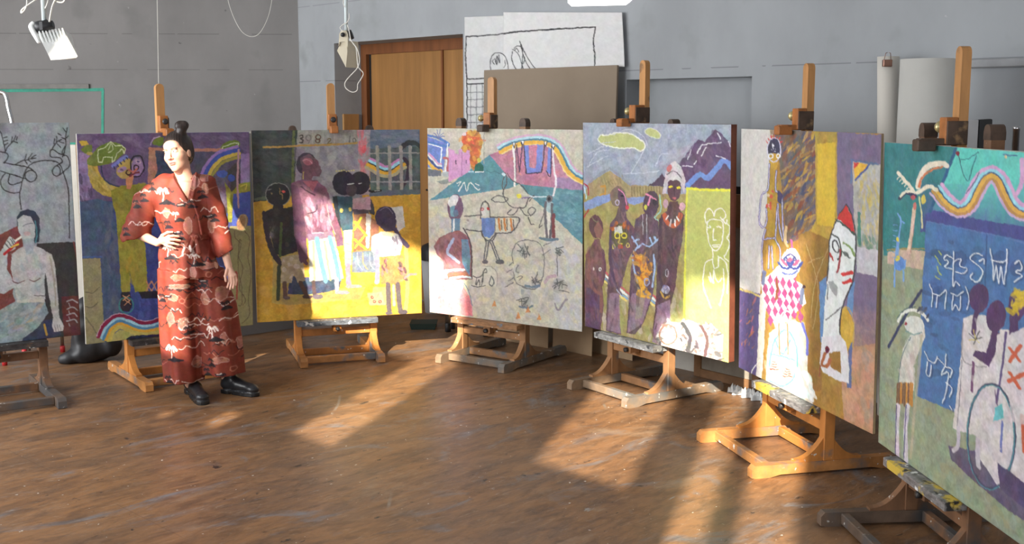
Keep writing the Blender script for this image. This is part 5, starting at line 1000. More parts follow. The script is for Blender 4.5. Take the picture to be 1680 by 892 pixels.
    for cx, cy in ((1552, 425), (1575, 425), (1640, 425), (1668, 440), (1540, 482), (1568, 480)): c.ell(cx, cy, 12, 14, (56, 86, 132), 0, .1, .6)
    glyph(c, [[(1565, 412), (1564, 440), (1563, 468), (1568, 462), (1574, 468)], [(1564, 424), (1554, 418), (1549, 424), (1556, 430), (1550, 438), (1562, 440)], [(1566, 428), (1576, 424), (1575, 436), (1586, 440), (1582, 448), (1568, 446)],
              [(1612, 418), (1598, 416), (1592, 424), (1604, 434), (1612, 446), (1604, 462), (1592, 456), (1596, 448)], [(1606, 428), (1614, 424), (1614, 432)],
              [(1624, 408), (1628, 430), (1630, 460), (1634, 436), (1638, 464), (1642, 436), (1646, 466), (1650, 440), (1652, 408)], [(1626, 426), (1640, 430), (1650, 426)], [(1664, 432), (1672, 428), (1676, 440), (1666, 446), (1676, 452), (1664, 462)],
              [(1525, 466), (1530, 480), (1528, 502)], [(1530, 480), (1542, 484), (1552, 476), (1550, 506)], [(1538, 484), (1536, 504)], [(1560, 480), (1570, 484), (1580, 478)], [(1564, 484), (1562, 508), (1568, 500), (1574, 508), (1576, 486)], [(1584, 470), (1590, 490), (1586, 506)]], GW, 1.8, DK)
    glyph(c, [[(1517, 576), (1524, 590), (1534, 594), (1538, 584)], [(1522, 592), (1520, 612), (1526, 616), (1528, 598)], [(1552, 580), (1550, 600), (1544, 614), (1556, 610), (1552, 640), (1546, 660)], [(1550, 600), (1562, 606), (1558, 618)], [(1538, 586), (1548, 596)], [(1552, 626), (1562, 636), (1558, 650)], [(1558, 664), (1562, 672)]], GW, 1.8, DK)
    for i in range(6): c.line([(1534 + c.r.random() * 10, 412 + i * 8), (1538 + c.r.random() * 8, 418 + i * 8)], (176, 190, 90), 2)
    # pelican-headed man
    c.line([(1512, 476), (1490, 510), (1458, 568)], (48, 62, 96), 5, dry=.1)
    BD = (198, 196, 186)
    c.poly([(1500, 538), (1516, 534), (1518, 552), (1506, 580), (1498, 600), (1500, 640), (1474, 636), (1476, 600), (1482, 570), (1492, 552)], BD, .1); c.ell(1500, 532, 17, 14, (206, 210, 204), .3); c.line([(1474, 526), (1480, 514), (1496, 508), (1514, 514), (1522, 524)], (214, 218, 210), 6); c.line([(1472, 522), (1484, 508), (1502, 503)], (60, 90, 96), 1.8); c.line([(1486, 542), (1500, 548), (1512, 544)], (110, 150, 150), 2); c.ell(1486, 530, 2.4, 3, (150, 50, 60)); c.dabs([(1500, 506), (1522, 504), (1526, 522), (1510, 520)], [(50, 60, 84), (84, 100, 116)], 8, 5, -.8, .3, .9)
    c.line([(1494, 552), (1482, 578), (1476, 606), (1473, 640)], (100, 120, 124), 1.6); c.dabs([(1478, 570), (1504, 560), (1498, 630), (1476, 630)], [(214, 210, 204), (176, 182, 176), (190, 176, 168)], 24, 8, 1.4, .3, .6)
    for x in np.linspace(1473, 1497, 9): c.line([(x, 628), (x - 1, 660 + 6 * c.r.random())], (196, 130, 54) if c.r.random() > .3 else (120, 84, 60), 3.4)
    for a, b in ((1474, 1472), (1490, 1486)): c.line([(a, 664), (b, 700), (b + 1, 756)], (196, 190, 200), 8, .1); c.line([(a - 3, 664), (b - 3, 750)], (84, 78, 120), 1.8)
    c.line([(1512, 550), (1508, 600), (1500, 680), (1494, 750)], (176, 170, 140), 5, a=.7)
    # women in white
    PR = (84, 60, 102); CRM = (204, 198, 200)
    c.poly([(1556, 730), (1600, 738), (1640, 760), (1690, 800), (1800, 850), (1800, 920), (1660, 840), (1600, 790), (1560, 752)], (88, 78, 112), .1, .85)
    c.poly([(1580, 522), (1598, 514), (1616, 516), (1628, 528), (1640, 590), (1632, 660), (1626, 730), (1596, 712), (1563, 702), (1570, 640), (1577, 580)], CRM, .08); c.ell(1606, 488, 16, 24, PR, 0, .08); c.line([(1606, 500), (1600, 520), (1597, 546)], PR, 7); c.line([(1580, 530), (1578, 570), (1582, 592), (1604, 600), (1618, 600)], (150, 146, 150), 2); c.line([(1578, 590), (1575, 640), (1570, 700)], (130, 128, 140), 1.6); c.line([(1597, 594), (1594, 640)], (110, 70, 110), 4)
    c.dabs([(1582, 530), (1620, 530), (1620, 700), (1570, 695)], [(216, 212, 214), (190, 186, 190), (206, 196, 190)], 50, 9, 1.4, .3, .6)
    for a in range(7): c.line([(1600, 556), (1600 + 11 * math.cos(a * .9), 552 + 12 * math.sin(a * .9))], (206, 190, 90) if a % 2 else (70, 70, 70), 1.4)
    c.poly([(1640, 540), (1668, 540), (1690, 620), (1690, 840), (1640, 800), (1600, 740), (1610, 660), (1630, 610)], CRM, .08); c.ell(1634, 518, 16, 26, PR, .1, .08); c.poly([(1628, 540), (1640, 545), (1632, 580), (1622, 600), (1596, 582), (1600, 574), (1618, 578)], PR, .08); c.poly([(1636, 548), (1652, 540), (1648, 600), (1636, 640), (1630, 600)], (210, 204, 206)); c.line([(1650, 545), (1644, 600), (1634, 660)], (96, 80, 130), 3)
    c.dabs([(1612, 640), (1680, 640), (1680, 800), (1630, 780)], [(216, 212, 216), (186, 182, 190), (200, 200, 206)], 70, 10, 1.4, .3, .6)
    c.ring(1626, 714, 39, 86, (70, 76, 104), 3.4); c.ring(1625, 716, 39, 86, (70, 150, 160), 1.4); c.poly([(1632, 668), (1644, 660), (1646, 684), (1630, 690)], (96, 188, 192), .08); c.line([(1632, 640), (1636, 664)], (110, 84, 120), 1.6); c.line([(1644, 690), (1642, 740)], (96, 110, 180), 3, dry=.3)
    c.line([(1572, 700), (1572, 728), (1564, 738)], (190, 184, 196), 6); c.line([(1604, 720), (1604, 758), (1606, 764)], (190, 184, 196), 7)
    c.ell(1668, 500, 14, 26, PR); c.line([(1664, 500), (1662, 552)], PR, 12); c.dabs([(1656, 478), (1680, 478), (1680, 512), (1656, 512)], [(220, 190, 54), (206, 176, 40)], 26, 7, None, .4, .95); c.poly([(1654, 548), (1680, 536), (1760, 560), (1760, 850), (1680, 800), (1660, 640)], CRM, .08)
    for a, b in (((1656, 570), (1672, 590)), ((1674, 566), (1656, 592)), ((1654, 624), (1680, 612)), ((1656, 610), (1672, 636)), ((1676, 680), (1680, 740))): c.line([a, b], (206, 96, 66), 5, dry=.15)
    c.poly([(1654, 640), (1690, 640), (1690, 700), (1660, 690)], (206, 202, 204), .08, .8); c.poly([(1636, 758), (1654, 770), (1690, 800), (1690, 840), (1640, 800)], (84, 74, 110), .1)
    return c

painting(1, art1(), 'grey painting of a pale seated nude playing a red pipe', m_boardedge)
painting(2, art2(), 'purple and blue painting of an ochre figure raising an arm, behind the woman', m_whiteedge)
painting(3, art3(), 'yellow painting of a dark family standing in a row before a picket fence', m_boardedge)
painting(4, art4(), 'cream painting with a rainbow arch, pink castle, torso and winged sketch', m_boardedge)
painting(5, art5(), 'painting of four tall dark figures beside a yellow-green panel with a line-drawn woman', m_brownedge, .05)
painting(6, art6(), 'ochre and violet painting with a white mask face and harlequin cloth', m_boardedge, .015)
painting(7, art7(), 'turquoise painting with a palm tree, rainbow wave and women in white', m_whiteedge)

# ---------------------------------------------------------------- smooth solids from distance fields
class Field:
    def __init__(s, lo, hi, h):
        s.lo = np.array(lo, float); s.h = h; s.n = np.ceil((np.array(hi) - s.lo) / h).astype(int) + 1
        s.f = np.full(s.n, .05, np.float32)
    def block(s, lo, hi, pad=.05):
        a = np.clip(np.floor((np.array(lo) - pad - s.lo) / s.h).astype(int), 0, s.n); b = np.clip(np.ceil((np.array(hi) + pad - s.lo) / s.h).astype(int) + 1, 0, s.n)
        if np.any(b <= a): return None, None
        sl = tuple(slice(a[i], b[i]) for i in range(3))
        g = np.meshgrid(*[(s.lo[i] + s.h * np.arange(a[i], b[i])).astype(np.float32) for i in range(3)], indexing='ij')
        return sl, g
    def join(s, sl, d, k):
        f = s.f[sl]
        if k <= 0: s.f[sl] = np.minimum(f, d)
        else:
            t = np.clip(.5 + .5 * (f - d) / k, 0, 1); s.f[sl] = f * (1 - t) + d * t - k * t * (1 - t)
    def cut(s, sl, d, k=.004):
        f = s.f[sl]; t = np.clip(.5 - .5 * (f + d) / k, 0, 1); s.f[sl] = f * (1 - t) - d * t + k * t * (1 - t)
    def cone(s, a, b, ra, rb, k=.01, ys=1.0):
        """tapered capsule; ys < 1 flattens it in depth"""
        a = np.array(a, float); b = np.array(b, float); r = max(ra, rb)
        sl, (X, Y, Z) = s.block(np.minimum(a, b) - r, np.maximum(a, b) + r)
        if sl is None: return s
        ab = b - a; yc = lambda t: a[1] + ab[1] * t
        L = ab @ ab + 1e-12; t = np.clip(((X - a[0]) * ab[0] + (Y - a[1]) * ab[1] + (Z - a[2]) * ab[2]) / L, 0, 1)
        d = np.sqrt((X - a[0] - ab[0] * t) ** 2 + ((Y - yc(t)) / ys) ** 2 + (Z - a[2] - ab[2] * t) ** 2) - (ra + (rb - ra) * t)
        s.join(sl, d, k); return s
    def chain(s, pts, rs, k=.008, ys=1.0):
        for i in range(len(pts) - 1): s.cone(pts[i], pts[i + 1], rs[i], rs[i + 1], k, ys)
        return s
    def ellipsoid(s, c, r, M=None, k=.01, cut=False):
        c = np.array(c, float); R = max(r); sl, g = s.block(c - R, c + R)
        if sl is None: return s
        P = np.stack(g, -1) - c.astype(np.float32)
        if M is not None: P = P @ np.array(M).astype(np.float32)        # columns of M: local axes in world
        q = P / np.array(r, np.float32); k0 = np.sqrt((q ** 2).sum(-1)); k1 = np.sqrt(((q / np.array(r, np.float32)) ** 2).sum(-1)) + 1e-9
        d = k0 * (k0 - 1) / k1
        (s.cut if cut else s.join)(sl, d, k); return s
    def loft(s, rows, k=.01, fold=None, pw=2.0):
        """rows of (z, xc, yc, a, b) from top to bottom"""
        R = np.array(sorted(rows), float); zs = R[:, 0]
        lo = [(R[:, 1] - R[:, 3]).min(), (R[:, 2] - R[:, 4]).min(), zs[0]]; hi = [(R[:, 1] + R[:, 3]).max(), (R[:, 2] + R[:, 4]).max(), zs[-1]]
        sl, (X, Y, Z) = s.block(lo, hi)
        z1 = Z[0, 0, :]; I = [np.interp(z1, zs, R[:, i]).astype(np.float32)[None, None] for i in range(1, 5)]
        ux = (X - I[0]) / I[2]; uy = (Y - I[1]) / I[3]
        rr = (np.abs(ux) ** pw + np.abs(uy) ** pw) ** (1 / pw)
        sc = np.minimum(I[2], I[3])
        if fold is not None: rr = rr - fold(np.arctan2(uy, ux), Z) / sc
        d = (rr - 1) * sc
        d = np.maximum(d, np.maximum(zs[0] - Z, Z - zs[-1])); s.join(sl, d.astype(np.float32), k); return s
    def plane_cut(s, lo, hi, p, n):
        sl, (X, Y, Z) = s.block(lo, hi, 0)
        d = (X - p[0]) * n[0] + (Y - p[1]) * n[1] + (Z - p[2]) * n[2]; s.f[sl] = np.maximum(s.f[sl], d); return s
    def mesh(s, name, origin=(0, 0, 0)):
        f = s.f; f[0] = f[-1] = .05; f[:, 0] = f[:, -1] = .05; f[:, :, 0] = f[:, :, -1] = .05
        ins = f < 0; n = s.n
        c = np.zeros(tuple(n - 1), np.uint8)
        for dx in (0, 1):
            for dy in (0, 1):
                for dz in (0, 1): c += ins[dx:n[0] - 1 + dx, dy:n[1] - 1 + dy, dz:n[2] - 1 + dz]
        act = np.argwhere((c > 0) & (c < 8)); idx = -np.ones(tuple(n - 1), np.int32); idx[tuple(act.T)] = np.arange(len(act))
        acc = np.zeros((len(act), 3)); cnt = np.zeros(len(act)); cor = [(x, y, z) for x in (0, 1) for y in (0, 1) for z in (0, 1)]
        val = {k: f[act[:, 0] + k[0], act[:, 1] + k[1], act[:, 2] + k[2]].astype(float) for k in cor}
        for a in cor:
            for ax in range(3):
                if a[ax]: continue
                b = list(a); b[ax] = 1; b = tuple(b); va, vb = val[a], val[b]; m = (va < 0) != (vb < 0)
                t = np.where(m, va / np.where(m, va - vb, 1), 0); p = np.array(a, float)[None].repeat(len(act), 0); p[:, ax] = t
                acc[m] += p[m]; cnt[m] += 1
        V = s.lo + s.h * (act + acc / cnt[:, None]); Fs = []
        for ax in range(3):
            o1, o2 = (ax + 1) % 3, (ax + 2) % 3; sa = [slice(None)] * 3; sb = [slice(None)] * 3; sa[ax] = slice(0, -1); sb[ax] = slice(1, None)
            A, B = ins[tuple(sa)], ins[tuple(sb)]
            for flip, mk in ((0, A & ~B), (1, ~A & B)):
                e = np.argwhere(mk); e = e[(e[:, o1] > 0) & (e[:, o2] > 0)]
                if not len(e): continue
                q = []
                for (u, v) in ((0, 0), (1, 0), (1, 1), (0, 1)):
                    g = e.copy(); g[:, o1] -= 1 - u; g[:, o2] -= 1 - v; g[:, o1] = np.minimum(g[:, o1], n[o1] - 2); g[:, o2] = np.minimum(g[:, o2], n[o2] - 2); q.append(idx[tuple(g.T)])
                q = np.stack(q, -1); Fs.append(q[:, ::-1] if flip else q)
        fa = np.concatenate(Fs); fa = fa[(fa >= 0).all(1)]
        me = bpy.data.meshes.new(name); V0 = V - np.array(origin)
        me.vertices.add(len(V)); me.vertices.foreach_set('co', V0.reshape(-1).astype(np.float32))
        me.loops.add(fa.size); me.loops.foreach_set('vertex_index', fa.reshape(-1).astype(np.int32))
        me.polygons.add(len(fa)); me.polygons.foreach_set('loop_start', (np.arange(len(fa)) * 4).astype(np.int32))
        me.polygons.foreach_set('use_smooth', np.ones(len(fa), bool)); me.update(calc_edges=True)
        return me, V

# ---------------------------------------------------------------- the woman
WY = 7.2
def P(x, y, dy=0.0): return on_y(x, y, WY + dy)
PX0, PX1 = P(190, 450)[0], P(410, 450)[0]
w_base = np.array([-1.97, 7.2, 0.0])
woman = thing('person', 'woman in a rust-red patterned jumpsuit, hand on hip, dark hair in a bun', 'person', tuple(w_base))
def face_axes():
    th, roll = math.radians(14), math.radians(11)
    fwd = np.array([-math.sin(th), -math.cos(th), .02]); fwd /= np.linalg.norm(fwd)
    side = np.array([math.cos(th), -math.sin(th), 0.0]); up = np.cross(side, -fwd) * -1
    up = np.cross(fwd, side) * -1 if np.cross(fwd, side)[2] < 0 else np.cross(fwd, side)
    s2 = side * math.cos(roll) - up * math.sin(roll) * -1; u2 = np.cross(s2, fwd); u2 = u2 if u2[2] > 0 else -u2
    return s2, fwd, u2
HS, HF, HU = face_axes()
if HU[0] > 0:                                                       # head tips towards the left of the picture
    HS, HU = (HS - 2 * (HS @ np.array([0, 0, 1])) * np.array([0, 0, 1])), (HU * np.array([-1, 1, 1])); HS /= np.linalg.norm(HS); HU = HU - HF * (HU @ HF); HU /= np.linalg.norm(HU); HS = np.cross(HF, HU); HS = HS if HS[0] > 0 else -HS
HC_ = P(291.5, 252.0)
HM = np.stack([HS, HF, HU], 1)
def h(x, y, z): return HC_ + HM @ np.array([x, y, z])
def wrist_hand(Fd, palm0, palm1, knuckles, tips, bend, thumb, rp=.016):
    """palm and five fingers; every finger is two bent segments"""
    Fd.cone(palm0, palm1, .019, .02, .01)
    for kn, tp, r in zip(knuckles, tips, (.0078, .0084, .0082, .0070)):
        Fd.cone(palm0 * .4 + np.array(palm1) * .6, kn, rp * .8, .0095, .008)
        mid = (np.array(kn) + np.array(tp)) / 2 + np.array(bend); Fd.cone(kn, mid, r * 1.08, r, .003); Fd.cone(mid, tp, r, r * .8, .003)
    Fd.chain([np.array(t) for t in thumb], (.012, .0095, .0085, .007), .006)
def build_body():
    B = Field(P(192, 640) - np.array([.02, .34, 0]), P(405, 190) + np.array([.05, .3, .03]), .0036)
    # head
    E = B.ellipsoid
    E(h(0, -.022, .030), (.073, .092, .088), HM); E(h(0, .018, -.004), (.066, .070, .085), HM, .02); E(h(0, .030, -.058), (.052, .056, .056), HM, .025)
    E(h(0, .066, -.098), (.021, .019, .017), HM, .02); E(h(0, .060, .052), (.052, .030, .034), HM, .02)
    for s in (-1, 1):
        E(h(s * .036, .055, -.022), (.026, .030, .026), HM, .02); E(h(s * .031, .092, .012), (.019, .014, .011), HM, .008, True)
        E(h(s * .031, .0745, .0105), (.0165, .0140, .0100), HM, .005); E(h(s * .074, -.010, -.008), (.008, .018, .029), HM, .006); E(h(s * .011, .0935, -.031), (.008, .010, .007), HM, .006)
        E(h(s * .029, .0865, .0295), (.021, .008, .006), HM, .01)
    B.cone(h(0, .084, .022), h(0, .108, -.024), .0075, .0095, .008); E(h(0, .106, -.027), (.010, .010, .009), HM, .006)
    E(h(0, .088, -.055), (.022, .010, .0052), HM, .006); E(h(0, .087, -.066), (.019, .010, .0062), HM, .006); E(h(0, .098, -.0605), (.02, .006, .0012), HM, .003, True)
    # neck, trunk, arms
    nb = P(303, 303, .02)
    B.cone(h(0, -.02, -.06), nb, .050, .054, .03); B.cone(P(278, 304, .02), P(338, 304, .02), .046, .046, .05, .9)
    B.loft([(P(0, y)[2], (P(xl, y)[0] + P(xr, y)[0]) / 2, WY + .01, (P(xr, y)[0] - P(xl, y)[0]) / 2, b) for (y, xl, xr, b) in
            ((298, 280, 332, .062), (312, 270, 342, .080), (340, 270, 338, .086), (384, 278, 336, .078), (425, 270, 346, .095), (455, 272, 356, .095))], .03)
    for (hip, kn, an) in ((P(293, 440), P(303, 530), P(312, 628)), (P(338, 440), P(358, 530), P(373, 622, .09))): B.chain([hip, kn, an], (.075, .05, .036), .03)
    # arm on the hip
    sh, el, wr = P(266, 306, .02), P(216, 378, .03), P(258, 398, -.085)
    B.chain([sh, el], (.044, .036), .02); B.chain([el, wr], (.037, .024), .012)
    wrist_hand(B, wr, P(270, 394, -.128), [P(277, 387, -.140), P(278, 392.5, -.144), P(277, 398, -.143), P(274, 403, -.136)],
               [P(293.5, 387.5, -.138), P(296, 394.5, -.140), P(293.5, 401.5, -.139), P(288, 407.5, -.132)], (0, -.010, .004), [wr, P(266, 386, -.118), P(275, 381, -.126), P(283, 380.5, -.124)])
    # hanging arm
    sh, el, wr = P(343, 306, .02), P(361, 384, .03), P(374.5, 434, -.03)
    B.chain([sh, el], (.044, .036), .02); B.chain([el, wr], (.036, .022), .012)
    wrist_hand(B, wr, P(379, 447, -.045), [P(375.5, 452, -.060), P(379.5, 453.5, -.062), P(383, 453, -.058), P(386, 451, -.050)],
               [P(373, 471.5, -.072), P(377.5, 474, -.074), P(382.5, 472.5, -.068), P(387, 467.5, -.058)], (.006, .004, 0), [wr, P(372, 444, -.060), P(369.5, 453, -.076), P(370.5, 461, -.082)])
    me, V = B.mesh('body', w_base)
    L = (V - HC_) @ HM
    c = np.tile(np.array([206, 160, 138.0]), (len(V), 1)); c += (rng.random((len(V), 1)) - .5) * 4
    head = np.abs(L).max(1) < .2
    def spot(cx, cy, cz, rx, rz, col, a, ymin=.05):
        d = ((L[:, 0] - cx) / rx) ** 2 + ((L[:, 2] - cz) / rz) ** 2; w = (np.clip(1.4 - d, 0, 1) * a * (L[:, 1] > ymin) * head)[:, None]; c[:] = c * (1 - w) + np.array(col) * w
    spot(0, 0, -.060, .023, .0105, (176, 92, 88), .9); spot(0, 0, -.0605, .019, .0018, (130, 66, 66), .8)
    for s in (-1, 1):
        spot(s * .036, 0, -.028, .024, .02, (206, 134, 116), .5); spot(s * .009, 0, -.035, .005, .003, (150, 92, 84), .8)
        for i in range(6): t = i / 5; spot(s * (.016 + .027 * t), 0, 0.028 + .006 * math.sin(t * 2.2) - .003 * t, .006, .0034, (96, 68, 56), .8)
        spot(s * .031, 0, .0195, .015, .0020, (120, 84, 74), .6)
    set_colors(me, c); b = link('body', me, attr_mat('skin', .5, 0, 1, .4, .0), woman)
    for s in (-1, 1):                                              # eyes looking to the left of the picture
        o = h(s * .031, .0800, .0105); gaze = HF + HS * -.55 + HU * .06; gaze /= np.linalg.norm(gaze); mb = MB()
        n1, n2 = 14, 10; vs = []; cs = []
        for i in range(n2 + 1):
            for j in range(n1):
                a = math.pi * i / n2; p = 2 * math.pi * j / n1; d = HF * math.cos(a) + (HS * math.cos(p) + HU * math.sin(p)) * math.sin(a); vs.append(o - w_base + d * .0126)
                q = d @ gaze; cs.append((30, 24, 22) if q > .965 else (96, 74, 52) if q > .86 else (228, 222, 216))
        fs = [(i * n1 + j, i * n1 + (j + 1) % n1, (i + 1) * n1 + (j + 1) % n1, (i + 1) * n1 + j) for i in range(n2) for j in range(n1)]
        mb.add(vs, fs, True); me2 = mb.mesh('eye'); set_colors(me2, np.array(cs, float)); link('eye', me2, attr_mat('eyeball', .15, 0), woman)
build_body()
def build_hair():
    Hf = Field(HC_ - .2, HC_ + np.array([.2, .2, .27]), .0036)
    Hf.ellipsoid(h(0, -.026, .044), (.086, .104, .104), HM, 0); Hf.ellipsoid(h(0, -.06, -.01), (.070, .062, .075), HM, .03)
    sl, g = Hf.block(HC_ - .2, HC_ + .25, 0); Q = np.stack(g, -1) - HC_.astype(np.float32); Lc = Q @ HM.astype(np.float32)
    # hairline: everything in front of a slanted curved sheet is face
    line = .028 + .050 * np.clip((Lc[..., 2] + .03) / .125, -.8, 1) - 1.7 * (np.abs(Lc[..., 0]) - .02).clip(0) ** 1.6
    Hf.f[sl] = np.maximum(Hf.f[sl], (Lc[..., 1] - line) * .8)
    strands = .0009 * np.sin(Lc[..., 0] * 420 + 3 * np.sin(Lc[..., 1] * 60)); Hf.f[sl] += strands.astype(np.float32)
    bc = P(298, 207.5, .01)
    t = np.linspace(0, 2 * np.pi, 15); ring_ = [bc + np.array([.022 * math.cos(a), .012 * math.sin(a), .020 * math.sin(a)]) for a in t]
    Hf.chain(ring_, [.019 + .004 * math.sin(3 * a) for a in t], .006); Hf.ellipsoid(bc, (.024, .024, .024), None, .01); Hf.cone(bc + np.array([0, 0, -.02]), P(297, 217, .01), .024, .034, .02)
    me, V = Hf.mesh('hair', w_base); c = np.tile(np.array([40, 28, 24.0]), (len(V), 1)) * (1 + .12 * np.sin(((V - HC_) @ HM)[:, :1] * 420)); set_colors(me, c)
    link('hair', me, attr_mat('hair', .38, .2, 220, .5), woman)
build_hair()
e = MB(); eo = h(.078, -.008, -.04) - w_base
e.tube([eo + np.array([.011 * math.cos(a), 0, .013 * math.sin(a) - .01]) for a in np.linspace(0, 2 * math.pi, 14)], .0032, 8, False); e.build('earring', mat('earring_metal', (70, 52, 34), .3, .1, metal=.8), woman)

def fabric_canvas():
    c = Canvas([(190, 265), (410, 265), (410, 632), (190, 632)], 330, 550, (120, 52, 39), 21, 2, .05)
    W, BK, PK, BE = (214, 198, 190), (34, 24, 28), (166, 104, 88), (176, 132, 116)
    r = np.random.default_rng(5)
    for i in range(120):                                            # ridge lines in white, black and rose
        x, y = 195 + 200 * r.random(), 275 + 345 * r.random(); n = 5 + int(4 * r.random()); L = 14 + 30 * r.random(); ph = r.random() * 6
        pts = [(x + L * k / n, y + 3.2 * math.sin(ph + 1.9 * k) + r.normal() * 1.2) for k in range(n + 1)]
        c.line(pts, [W, BK, PK, BK, PK, BK, W][i % 7], [1.0, 1.5, 1.0][i % 3], smooth=i % 2 == 0)
    def patch(x, y, w, hh):
        q = [(x + w * math.cos(a) * (.7 + .5 * r.random()), y + hh * math.sin(a) * (.7 + .5 * r.random())) for a in np.linspace(0, 6.28, 11)[:-1]]
        c.poly(q, BE, .14, .62, True, .25); c.line(q, W, .8, closed=True, a=.5)
    for p in ((330, 298, 8, 11), (344, 290, 7, 7), (318, 366, 7, 13), (352, 366, 6, 12), (228, 312, 8, 6), (284, 345, 6, 8), (325, 440, 6, 10), (340, 484, 7, 12), (366, 478, 10, 14), (286, 515, 8, 12), (306, 522, 8, 11), (368, 548, 6, 9), (322, 590, 6, 12), (388, 560, 5, 12), (346, 308, 5, 8), (300, 448, 12, 5), (345, 430, 14, 5), (300, 462, 16, 4), (360, 585, 16, 5), (292, 480, 9, 6)): patch(*p)
    def palm(x, y, s=1.0, dark=False):
        k = BK if dark else W
        for a in (-1, 1): c.line([(x, y), (x + a * 5 * s, y - 3.5 * s), (x + a * 9 * s, y + 2.5 * s)], k, 3.2 * s); c.line([(x, y), (x + a * 3 * s, y - 1 * s), (x + a * 5 * s, y + 4 * s)], k, 2.2 * s)
        c.line([(x, y), (x + .6, y + 8 * s), (x - .5, y + 15 * s)], k, 1.8 * s)
    def hill(x, y, s=1.0): c.poly([(x - 13 * s, y + 2), (x - 6 * s, y - 1), (x - 1, y - 5 * s), (x + 5 * s, y - 2), (x + 13 * s, y + 1), (x + 14 * s, y + 3), (x - 12 * s, y + 4)], BK, .06)
    for x, y, s in ((279, 311, 1.1), (284, 400, 1.0), (327, 414, .8), (285, 563, 1.1), (350, 533, 1.05), (300, 346, .6), (372, 300, .7)): palm(x, y, s); hill(x + 6, y + 16 * s, s)
    for x, y in ((245, 318), (215, 372), (258, 300), (285, 360), (325, 327), (340, 312), (305, 378), (356, 350), (335, 454), (270, 478), (312, 530), (370, 492), (336, 602), (276, 612), (365, 608), (345, 585), (232, 328)): palm(x, y, .55, True); hill(x + 2, y + 7, .55)
    for x, y in ((309, 332), (300, 376), (282, 478), (338, 455), (360, 607), (350, 351)): c.poly([(x - 9, y), (x + 9, y - 2), (x + 7, y + 3), (x - 6, y + 3)], BK); c.line([(x - 4, y + .4), (x + 4, y - .6)], W, 1.3)
    for x, y in ((306, 486), (348, 444), (380, 600), (372, 470)): c.ring(x, y, 4, 4, PK, 1.5)
    c.line([(312, 400), (309, 412)], W, 3); c.line([(322, 398), (326, 408)], W, 4)
    return c
def build_dress():
    D = Field(P(190, 640) - np.array([.02, .34, 0]), P(408, 262) + np.array([.05, .32, 0]), .0042)
    def rows(T, yc=0.0): return [(P(0, y)[2], (P(xl, y)[0] + P(xr, y)[0]) / 2, WY + yc, (P(xr, y)[0] - P(xl, y)[0]) / 2, b) for (y, xl, xr, b) in T]
    tf = lambda a, Z: .0035 * np.sin(a * 9 + Z * 14) + .0025 * np.sin(a * 5 - Z * 23)
    D.loft(rows(((284, 286, 322, .058), (292, 268, 344, .082), (305, 260, 350, .098), (330, 259, 349, .108), (360, 259, 345, .106), (381, 266, 344, .097), (388, 268, 343, .096), (396, 265, 346, .104), (420, 262, 353, .120), (452, 262, 364, .124))), .012, tf)
    lf = lambda a, Z: (.011 * np.sin(a * 4 + .6) + .007 * np.sin(a * 7 + Z * 3)) * np.clip((1.0 - Z) / .6, 0, 1)
    D.loft(rows(((440, 262, 324, .115), (500, 264.5, 328, .118), (560, 268, 330, .120), (622.5, 273, 331.5, .122)), -.012), .014, lf)
    D.loft(rows(((440, 312, 363, .112), (500, 321, 384, .116), (560, 328, 391, .118), (613, 333, 396, .120)), .03), .014, lf)
    # belt and bow
    D.loft(rows(((383, 266, 345, .101), (392, 266, 345, .103))), .003)
    D.ellipsoid(P(319, 388, -.108), (.026, .016, .02), None, .006); D.cone(P(317, 390, -.112), P(311, 412, -.122), .010, .016, .004, .5); D.cone(P(321, 390, -.112), P(327, 414, -.122), .010, .017, .004, .5)
    # wide sleeves
    D.cone(P(272, 302, .0), P(240, 330, .01), .070, .078, .035, .85); D.cone(P(240, 332, .01), P(222, 386, -.005), .078, .092, .02, .8)
    D.cone(P(338, 302, .0), P(354, 345, .01), .062, .060, .035, .9); D.cone(P(354, 345, .01), P(367, 412, .0), .060, .064, .02, .9)
    def cuff(a, b, end, dirn, r0, r1, ys, box):
        a, b = P(*a), P(*b); mid = (a + b) / 2; t = b - a; n = np.array([-t[2], 0, t[0]]); n /= np.linalg.norm(n); n = n if n @ (P(*end) - mid) > 0 else -n
        lo, hi = P(box[0], box[3], -.16), P(box[2], box[1], .16); D.plane_cut(np.minimum(lo, hi), np.maximum(lo, hi), mid, n)
        sl, (X, Y, Z) = D.block(np.minimum(lo, hi), np.maximum(lo, hi), 0)
        p = P(*dirn); q = P(*end); ab = q - p; L = ab @ ab; tt = np.clip(((X - p[0]) * ab[0] + (Y - p[1]) * ab[1] + (Z - p[2]) * ab[2]) / L, 0, 1)
        d = np.sqrt((X - p[0] - ab[0] * tt) ** 2 + ((Y - p[1] - ab[1] * tt) / ys) ** 2 + (Z - p[2] - ab[2] * tt) ** 2) - (r0 + (r1 - r0) * tt); D.cut(sl, d, .003)
    cuff((201, 396), (247, 385), (219, 410), (224, 380, -.005), .066, .088, .78, (190, 358, 256, 430))
    cuff((362, 421), (384, 408), (372, 435), (366, 402, .0), .044, .056, .88, (349, 388, 408, 445))
    # lapel edges, wrap crease and gathers
    for pts in ([(283, 283), (300, 305), (316, 328), (326, 356), (331, 384)], [(322, 284), (320, 305), (315, 328)]):
        Pl = [P(x, y, -(.060 + .048 * min(1, max(0, (y - 283) / 45)))) for x, y in pts]
        for a_, b_ in zip(Pl[:-1], Pl[1:]): D.cone(a_, b_, .008, .008, .006, .8)
    sl, (X, Y, Z) = D.block(P(192, 640, -.2), P(406, 280, .2), 0)
    low = np.clip((P(0, 392)[2] - Z) / .1, 0, 1) * np.clip((Z - P(0, 520)[2]) / .3, 0, 1)
    D.f[sl] += (.0035 * low * np.sin((X - P(300, 400)[0]) * 95)).astype(np.float32)
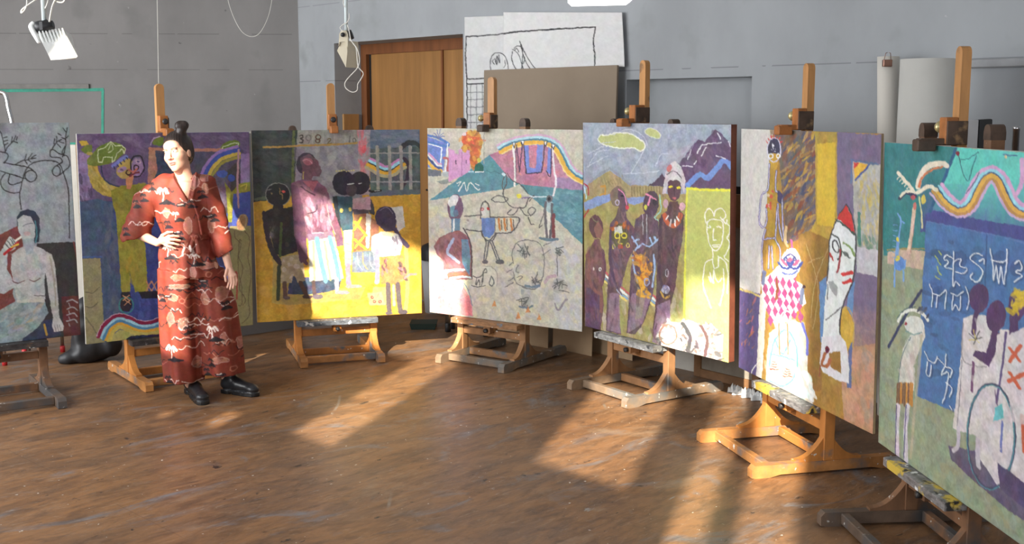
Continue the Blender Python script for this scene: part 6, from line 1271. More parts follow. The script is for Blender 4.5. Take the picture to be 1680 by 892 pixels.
    slv = ((X < P(258, 400)[0]) | (X > P(346, 400)[0])) * (Z > P(0, 425)[2])
    D.f[sl] += (.0040 * slv * np.sin((X + Z * .75) * 62 + 2 * np.sin(Z * 17))).astype(np.float32)
    # V neck in front, opened down to the chest
    A, B_, C_ = P(280, 274), P(324, 274), P(315.5, 327); sl, (X, Y, Z) = D.block(P(270, 335, -.2), P(335, 262, .2), 0)
    def side(p, q, s): nx, nz = (q[2] - p[2]), -(q[0] - p[0]); L = math.hypot(nx, nz); return s * ((X - p[0]) * nx + (Z - p[2]) * nz) / L
    cx = (A + B_ + C_) / 3; d2 = np.full(X.shape, -1e3, np.float32)
    for p, q in ((A, B_), (B_, C_), (C_, A)):
        nx, nz = (q[2] - p[2]), -(q[0] - p[0]); L = math.hypot(nx, nz); sg = 1 if ((cx[0] - p[0]) * nx + (cx[2] - p[2]) * nz) < 0 else -1
        d2 = np.maximum(d2, sg * ((X - p[0]) * nx + (Z - p[2]) * nz) / L)
    D.cut(sl, np.maximum(d2, Y - (WY - .02)).astype(np.float32), .003)
    # hollow the collar and hems so that neck and ankles come out of openings
    D.ellipsoid(P(304, 284, .01), (.066, .058, .05), None, .004, True)
    for c0 in (P(302.5, 628, -.012), P(364.5, 619, .03)): D.ellipsoid(c0, (.105, .105, .05), None, .004, True)
    me, V = D.mesh('jumpsuit', w_base)
    cv = fabric_canvas(); img = cv.colors(); nv, nu = img.shape[:2]
    xs0, xs1, z0, z1 = P(190, 450)[0], P(410, 450)[0], P(300, 265)[2], P(300, 632)[2]
    u = np.clip((V[:, 0] - xs0) / (xs1 - xs0) * (nu - 1), 0, nu - 1.01); v = np.clip((V[:, 2] - z0) / (z1 - z0) * (nv - 1), 0, nv - 1.01)
    ui, vi = u.astype(int), v.astype(int); fu, fv = (u - ui)[:, None], (v - vi)[:, None]
    c = (img[vi, ui] * (1 - fu) + img[vi, ui + 1] * fu) * (1 - fv) + (img[vi + 1, ui] * (1 - fu) + img[vi + 1, ui + 1] * fu) * fv
    set_colors(me, c); link('jumpsuit', me, attr_mat('printed_viscose', .62, .06, 200, .3), woman)
build_dress()
def boot(heel, toe, ankle, name='boot'):
    heel, toe, ankle = np.array(heel), np.array(toe), np.array(ankle); lo = np.minimum(np.minimum(heel, toe), ankle) - .09; hi = np.maximum(np.maximum(heel, toe), ankle) + .09; lo[2] = -.006
    Bf = Field(lo, hi, .0038); d = (toe - heel); d[2] = 0; L = np.linalg.norm(d); d /= L
    at = lambda t, z: heel + d * L * t + np.array([0, 0, z])
    Bf.cone(at(.16, .07), ankle, .043, .047, .01); Bf.cone(at(.10, .062), at(.45, .066), .036, .040, .02); Bf.cone(at(.45, .062), at(.80, .048), .040, .034, .02); Bf.ellipsoid(at(.84, .044), (.043, .043, .030), None, .015); Bf.cone(at(.35, .085), at(.2, .12), .034, .036, .02)
    for i in range(5): t = .30 + .09 * i; p = at(t, .118 - .030 * i * .8); s = np.cross(d, [0, 0, 1]) * .02; Bf.cone(p - s, p + s, .0035, .0035, .001)
    Bf.plane_cut(lo, hi, (0, 0, .018), (0, 0, -1))
    for (t, r) in ((.10, .038), (.18, .038), (.30, .036), (.40, .038), (.5, .041), (.6, .044), (.7, .045), (.78, .0445), (.86, .042)):
        sl, (X, Y, Z) = Bf.block(lo, hi, 0); p = at(t, 0); dd = np.maximum(np.sqrt((X - p[0]) ** 2 + (Y - p[1]) ** 2) - r, np.abs(Z - .014) - .0135)
        if .25 < t < .36: dd = np.maximum(dd, .012 - Z)
        Bf.join(sl, dd.astype(np.float32), .007)
    me, V = Bf.mesh(name, w_base); set_colors(me, np.where(V[:, 2:3] < .026, np.array([[26, 26, 27.0]]), np.array([[33, 33, 36.0]])) * np.ones((len(V), 3))); link(name, me, attr_mat('boot_leather', .35, .08, 120, .5), woman)
boot(on_floor(309, 641), on_floor(337, 666), P(314, 598, .0)); boot(on_floor(366, 643), on_floor(424, 650), P(375, 590, .08))

# ---------------------------------------------------------------- papers and boards along the door wall
def sheet(name, px, place, nu, nv, ground, draw, m, parent=None, curl=None, seed=31):
    c = Canvas(px, nu, nv, ground, seed, 2, .025)
    if draw: draw(c)
    Wc = [place(*p) for p in px]; s = np.linspace(0, 1, nu)[None, :, None]; t = np.linspace(0, 1, nv)[:, None, None]
    Pg = (Wc[0] * (1 - s) + Wc[1] * s) * (1 - t) + (Wc[3] * (1 - s) + Wc[2] * s) * t
    if curl is not None: Pg = Pg - RN[None, None] * curl(s, t)
    o = link(name, grid_mesh(name, Pg, c.colors()), m, parent)
    sd = o.modifiers.new('thickness', 'SOLIDIFY'); sd.thickness = .002; sd.offset = 0
    return o
m_paper = attr_mat('paper', .85, .1, 12, .2)
INK = (30, 30, 34)
def draw_left(c):
    c.line([(765.5, 59), (764.5, 90), (766, 125), (767, 170), (766, 240)], INK, 1.6); c.line([(765, 59), (800, 57), (840, 53)], INK, 1.6)
    c.line([(767, 127), (800, 126), (840, 125)], INK, 1.5); c.line([(767, 135), (800, 134.5), (840, 134)], INK, 1.7)
    for x in (773, 783, 793, 803): c.line([(x, 136), (x + .4, 240)], (90, 92, 98), .9)
    for y in (149, 161, 173.5, 186, 199): c.line([(767, y), (840, y - 1.5)], (80, 82, 88), .9)
    for l in ([(806, 112), (806, 98), (810, 88), (818, 84.5), (827, 88), (834, 96), (838, 112)], [(811, 96), (809, 99), (812, 103)], [(813, 94), (816, 104), (816, 90), (820, 101), (819, 88)], [(831, 98), (832, 106), (829, 110)]): c.line(l, INK, 1.0)
def draw_right(c):
    c.line([(825, 55.5), (850, 52), (880, 50), (915, 47.5), (950, 45.5), (985, 44)], INK, 2.0); c.line([(985, 44), (983, 66), (985, 90), (985, 116)], INK, 1.6)
    for l in ([(806, 112), (806, 98), (810, 88), (818, 84.5), (827, 88), (834, 96), (838, 112)], [(811, 96), (809, 99), (812, 103)], [(813, 94), (816, 104), (816, 90), (820, 101), (819, 88)], [(831, 98), (832, 106), (829, 110)],
              [(846, 84), (845, 96), (850, 108), (856, 114)], [(849, 78), (856, 74), (864, 77), (866, 90), (863, 114)], [(846, 80), (852, 83), (860, 92), (866, 112)], [(860, 66), (866, 78), (874, 92), (882, 104), (890, 114)], [(862, 72), (868, 92), (876, 108), (882, 116)], [(866, 104), (870, 96), (869, 92)], [(851, 82), (854, 78), (858, 84)]):
        c.line(l, INK, 1.0)
wl = lambda off: (lambda x, y: on_wall(x, y, off))
tag(sheet('paper_sheet', [(762, 28), (831, 25.5), (833, 236), (762, 240)], wl(.02), 60, 180, (198, 199, 199), draw_left, m_paper, None, lambda s, t: .006 * np.sin(s * 2.5 + t * .3) ** 2), 'narrow white paper sheet with a pencilled grid, taped left of the brown board', 'paper', 'white drawing sheets on the wall')
tag(sheet('paper_sheet', [(826, 20), (1022, 20.5), (1026.5, 109.5), (827, 120)], wl(.032), 180, 90, (206, 206, 206), draw_right, m_paper, None, lambda s, t: .010 * np.sin(s * 5 + t * 1.5) ** 2 + .012 * s * t), 'wide white paper sheet with black line-drawn hands above the brown board', 'paper', 'white drawing sheets on the wall')

def leaning_board(name, tl, tr, floor_l, floor_r, th, m, label, cat, group=None):
    """board from its bottom corners on the floor to the sight lines of its top corners on a leaning plane"""
    a, b = np.array(floor_l, float), np.array(floor_r, float); u = b - a; u /= np.linalg.norm(u)
    nb = np.array([-u[1], u[0], 0]); nb = nb if nb @ RN > 0 else -nb; ln = math.radians(1.5); v = np.array([0, 0, 1.0]) * math.cos(ln) + nb * math.sin(ln); N = np.cross(u, v)
    T0, T1 = on_plane(*tl, a, N), on_plane(*tr, a, N); H = ((T0 - a) @ v + (T1 - a) @ v) / 2; x0, x1 = (T0 - a) @ u, (T1 - a) @ u
    root = MB().box(min(x0, x1), max(x0, x1), 0, th, 0.0, H, .0015, frame((0, 0, 0), u, np.cross(v, u) if np.cross(v, u) @ nb > 0 else -np.cross(v, u), v)).build(name, m)
    root.location = tuple(a); return tag(root, label, cat, group)
m_cardgrey = mat('grey_cardboard', (142, 128, 112), .85, .03, 2.5, spec=.15)
m_card = mat('brown_cardboard', (178, 152, 122), .85, .05, 4, spec=.15)
m_white = mat('white_lacquer', (222, 222, 218), .5, .03, 6)
m_offwhite = mat('off_white_board', (196, 192, 182), .75, .05, 5)
def floor_at(x, Yd): return np.array([(x - 840) / F * Yd * 1.02, Yd, 0])
leaning_board('cardboard_panel', (794, 114), (1012.5, 108), tuple(RN * (DOOR_D - .16) + RL * -6.9), tuple(RN * (DOOR_D - .16) + RL * -5.6), .02, m_cardgrey, 'large grey-brown cardboard panel standing against the papers on the wall', 'board')
leaning_board('cardboard_panel', (908, 500), (973, 500), on_floor(905, 581) + RN * .17, on_floor(968, 592) + RN * .13, .006, m_card, 'brown cardboard sheet on the floor right of the brown weathered easel', 'board', 'cardboard sheets on the floor')
leaning_board('cardboard_panel', (965, 500), (1040, 505), on_floor(968, 588) + RN * .18, on_floor(1040, 604) + RN * .18, .006, m_card, 'second cardboard sheet on the floor, partly hidden behind the dark figures painting', 'board', 'cardboard sheets on the floor')
leaning_board('cardboard_panel', (812, 500), (900, 505), on_floor(812, 562) + RN * .12, on_floor(900, 577) + RN * .1, .006, m_card, 'pale cardboard sheet seen through the base of the weathered brown easel', 'board', 'cardboard sheets on the floor')
leaning_board('cardboard_panel', (748, 500), (778, 500), on_floor(744, 536) + RN * .2, on_floor(782, 541) + RN * .2, .012, mat('plywood', (190, 142, 92), .7, .08, 6), 'plywood offcut on the floor under the left corner of the cream painting', 'board')
# small wooden panel in the door recess
M0 = frame(np.array([*(RN[:2] * DOOR_D), 0]), RL, -RN)
pq = on_plane(561, 187, RN * DOOR_D + RL * d0, RL); oq = float(-(RN @ pq - DOOR_D)); pr = on_plane(586, 187, RN * DOOR_D + RL * d0, RL); orr = float(-(RN @ pr - DOOR_D))
tag(MB().box(d0 + .004, d0 + .03, min(oq, orr), max(oq, orr), 0, pq[2], .002, M0).build('wooden_panel', mat('oak_panel', (176, 134, 84), .6, .1, 6, (1, 1, .2))), 'narrow light wooden panel standing in the left side of the door recess', 'board')

# white sheet board, plastic film and frames behind the dark figures painting
fa, fb = on_floor(1112, 604), on_floor(1262, 640)
leaning_board('primed_board', (1115, 400), (1265, 395), fa, fb + RN * .05, .03, m_offwhite, 'off-white primed board leaning on the wall between two paintings at right', 'board')
sb = thing('stretcher_frame', 'brown wooden stretcher frame standing in the gap right of the dark figures painting', 'frame', tuple(on_floor(1215, 628) - RN * .09))
uu = fb - fa; uu /= np.linalg.norm(uu); Mf = frame((0, 0, 0), uu, np.array([-uu[1], uu[0], 0]))
m_strw = mat('stretcher_wood', (132, 96, 64), .7, .12, 9); zt_ = 1.30
for (x0, x1, z0, z1) in ((-.36, -.30, 0, zt_), (.16, .22, 0, zt_), (-.30, .16, 0, .06), (-.30, .16, zt_ - .22, zt_)): MB().box(x0, x1, 0, .03, z0, z1, .003, Mf).build('frame_bar', m_strw, sb)
MB().box(-.30, .16, .018, .024, .06, zt_ - .22, 0, Mf).build('canvas_reverse', mat('raw_canvas', (150, 142, 130), .9, .06, 20), sb)
MB().box(-.34, .20, .031, .05, zt_ - .02, zt_ + .05, .003, Mf).build('dark_batten', m_blackmetal, sb)
def plastic_film():
    a, b = on_floor(1208, 640), on_floor(1268, 657); u = (b - a); n = 70; k = 16; r = np.random.default_rng(3)
    Pg = np.zeros((k, n, 3)); col = np.zeros((k, n, 3)); col[:] = (206, 208, 208)
    nz = smooth_noise(k, n, 3, r) * .05 + smooth_noise(k, n, 1.6, r) * .025
    for i in range(k):
        for j in range(n):
            t = i / (k - 1); wv = .04 * math.sin(j * .35) * t; Pg[i, j] = a + u * j / (n - 1) + RN * (.06 * (1 - t) + wv * .6 - .10) + np.array([0, 0, .003 + nz[i, j] * math.sin(math.pi * t) ** .6 * 1.1])
    o = link('plastic_film', grid_mesh('plastic_film', Pg, col), attr_mat('clear_film', .22, .3, 40, .6)); return tag(o, 'crumpled clear plastic film lying along the foot of the wall', 'plastic sheet')
plastic_film()

# rolls and boards behind the turquoise painting
def cyl(mb, p0, p1, r0, r1, seg=28): mb.tube([p0, p1], [r0, r1], seg, False); return mb
roll_y = 6.30; c0 = on_y(1525, 97, roll_y); rr = 45 / F * roll_y
g = MB(); prof = [(rr - .012, c0[2] - .02), (rr - .012, c0[2]), (rr, c0[2]), (rr, .0), (rr - .012, .0), (rr - .012, .02)]
g.lathe(prof, 40, Matrix.Translation((c0[0], c0[1], 0)), False)
tag(g.build('paper_roll', mat('roll_paper', (206, 205, 200), .85, .02, 4, spec=.15)), 'wide off-white paper roll standing upright behind the turquoise painting', 'paper roll', 'rolls standing at the right wall')
ra = on_y(1457, 93, 6.88); rb_ = np.array([on_y(1474, 400, 6.74)[0] - .01, 6.74, 0.0]); cr_ = thing('canvas_roll', 'narrow rolled canvas with an overlapping edge and clip, left of the wide paper roll', 'canvas roll', (rb_[0], rb_[1], 0), 0, 'rolls standing at the right wall')
def spiral_roll():
    n = 34; k = 14; Pg = np.zeros((k, n, 3)); col = np.zeros((k, n, 3)); col[:] = (202, 198, 190)
    for i in range(k):
        t = i / (k - 1); ax = ra + (rb_ - ra) * t
        for j in range(n):
            an = -.6 + j / (n - 1) * 8.2; r = .058 + .004 * t + .0016 * an; Pg[i, j] = ax + np.array([r * math.cos(an), r * math.sin(an), 0]) - np.array([rb_[0], rb_[1], 0])
    for (i, j) in ((5, 20), (6, 19), (8, 22), (9, 21), (7, 14)): col[i, j] = (130, 90, 80)
    return grid_mesh('rolled_canvas', Pg, col)
o = link('rolled_canvas', spiral_roll(), attr_mat('canvas_cloth', .85, .15, 90, .2), cr_); sd = o.modifiers.new('thickness', 'SOLIDIFY'); sd.thickness = .0025
tp = on_y(1456, 101, 6.79) - np.array([rb_[0], rb_[1], 0]); ck = MB(); ck.box(tp[0] - .026, tp[0] + .026, tp[1] - .012, tp[1] + .02, tp[2] - .03, tp[2] + .012, .003)
for s in (-1, 1): ck.tube([tp + np.array([s * .02, 0, .01]), tp + np.array([s * .014, -.004, .05]), tp + np.array([s * .004, -.004, .052])], .002, 6, False)
ck.build('binder_clip', mat('clip_metal', (150, 112, 96), .4, .1, metal=.5), cr_)
bb = on_y(1607, 212, 6.05)
tag(MB().box(-.075, -.005, 0, .03, 0, bb[2] + .05, .004).build('grey_panel', mat('light_grey_panel', (176, 176, 178), .6, .04)), 'light grey panel edge standing beside the tall wooden mast at right', 'board').location = (bb[0], bb[1], 0)
bk = MB(); bk.prism([(-.002, 0), (.17, 0), (.065, bb[2] + .055), (-.002, bb[2] + .05)], -.01, .05, 'y'); bo = bk.build('black_board', mat('black_panel', (34, 34, 36), .5, .1, 10, extra=[((200, 200, 200), 30, .70, .02)]))
tag(bo, 'black spattered panel with a slanted edge beside the grey panel at right', 'board').location = (bb[0], bb[1] + .01, 0)
tb = on_y(1668, 207, 5.6); tr_ = thing('metal_stand', 'slim steel stand whose round top shows behind the turquoise painting', 'stand', (tb[0], tb[1], 0))
MB().lathe([(.016, .02), (.016, tb[2] - .02), (.018, tb[2] - .02), (.018, tb[2])], 16).build('pole', m_steel, tr_); MB().lathe([(.14, 0), (.14, .012), (.03, .02), (.016, .022)], 24).build('base', m_blackmetal, tr_)

# ---------------------------------------------------------------- lamps hanging from the ceiling
m_lampwhite = mat('lamp_white', (226, 228, 226), .4, .02, 6); m_pole = mat('lamp_pole', (206, 218, 220), .4, .02); m_cable = mat('white_cable', (214, 212, 204), .5, .03); m_lampblack = mat('lamp_black', (34, 35, 38), .45, .08)
m_lampbeige = mat('lamp_beige', (206, 198, 176), .45, .04, 6)
def cable(pts, Y, r, parent, o): MB().tube([on_y(x, y, Y) - o for x, y in pts], r, 6).build('cable', m_cable, parent)
def floodlight_left():
    Y = 5.8; o = on_y(72, 40, Y); t = thing('floodlight', 'white finned floodlight with black joint hanging at upper left', 'lamp', tuple(o), 0, 'floodlights hanging on poles')
    q = lambda x, y, dy=0.0: on_y(x, y, Y + dy) - o
    MB().tube([q(72.5, 34), q(72.5, 34) + np.array([0, 0, CEIL - o[2] - q(72.5, 34)[2]])], .0115, 12, False).build('pole', m_pole, t)
    # head: slanted block, fins on the top side
    A, Bq, Cq, Dq = q(62, 56, -.02), q(105, 50, .03), q(123.5, 96, -.05), q(83, 97.5, -.10)
    dep = np.array([.012, .13, .03]); vs = [A, Bq, Cq, Dq, q(72, 58, .12), q(117, 57, .13), Cq + np.array([.002, .03, .012]), Dq + np.array([.002, .03, .012])]
    MB().add(vs, [(0, 1, 2, 3), (7, 6, 5, 4), (0, 4, 5, 1), (1, 5, 6, 2), (2, 6, 7, 3), (3, 7, 4, 0)]).build('housing', m_lampwhite, t)
    n_ = np.cross(Bq - A, Dq - A); n_ /= np.linalg.norm(n_); n_ = n_ if n_[1] < 0 else -n_
    for i in range(8):
        s = (i + .5) / 8; a = A + (Bq - A) * s; d = Dq + (Cq - Dq) * s; w = (Bq - A) / 8 * .22; e = a + (d - a) * .34
        fin = [a - w, a + w, e + w, e - w]; up_ = n_ * .012 + np.array([0, 0, .006]); MB().add(fin + [fin[0] + up_, fin[1] + up_, e + w, e - w], [(0, 1, 2, 3), (4, 5, 6, 7), (0, 1, 5, 4), (0, 4, 7, 3), (1, 5, 6, 2)]).build('cooling_fin', m_lampwhite, t)
    fr = MB(); e0, e1, e2, e3 = A, Bq, Cq, Dq
    MB().tube([e3 + n_ * .003, e2 + n_ * .003], .005, 8, False).build('front_rim', m_lampwhite, t)
    j = MB(); jc = q(71, 43); j.lathe([(.0, -.034), (.028, -.034), (.030, -.02), (.030, .024), (.022, .03), (.022, .05), (.014, .052), (0, .052)], 16, Matrix.Translation(jc) @ Matrix.Rotation(math.radians(82), 4, 'Y'), False); j.box(jc[0] - .008, jc[0] + .008, jc[1] - .03, jc[1] - .024, jc[2] - .02, jc[2] + .02); j.build('swivel_joint', m_lampblack, t)
    MB().tube([q(56, 38, .0), q(52, 44, -.01), q(56, 54, -.02), q(64, 70, -.04)], [.014, .016, .014, .008], 12).build('side_arm', m_lampwhite, t)
    cable([(81, 36), (83, 24), (86, 10), (92, -4), (96, -14)], Y - .02, .0042, t, o); cable([(74, 14), (78, 4), (80, -8)], Y - .02, .003, t, o); cable([(82, -6), (94, 3), (104, 3), (107, -6)], Y - .01, .0035, t, o)
    cable([(44, -6), (44, 8), (40, 17), (35, 21), (36, 16), (46, 8), (62, -3)], Y - .01, .0038, t, o)
floodlight_left()
def floodlight_mid():
    Y = 7.4; o = on_y(569, 60, Y); t = thing('floodlight', 'beige floodlight seen from the side with a looped white cable before the door', 'lamp', tuple(o), 0, 'floodlights hanging on poles')
    q = lambda x, y, dy=0.0: on_y(x, y, Y + dy) - o
    MB().tube([q(568, 50), q(567.5, 0), q(567.5, 0) + np.array([0, 0, CEIL - o[2] - q(567.5, 0)[2]])], .0115, 12, False).build('pole', m_pole, t)
    side = [q(559, 70), q(568, 67), q(570, 84), q(567.5, 110.5), q(553, 83)]; dep = np.array([.062, .10, .0]); n = len(side)
    back_ = [p + dep for p in side]; MB().add(side + back_, [tuple(range(n)), tuple(range(n, 2 * n))[::-1]] + [(i, (i + 1) % n, n + (i + 1) % n, n + i) for i in range(n)]).build('housing', m_lampbeige, t)
    s0 = [q(557, 56), q(560, 50), q(568, 50), q(571, 56), q(571, 78), q(566, 68), q(558, 69), q(556, 76)]; s0 = [p + np.array([0, -.012, 0]) for p in s0]; s1 = [p + np.array([.004, .018, 0]) for p in s0]; n = len(s0)
    MB().add(s0 + s1, [tuple(range(n)), tuple(range(n, 2 * n))[::-1]] + [(i, (i + 1) % n, n + (i + 1) % n, n + i) for i in range(n)]).build('bracket', m_lampbeige, t)
    MB().lathe([(0, 0), (.015, 0), (.013, .012), (0, .014)], 14, Matrix.Translation(q(562.5, 57, -.016)) @ Matrix.Rotation(math.pi / 2, 4, 'X'), False).build('bolt', m_lampblack, t)
    kn = MB(); kc = q(575, 57, .03)
    kn.lathe([(0, -.012), (.03, -.012), (.032, 0), (.03, .014), (0, .014)], 10, Matrix.Translation(kc) @ Matrix.Rotation(math.radians(70), 4, 'Y'), False); kn.build('knob', m_lampblack, t)
    cable([(563, 52), (558, 46), (562, 41), (569, 37), (573, 30), (573, 22)], Y - .03, .0032, t, o); cable([(570, 40), (573, 52), (576, 66), (584, 78), (586, 96), (588, 110), (596, 120), (592, 130), (587, 138), (586, 148), (578, 151), (568, 145), (566, 136), (574, 125), (586, 112), (590, 98), (586, 80), (580, 72), (574, 64)], Y - .03, .0034, t, o)
    cable([(566, 12), (563, 4), (566, -6)], Y - .02, .003, t, o)
floodlight_mid()
m_glow = bpy.data.materials.new('lit_diffuser'); m_glow.use_nodes = True
_b = m_glow.node_tree.nodes['Principled BSDF']; _b.inputs['Emission Color'].default_value = (1, .99, .96, 1); _b.inputs['Emission Strength'].default_value = 3.0; _b.inputs['Base Color'].default_value = (.9, .9, .9, 1)
lo_ = on_y(984, 8, 6.0); lt = thing('hanging_lamp', 'lit white lamp with rounded corners at the top edge of the picture', 'lamp', tuple(lo_))
hwid = 50 / F * 6.0; MB().prism([(-hwid, .06), (-hwid, .018), (-hwid + .02, 0), (hwid - .02, .006), (hwid, .02), (hwid, .06)], -.08, .08, 'y').build('diffuser', m_glow, lt)
MB().box(-hwid, hwid, -.08, .08, .06, .10, .006).build('housing', m_lampwhite, lt); MB().tube([(0, 0, .10), (0, 0, CEIL - lo_[2])], .011, 10, False).build('pole', m_pole, lt)

# ---------------------------------------------------------------- left wall: tape, ledge, strings, and things at its foot
LWN = np.array([(PD - PA)[1], -(PD - PA)[0]]); LWN = np.array([*LWN, 0]) / np.linalg.norm(LWN); LWN = LWN if LWN[1] < 0 else -LWN      # points into the room
def on_left(x, y, off=.003): return on_plane(x, y, np.array([*PA, 0]) + LWN * off, LWN)
def wall_strip(p0, p1, wid, th, name, m, parent=None):
    a, b = on_left(*p0), on_left(*p1); u = b - a; L = np.linalg.norm(u); u /= L; v = np.cross(LWN, u)
    return MB().box(0, L, 0, th, -wid / 2, wid / 2, 0, frame(a, u, LWN, v)).build(name, m, parent)
m_green = mat('green_tape', (58, 150, 128), .7, .12, 14)
tp_ = tag(thing('tape_outline', 'green painted tape outline on the left wall above the grey painting', 'tape'), 'green painted tape outline on the left wall above the grey painting')
wall_strip((-40, 149), (170, 147), .032, .003, 'tape_strip', m_green, tp_); wall_strip((168.5, 146), (168, 300), .026, .0034, 'tape_strip', m_green, tp_); wall_strip((100, 236), (168, 236), .03, .0034, 'tape_strip', m_green, tp_)
struct(tag(wall_strip((-40, 142.5), (147, 141.5), .045, .03, 'trim_2', mat('cable_duct', (118, 116, 112), .7, .1, 8)), 'narrow grey cable duct on the left wall above the green tape'))
wall_o = lambda pts, r, name, label: tag(MB().tube([on_left(x, y, .25) for x, y in pts], r, 6).build(name, m_cable), label, 'cord', 'thin cords hanging before the left wall')
wall_o([(257, -160), (258, 0), (259, 60), (260, 130), (262, 200), (262, 300)], .0042, 'string', 'straight thin white cord hanging beside the wooden mast at left')
wall_o([(368, -40), (374, 0), (384, 30), (397, 52), (412, 60), (426, 54), (439, 30), (446, 0), (450, -40)], .003, 'string', 'fine cord hanging in a loop near the top, left of the room corner')
m_chrome = mat('chrome_tube', (200, 200, 202), .18, .03, metal=1.0)
cb = np.array([on_y(20, 250, 8.6)[0], 8.6, 0]); ct_ = thing('tube_frame', 'bent chrome tube frame behind the top of the grey painting', 'stand', tuple(cb))
q = lambda x, y: on_y(x, y, 8.6) - cb
MB().tube([q(-40, 160), q(-10, 152), q(4, 152), q(10, 158), q(14, 178), q(20, 205), q(24, 260), np.array([q(30, 300)[0], 0, .0])], .016, 10).build('tube', m_chrome, ct_); MB().tube([q(-40, 160), np.array([q(-46, 300)[0], 0, .0])], .016, 10, False).build('tube', m_chrome, ct_)
# grey partition with a white top edge behind the woman and the family painting
def partition():
    a, b = np.array([on_y(325, 218, 9.0)[0], 9.0]), np.array([on_y(492, 211, 9.6)[0], 9.6]); h0 = on_y(327, 217.5, 9.0)[2]; u = (b - a); L = np.linalg.norm(u); u /= L; M = frame((0, 0, 0), np.array([*u, 0]), np.array([-u[1], u[0], 0]))
    t = thing('partition_board', 'grey partition board with a white top edge behind the yellow family painting', 'board', (a[0], a[1], 0)); h0 -= .012
    MB().box(0, L, 0, .03, 0, h0, .002, M).build('panel', mat('grey_partition', (132, 132, 134), .85, .04, 3), t); MB().box(0, L, -.004, .034, h0, h0 + .014, .002, M).build('edge_strip', m_white, t)
partition()
# canvases between the two left paintings
fr_ = on_floor(124, 562); st = thing('stretched_canvas', 'tall stretched canvas seen edge-on between the two leftmost paintings', 'canvas', (on_y(121, 300, 8.5)[0], 8.5, 0)); 
MB().box(-.028, .03, 0, .04, .02, 1.60, .003).build('canvas_edge', m_offwhite, st); MB().box(.03, .052, 0, .04, 0, 1.62, .003).build('stretcher_bar', mat('pine', (176, 128, 78), .65, .1, 8), st); MB().box(-.05, -.028, .0, .04, 0, 1.50, .003).build('stretcher_bar', m_strw, st)
for z in (.62, 1.08, 1.40): MB().box(-.06, .10, .041, .075, z, z + .06, .003).build('cross_piece', mat('pine', (176, 128, 78)), st)
# low trestle with red-tipped feet under the grey painting
f1_, f2_ = on_floor(8, 599), on_floor(103, 577); tr2 = thing('trestle_stool', 'low steel-legged stool with red feet under the grey painting', 'stool', tuple(f1_)); m_red = mat('red_rubber', (190, 44, 48), .5, .05); e12 = f2_ - f1_; bk_ = np.array([.0, .34, 0])
for fo_ in (0 * e12, e12, bk_, e12 + bk_):
    lg = MB().tube([fo_ + np.array([0, 0, .36]), fo_ + np.array([0, 0, .045])], .014, 10, False).build('leg', m_steel, tr2); MB().lathe([(.018, 0), (.019, .03), (.017, .05)], 12, Matrix.Translation(tuple(fo_))).build('foot_cap', m_red, lg)
sp = lambda z0, z1, g: MB().prism([tuple((v_ + g * (v_ - (e12 + bk_) / 2))[:2]) for v_ in (0 * e12, e12, e12 + bk_, bk_)], z0, z1, 'z')
sp(.36, .39, .08).build('seat', m_strw, tr2); sp(.13, .15, -.12).build('lower_shelf', m_offwhite, tr2)
for t_ in (.3, .62): MB().box(e12[0] * t_, e12[0] * t_ + .06, e12[1] * t_ + .10, e12[1] * t_ + .14, 0.15, .36, .003).build('support', m_strw, tr2)
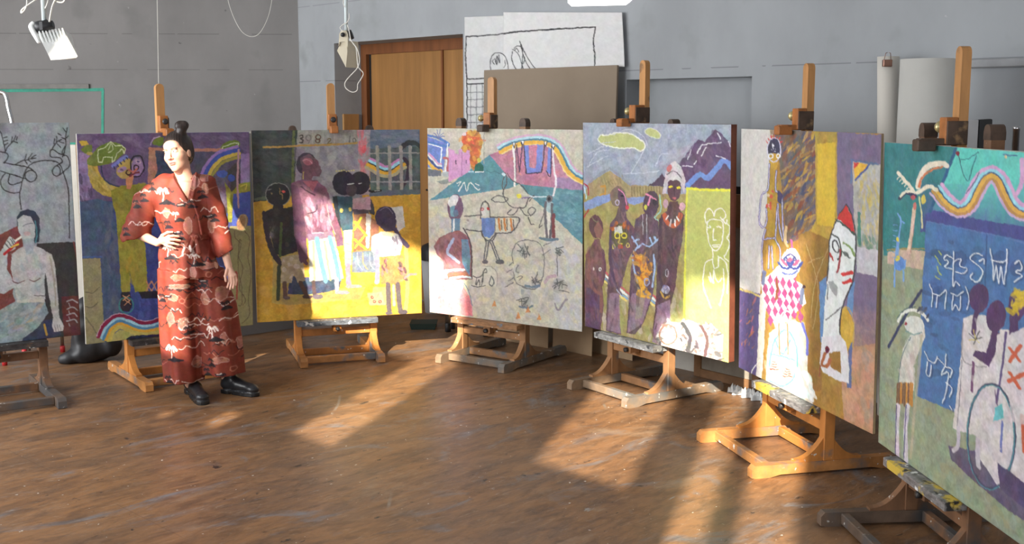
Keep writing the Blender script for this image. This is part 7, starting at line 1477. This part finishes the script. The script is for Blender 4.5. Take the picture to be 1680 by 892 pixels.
# slumped black bag
def bag():
    c0 = on_floor(130, 597); Fb = Field(c0 + np.array([-.22, -.1, -.02]), c0 + np.array([.34, .35, .55]), .008)
    Fb.cone(c0 + np.array([-.12, .02, .035]), c0 + np.array([.04, .06, .06]), .045, .07, .03); Fb.cone(c0 + np.array([.0, .10, .1]), c0 + np.array([.02, .12, .40]), .09, .085, .04); Fb.cone(c0 + np.array([.05, .12, .08]), c0 + np.array([.17, .15, .12]), .085, .10, .04)
    sl, (X, Y, Z) = Fb.block(c0 - .3, c0 + .6, 0); Fb.f[sl] += (.004 * np.sin(X * 60 + Z * 14) + .003 * np.sin(Z * 40 - X * 30)).astype(np.float32)
    Fb.plane_cut(c0 - .3, c0 + .6, (0, 0, .002), (0, 0, -1)); me, V = Fb.mesh('black_bag', c0); o = link('black_bag', me, mat('black_nylon', (40, 41, 45), .5, .15, 12)); o.location = tuple(c0); tag(o, 'slumped black fabric bag on the floor between the two leftmost easels', 'bag')
bag()
# bin, steel-legged stand and green crate behind the gap of the cream painting
bn = on_floor(716, 522) + np.array([0, .25, 0]); bt = thing('waste_bin', 'grey waste bin with black lid in the gap left of the cream painting', 'bin', (bn[0], bn[1] + .1, 0))
MB().lathe([(.0, 0), (.13, 0), (.16, .50), (.155, .50)], 24, None, False).build('bin_body', mat('bin_grey', (186, 188, 190), .45, .03), bt); MB().lathe([(.165, .49), (.168, .56), (.15, .62), (.06, .66), (0, .66)], 24, None, False).build('bin_lid', m_lampblack, bt)
gc = on_floor(700, 540); go = MB(); go.prism([(-.10, 0), (.10, 0), (.115, .05), (-.115, .05)], 0, .22, 'y'); g_ = go.build('green_crate', mat('green_plastic', (16, 40, 31), .6, .06)); g_.location = (gc[0] - .03, gc[1] - .02, 0); tag(g_, 'low dark green plastic tray on the floor left of the cream painting', 'tray')
la_, lb_ = on_floor(735, 544), on_floor(797, 552); mt = thing('steel_stool', 'stool with thick steel legs and black rubber feet behind the cream painting', 'stool', tuple(la_))
e1 = lb_ - la_; e2 = np.array([.03, .13, 0])
for off in (0 * e1, e1, e2, e1 + e2):
    lg = MB().lathe([(.022, .06), (.022, .62)], 16, Matrix.Translation(tuple(off))).build('leg', m_steel, mt); MB().lathe([(.021, 0), (.025, .004), (.025, .07), (.023, .075)], 16, Matrix.Translation(tuple(off))).build('foot', m_lampblack, lg)
tpm = MB(); qd = [-.1 * e1 - .15 * e2, 1.1 * e1 - .15 * e2, 1.1 * e1 + 1.15 * e2, -.1 * e1 + 1.15 * e2]; tpm.prism([(v_[0], v_[1]) for v_ in qd], .62, .65, 'z'); tpm.build('seat', m_offwhite, mt)
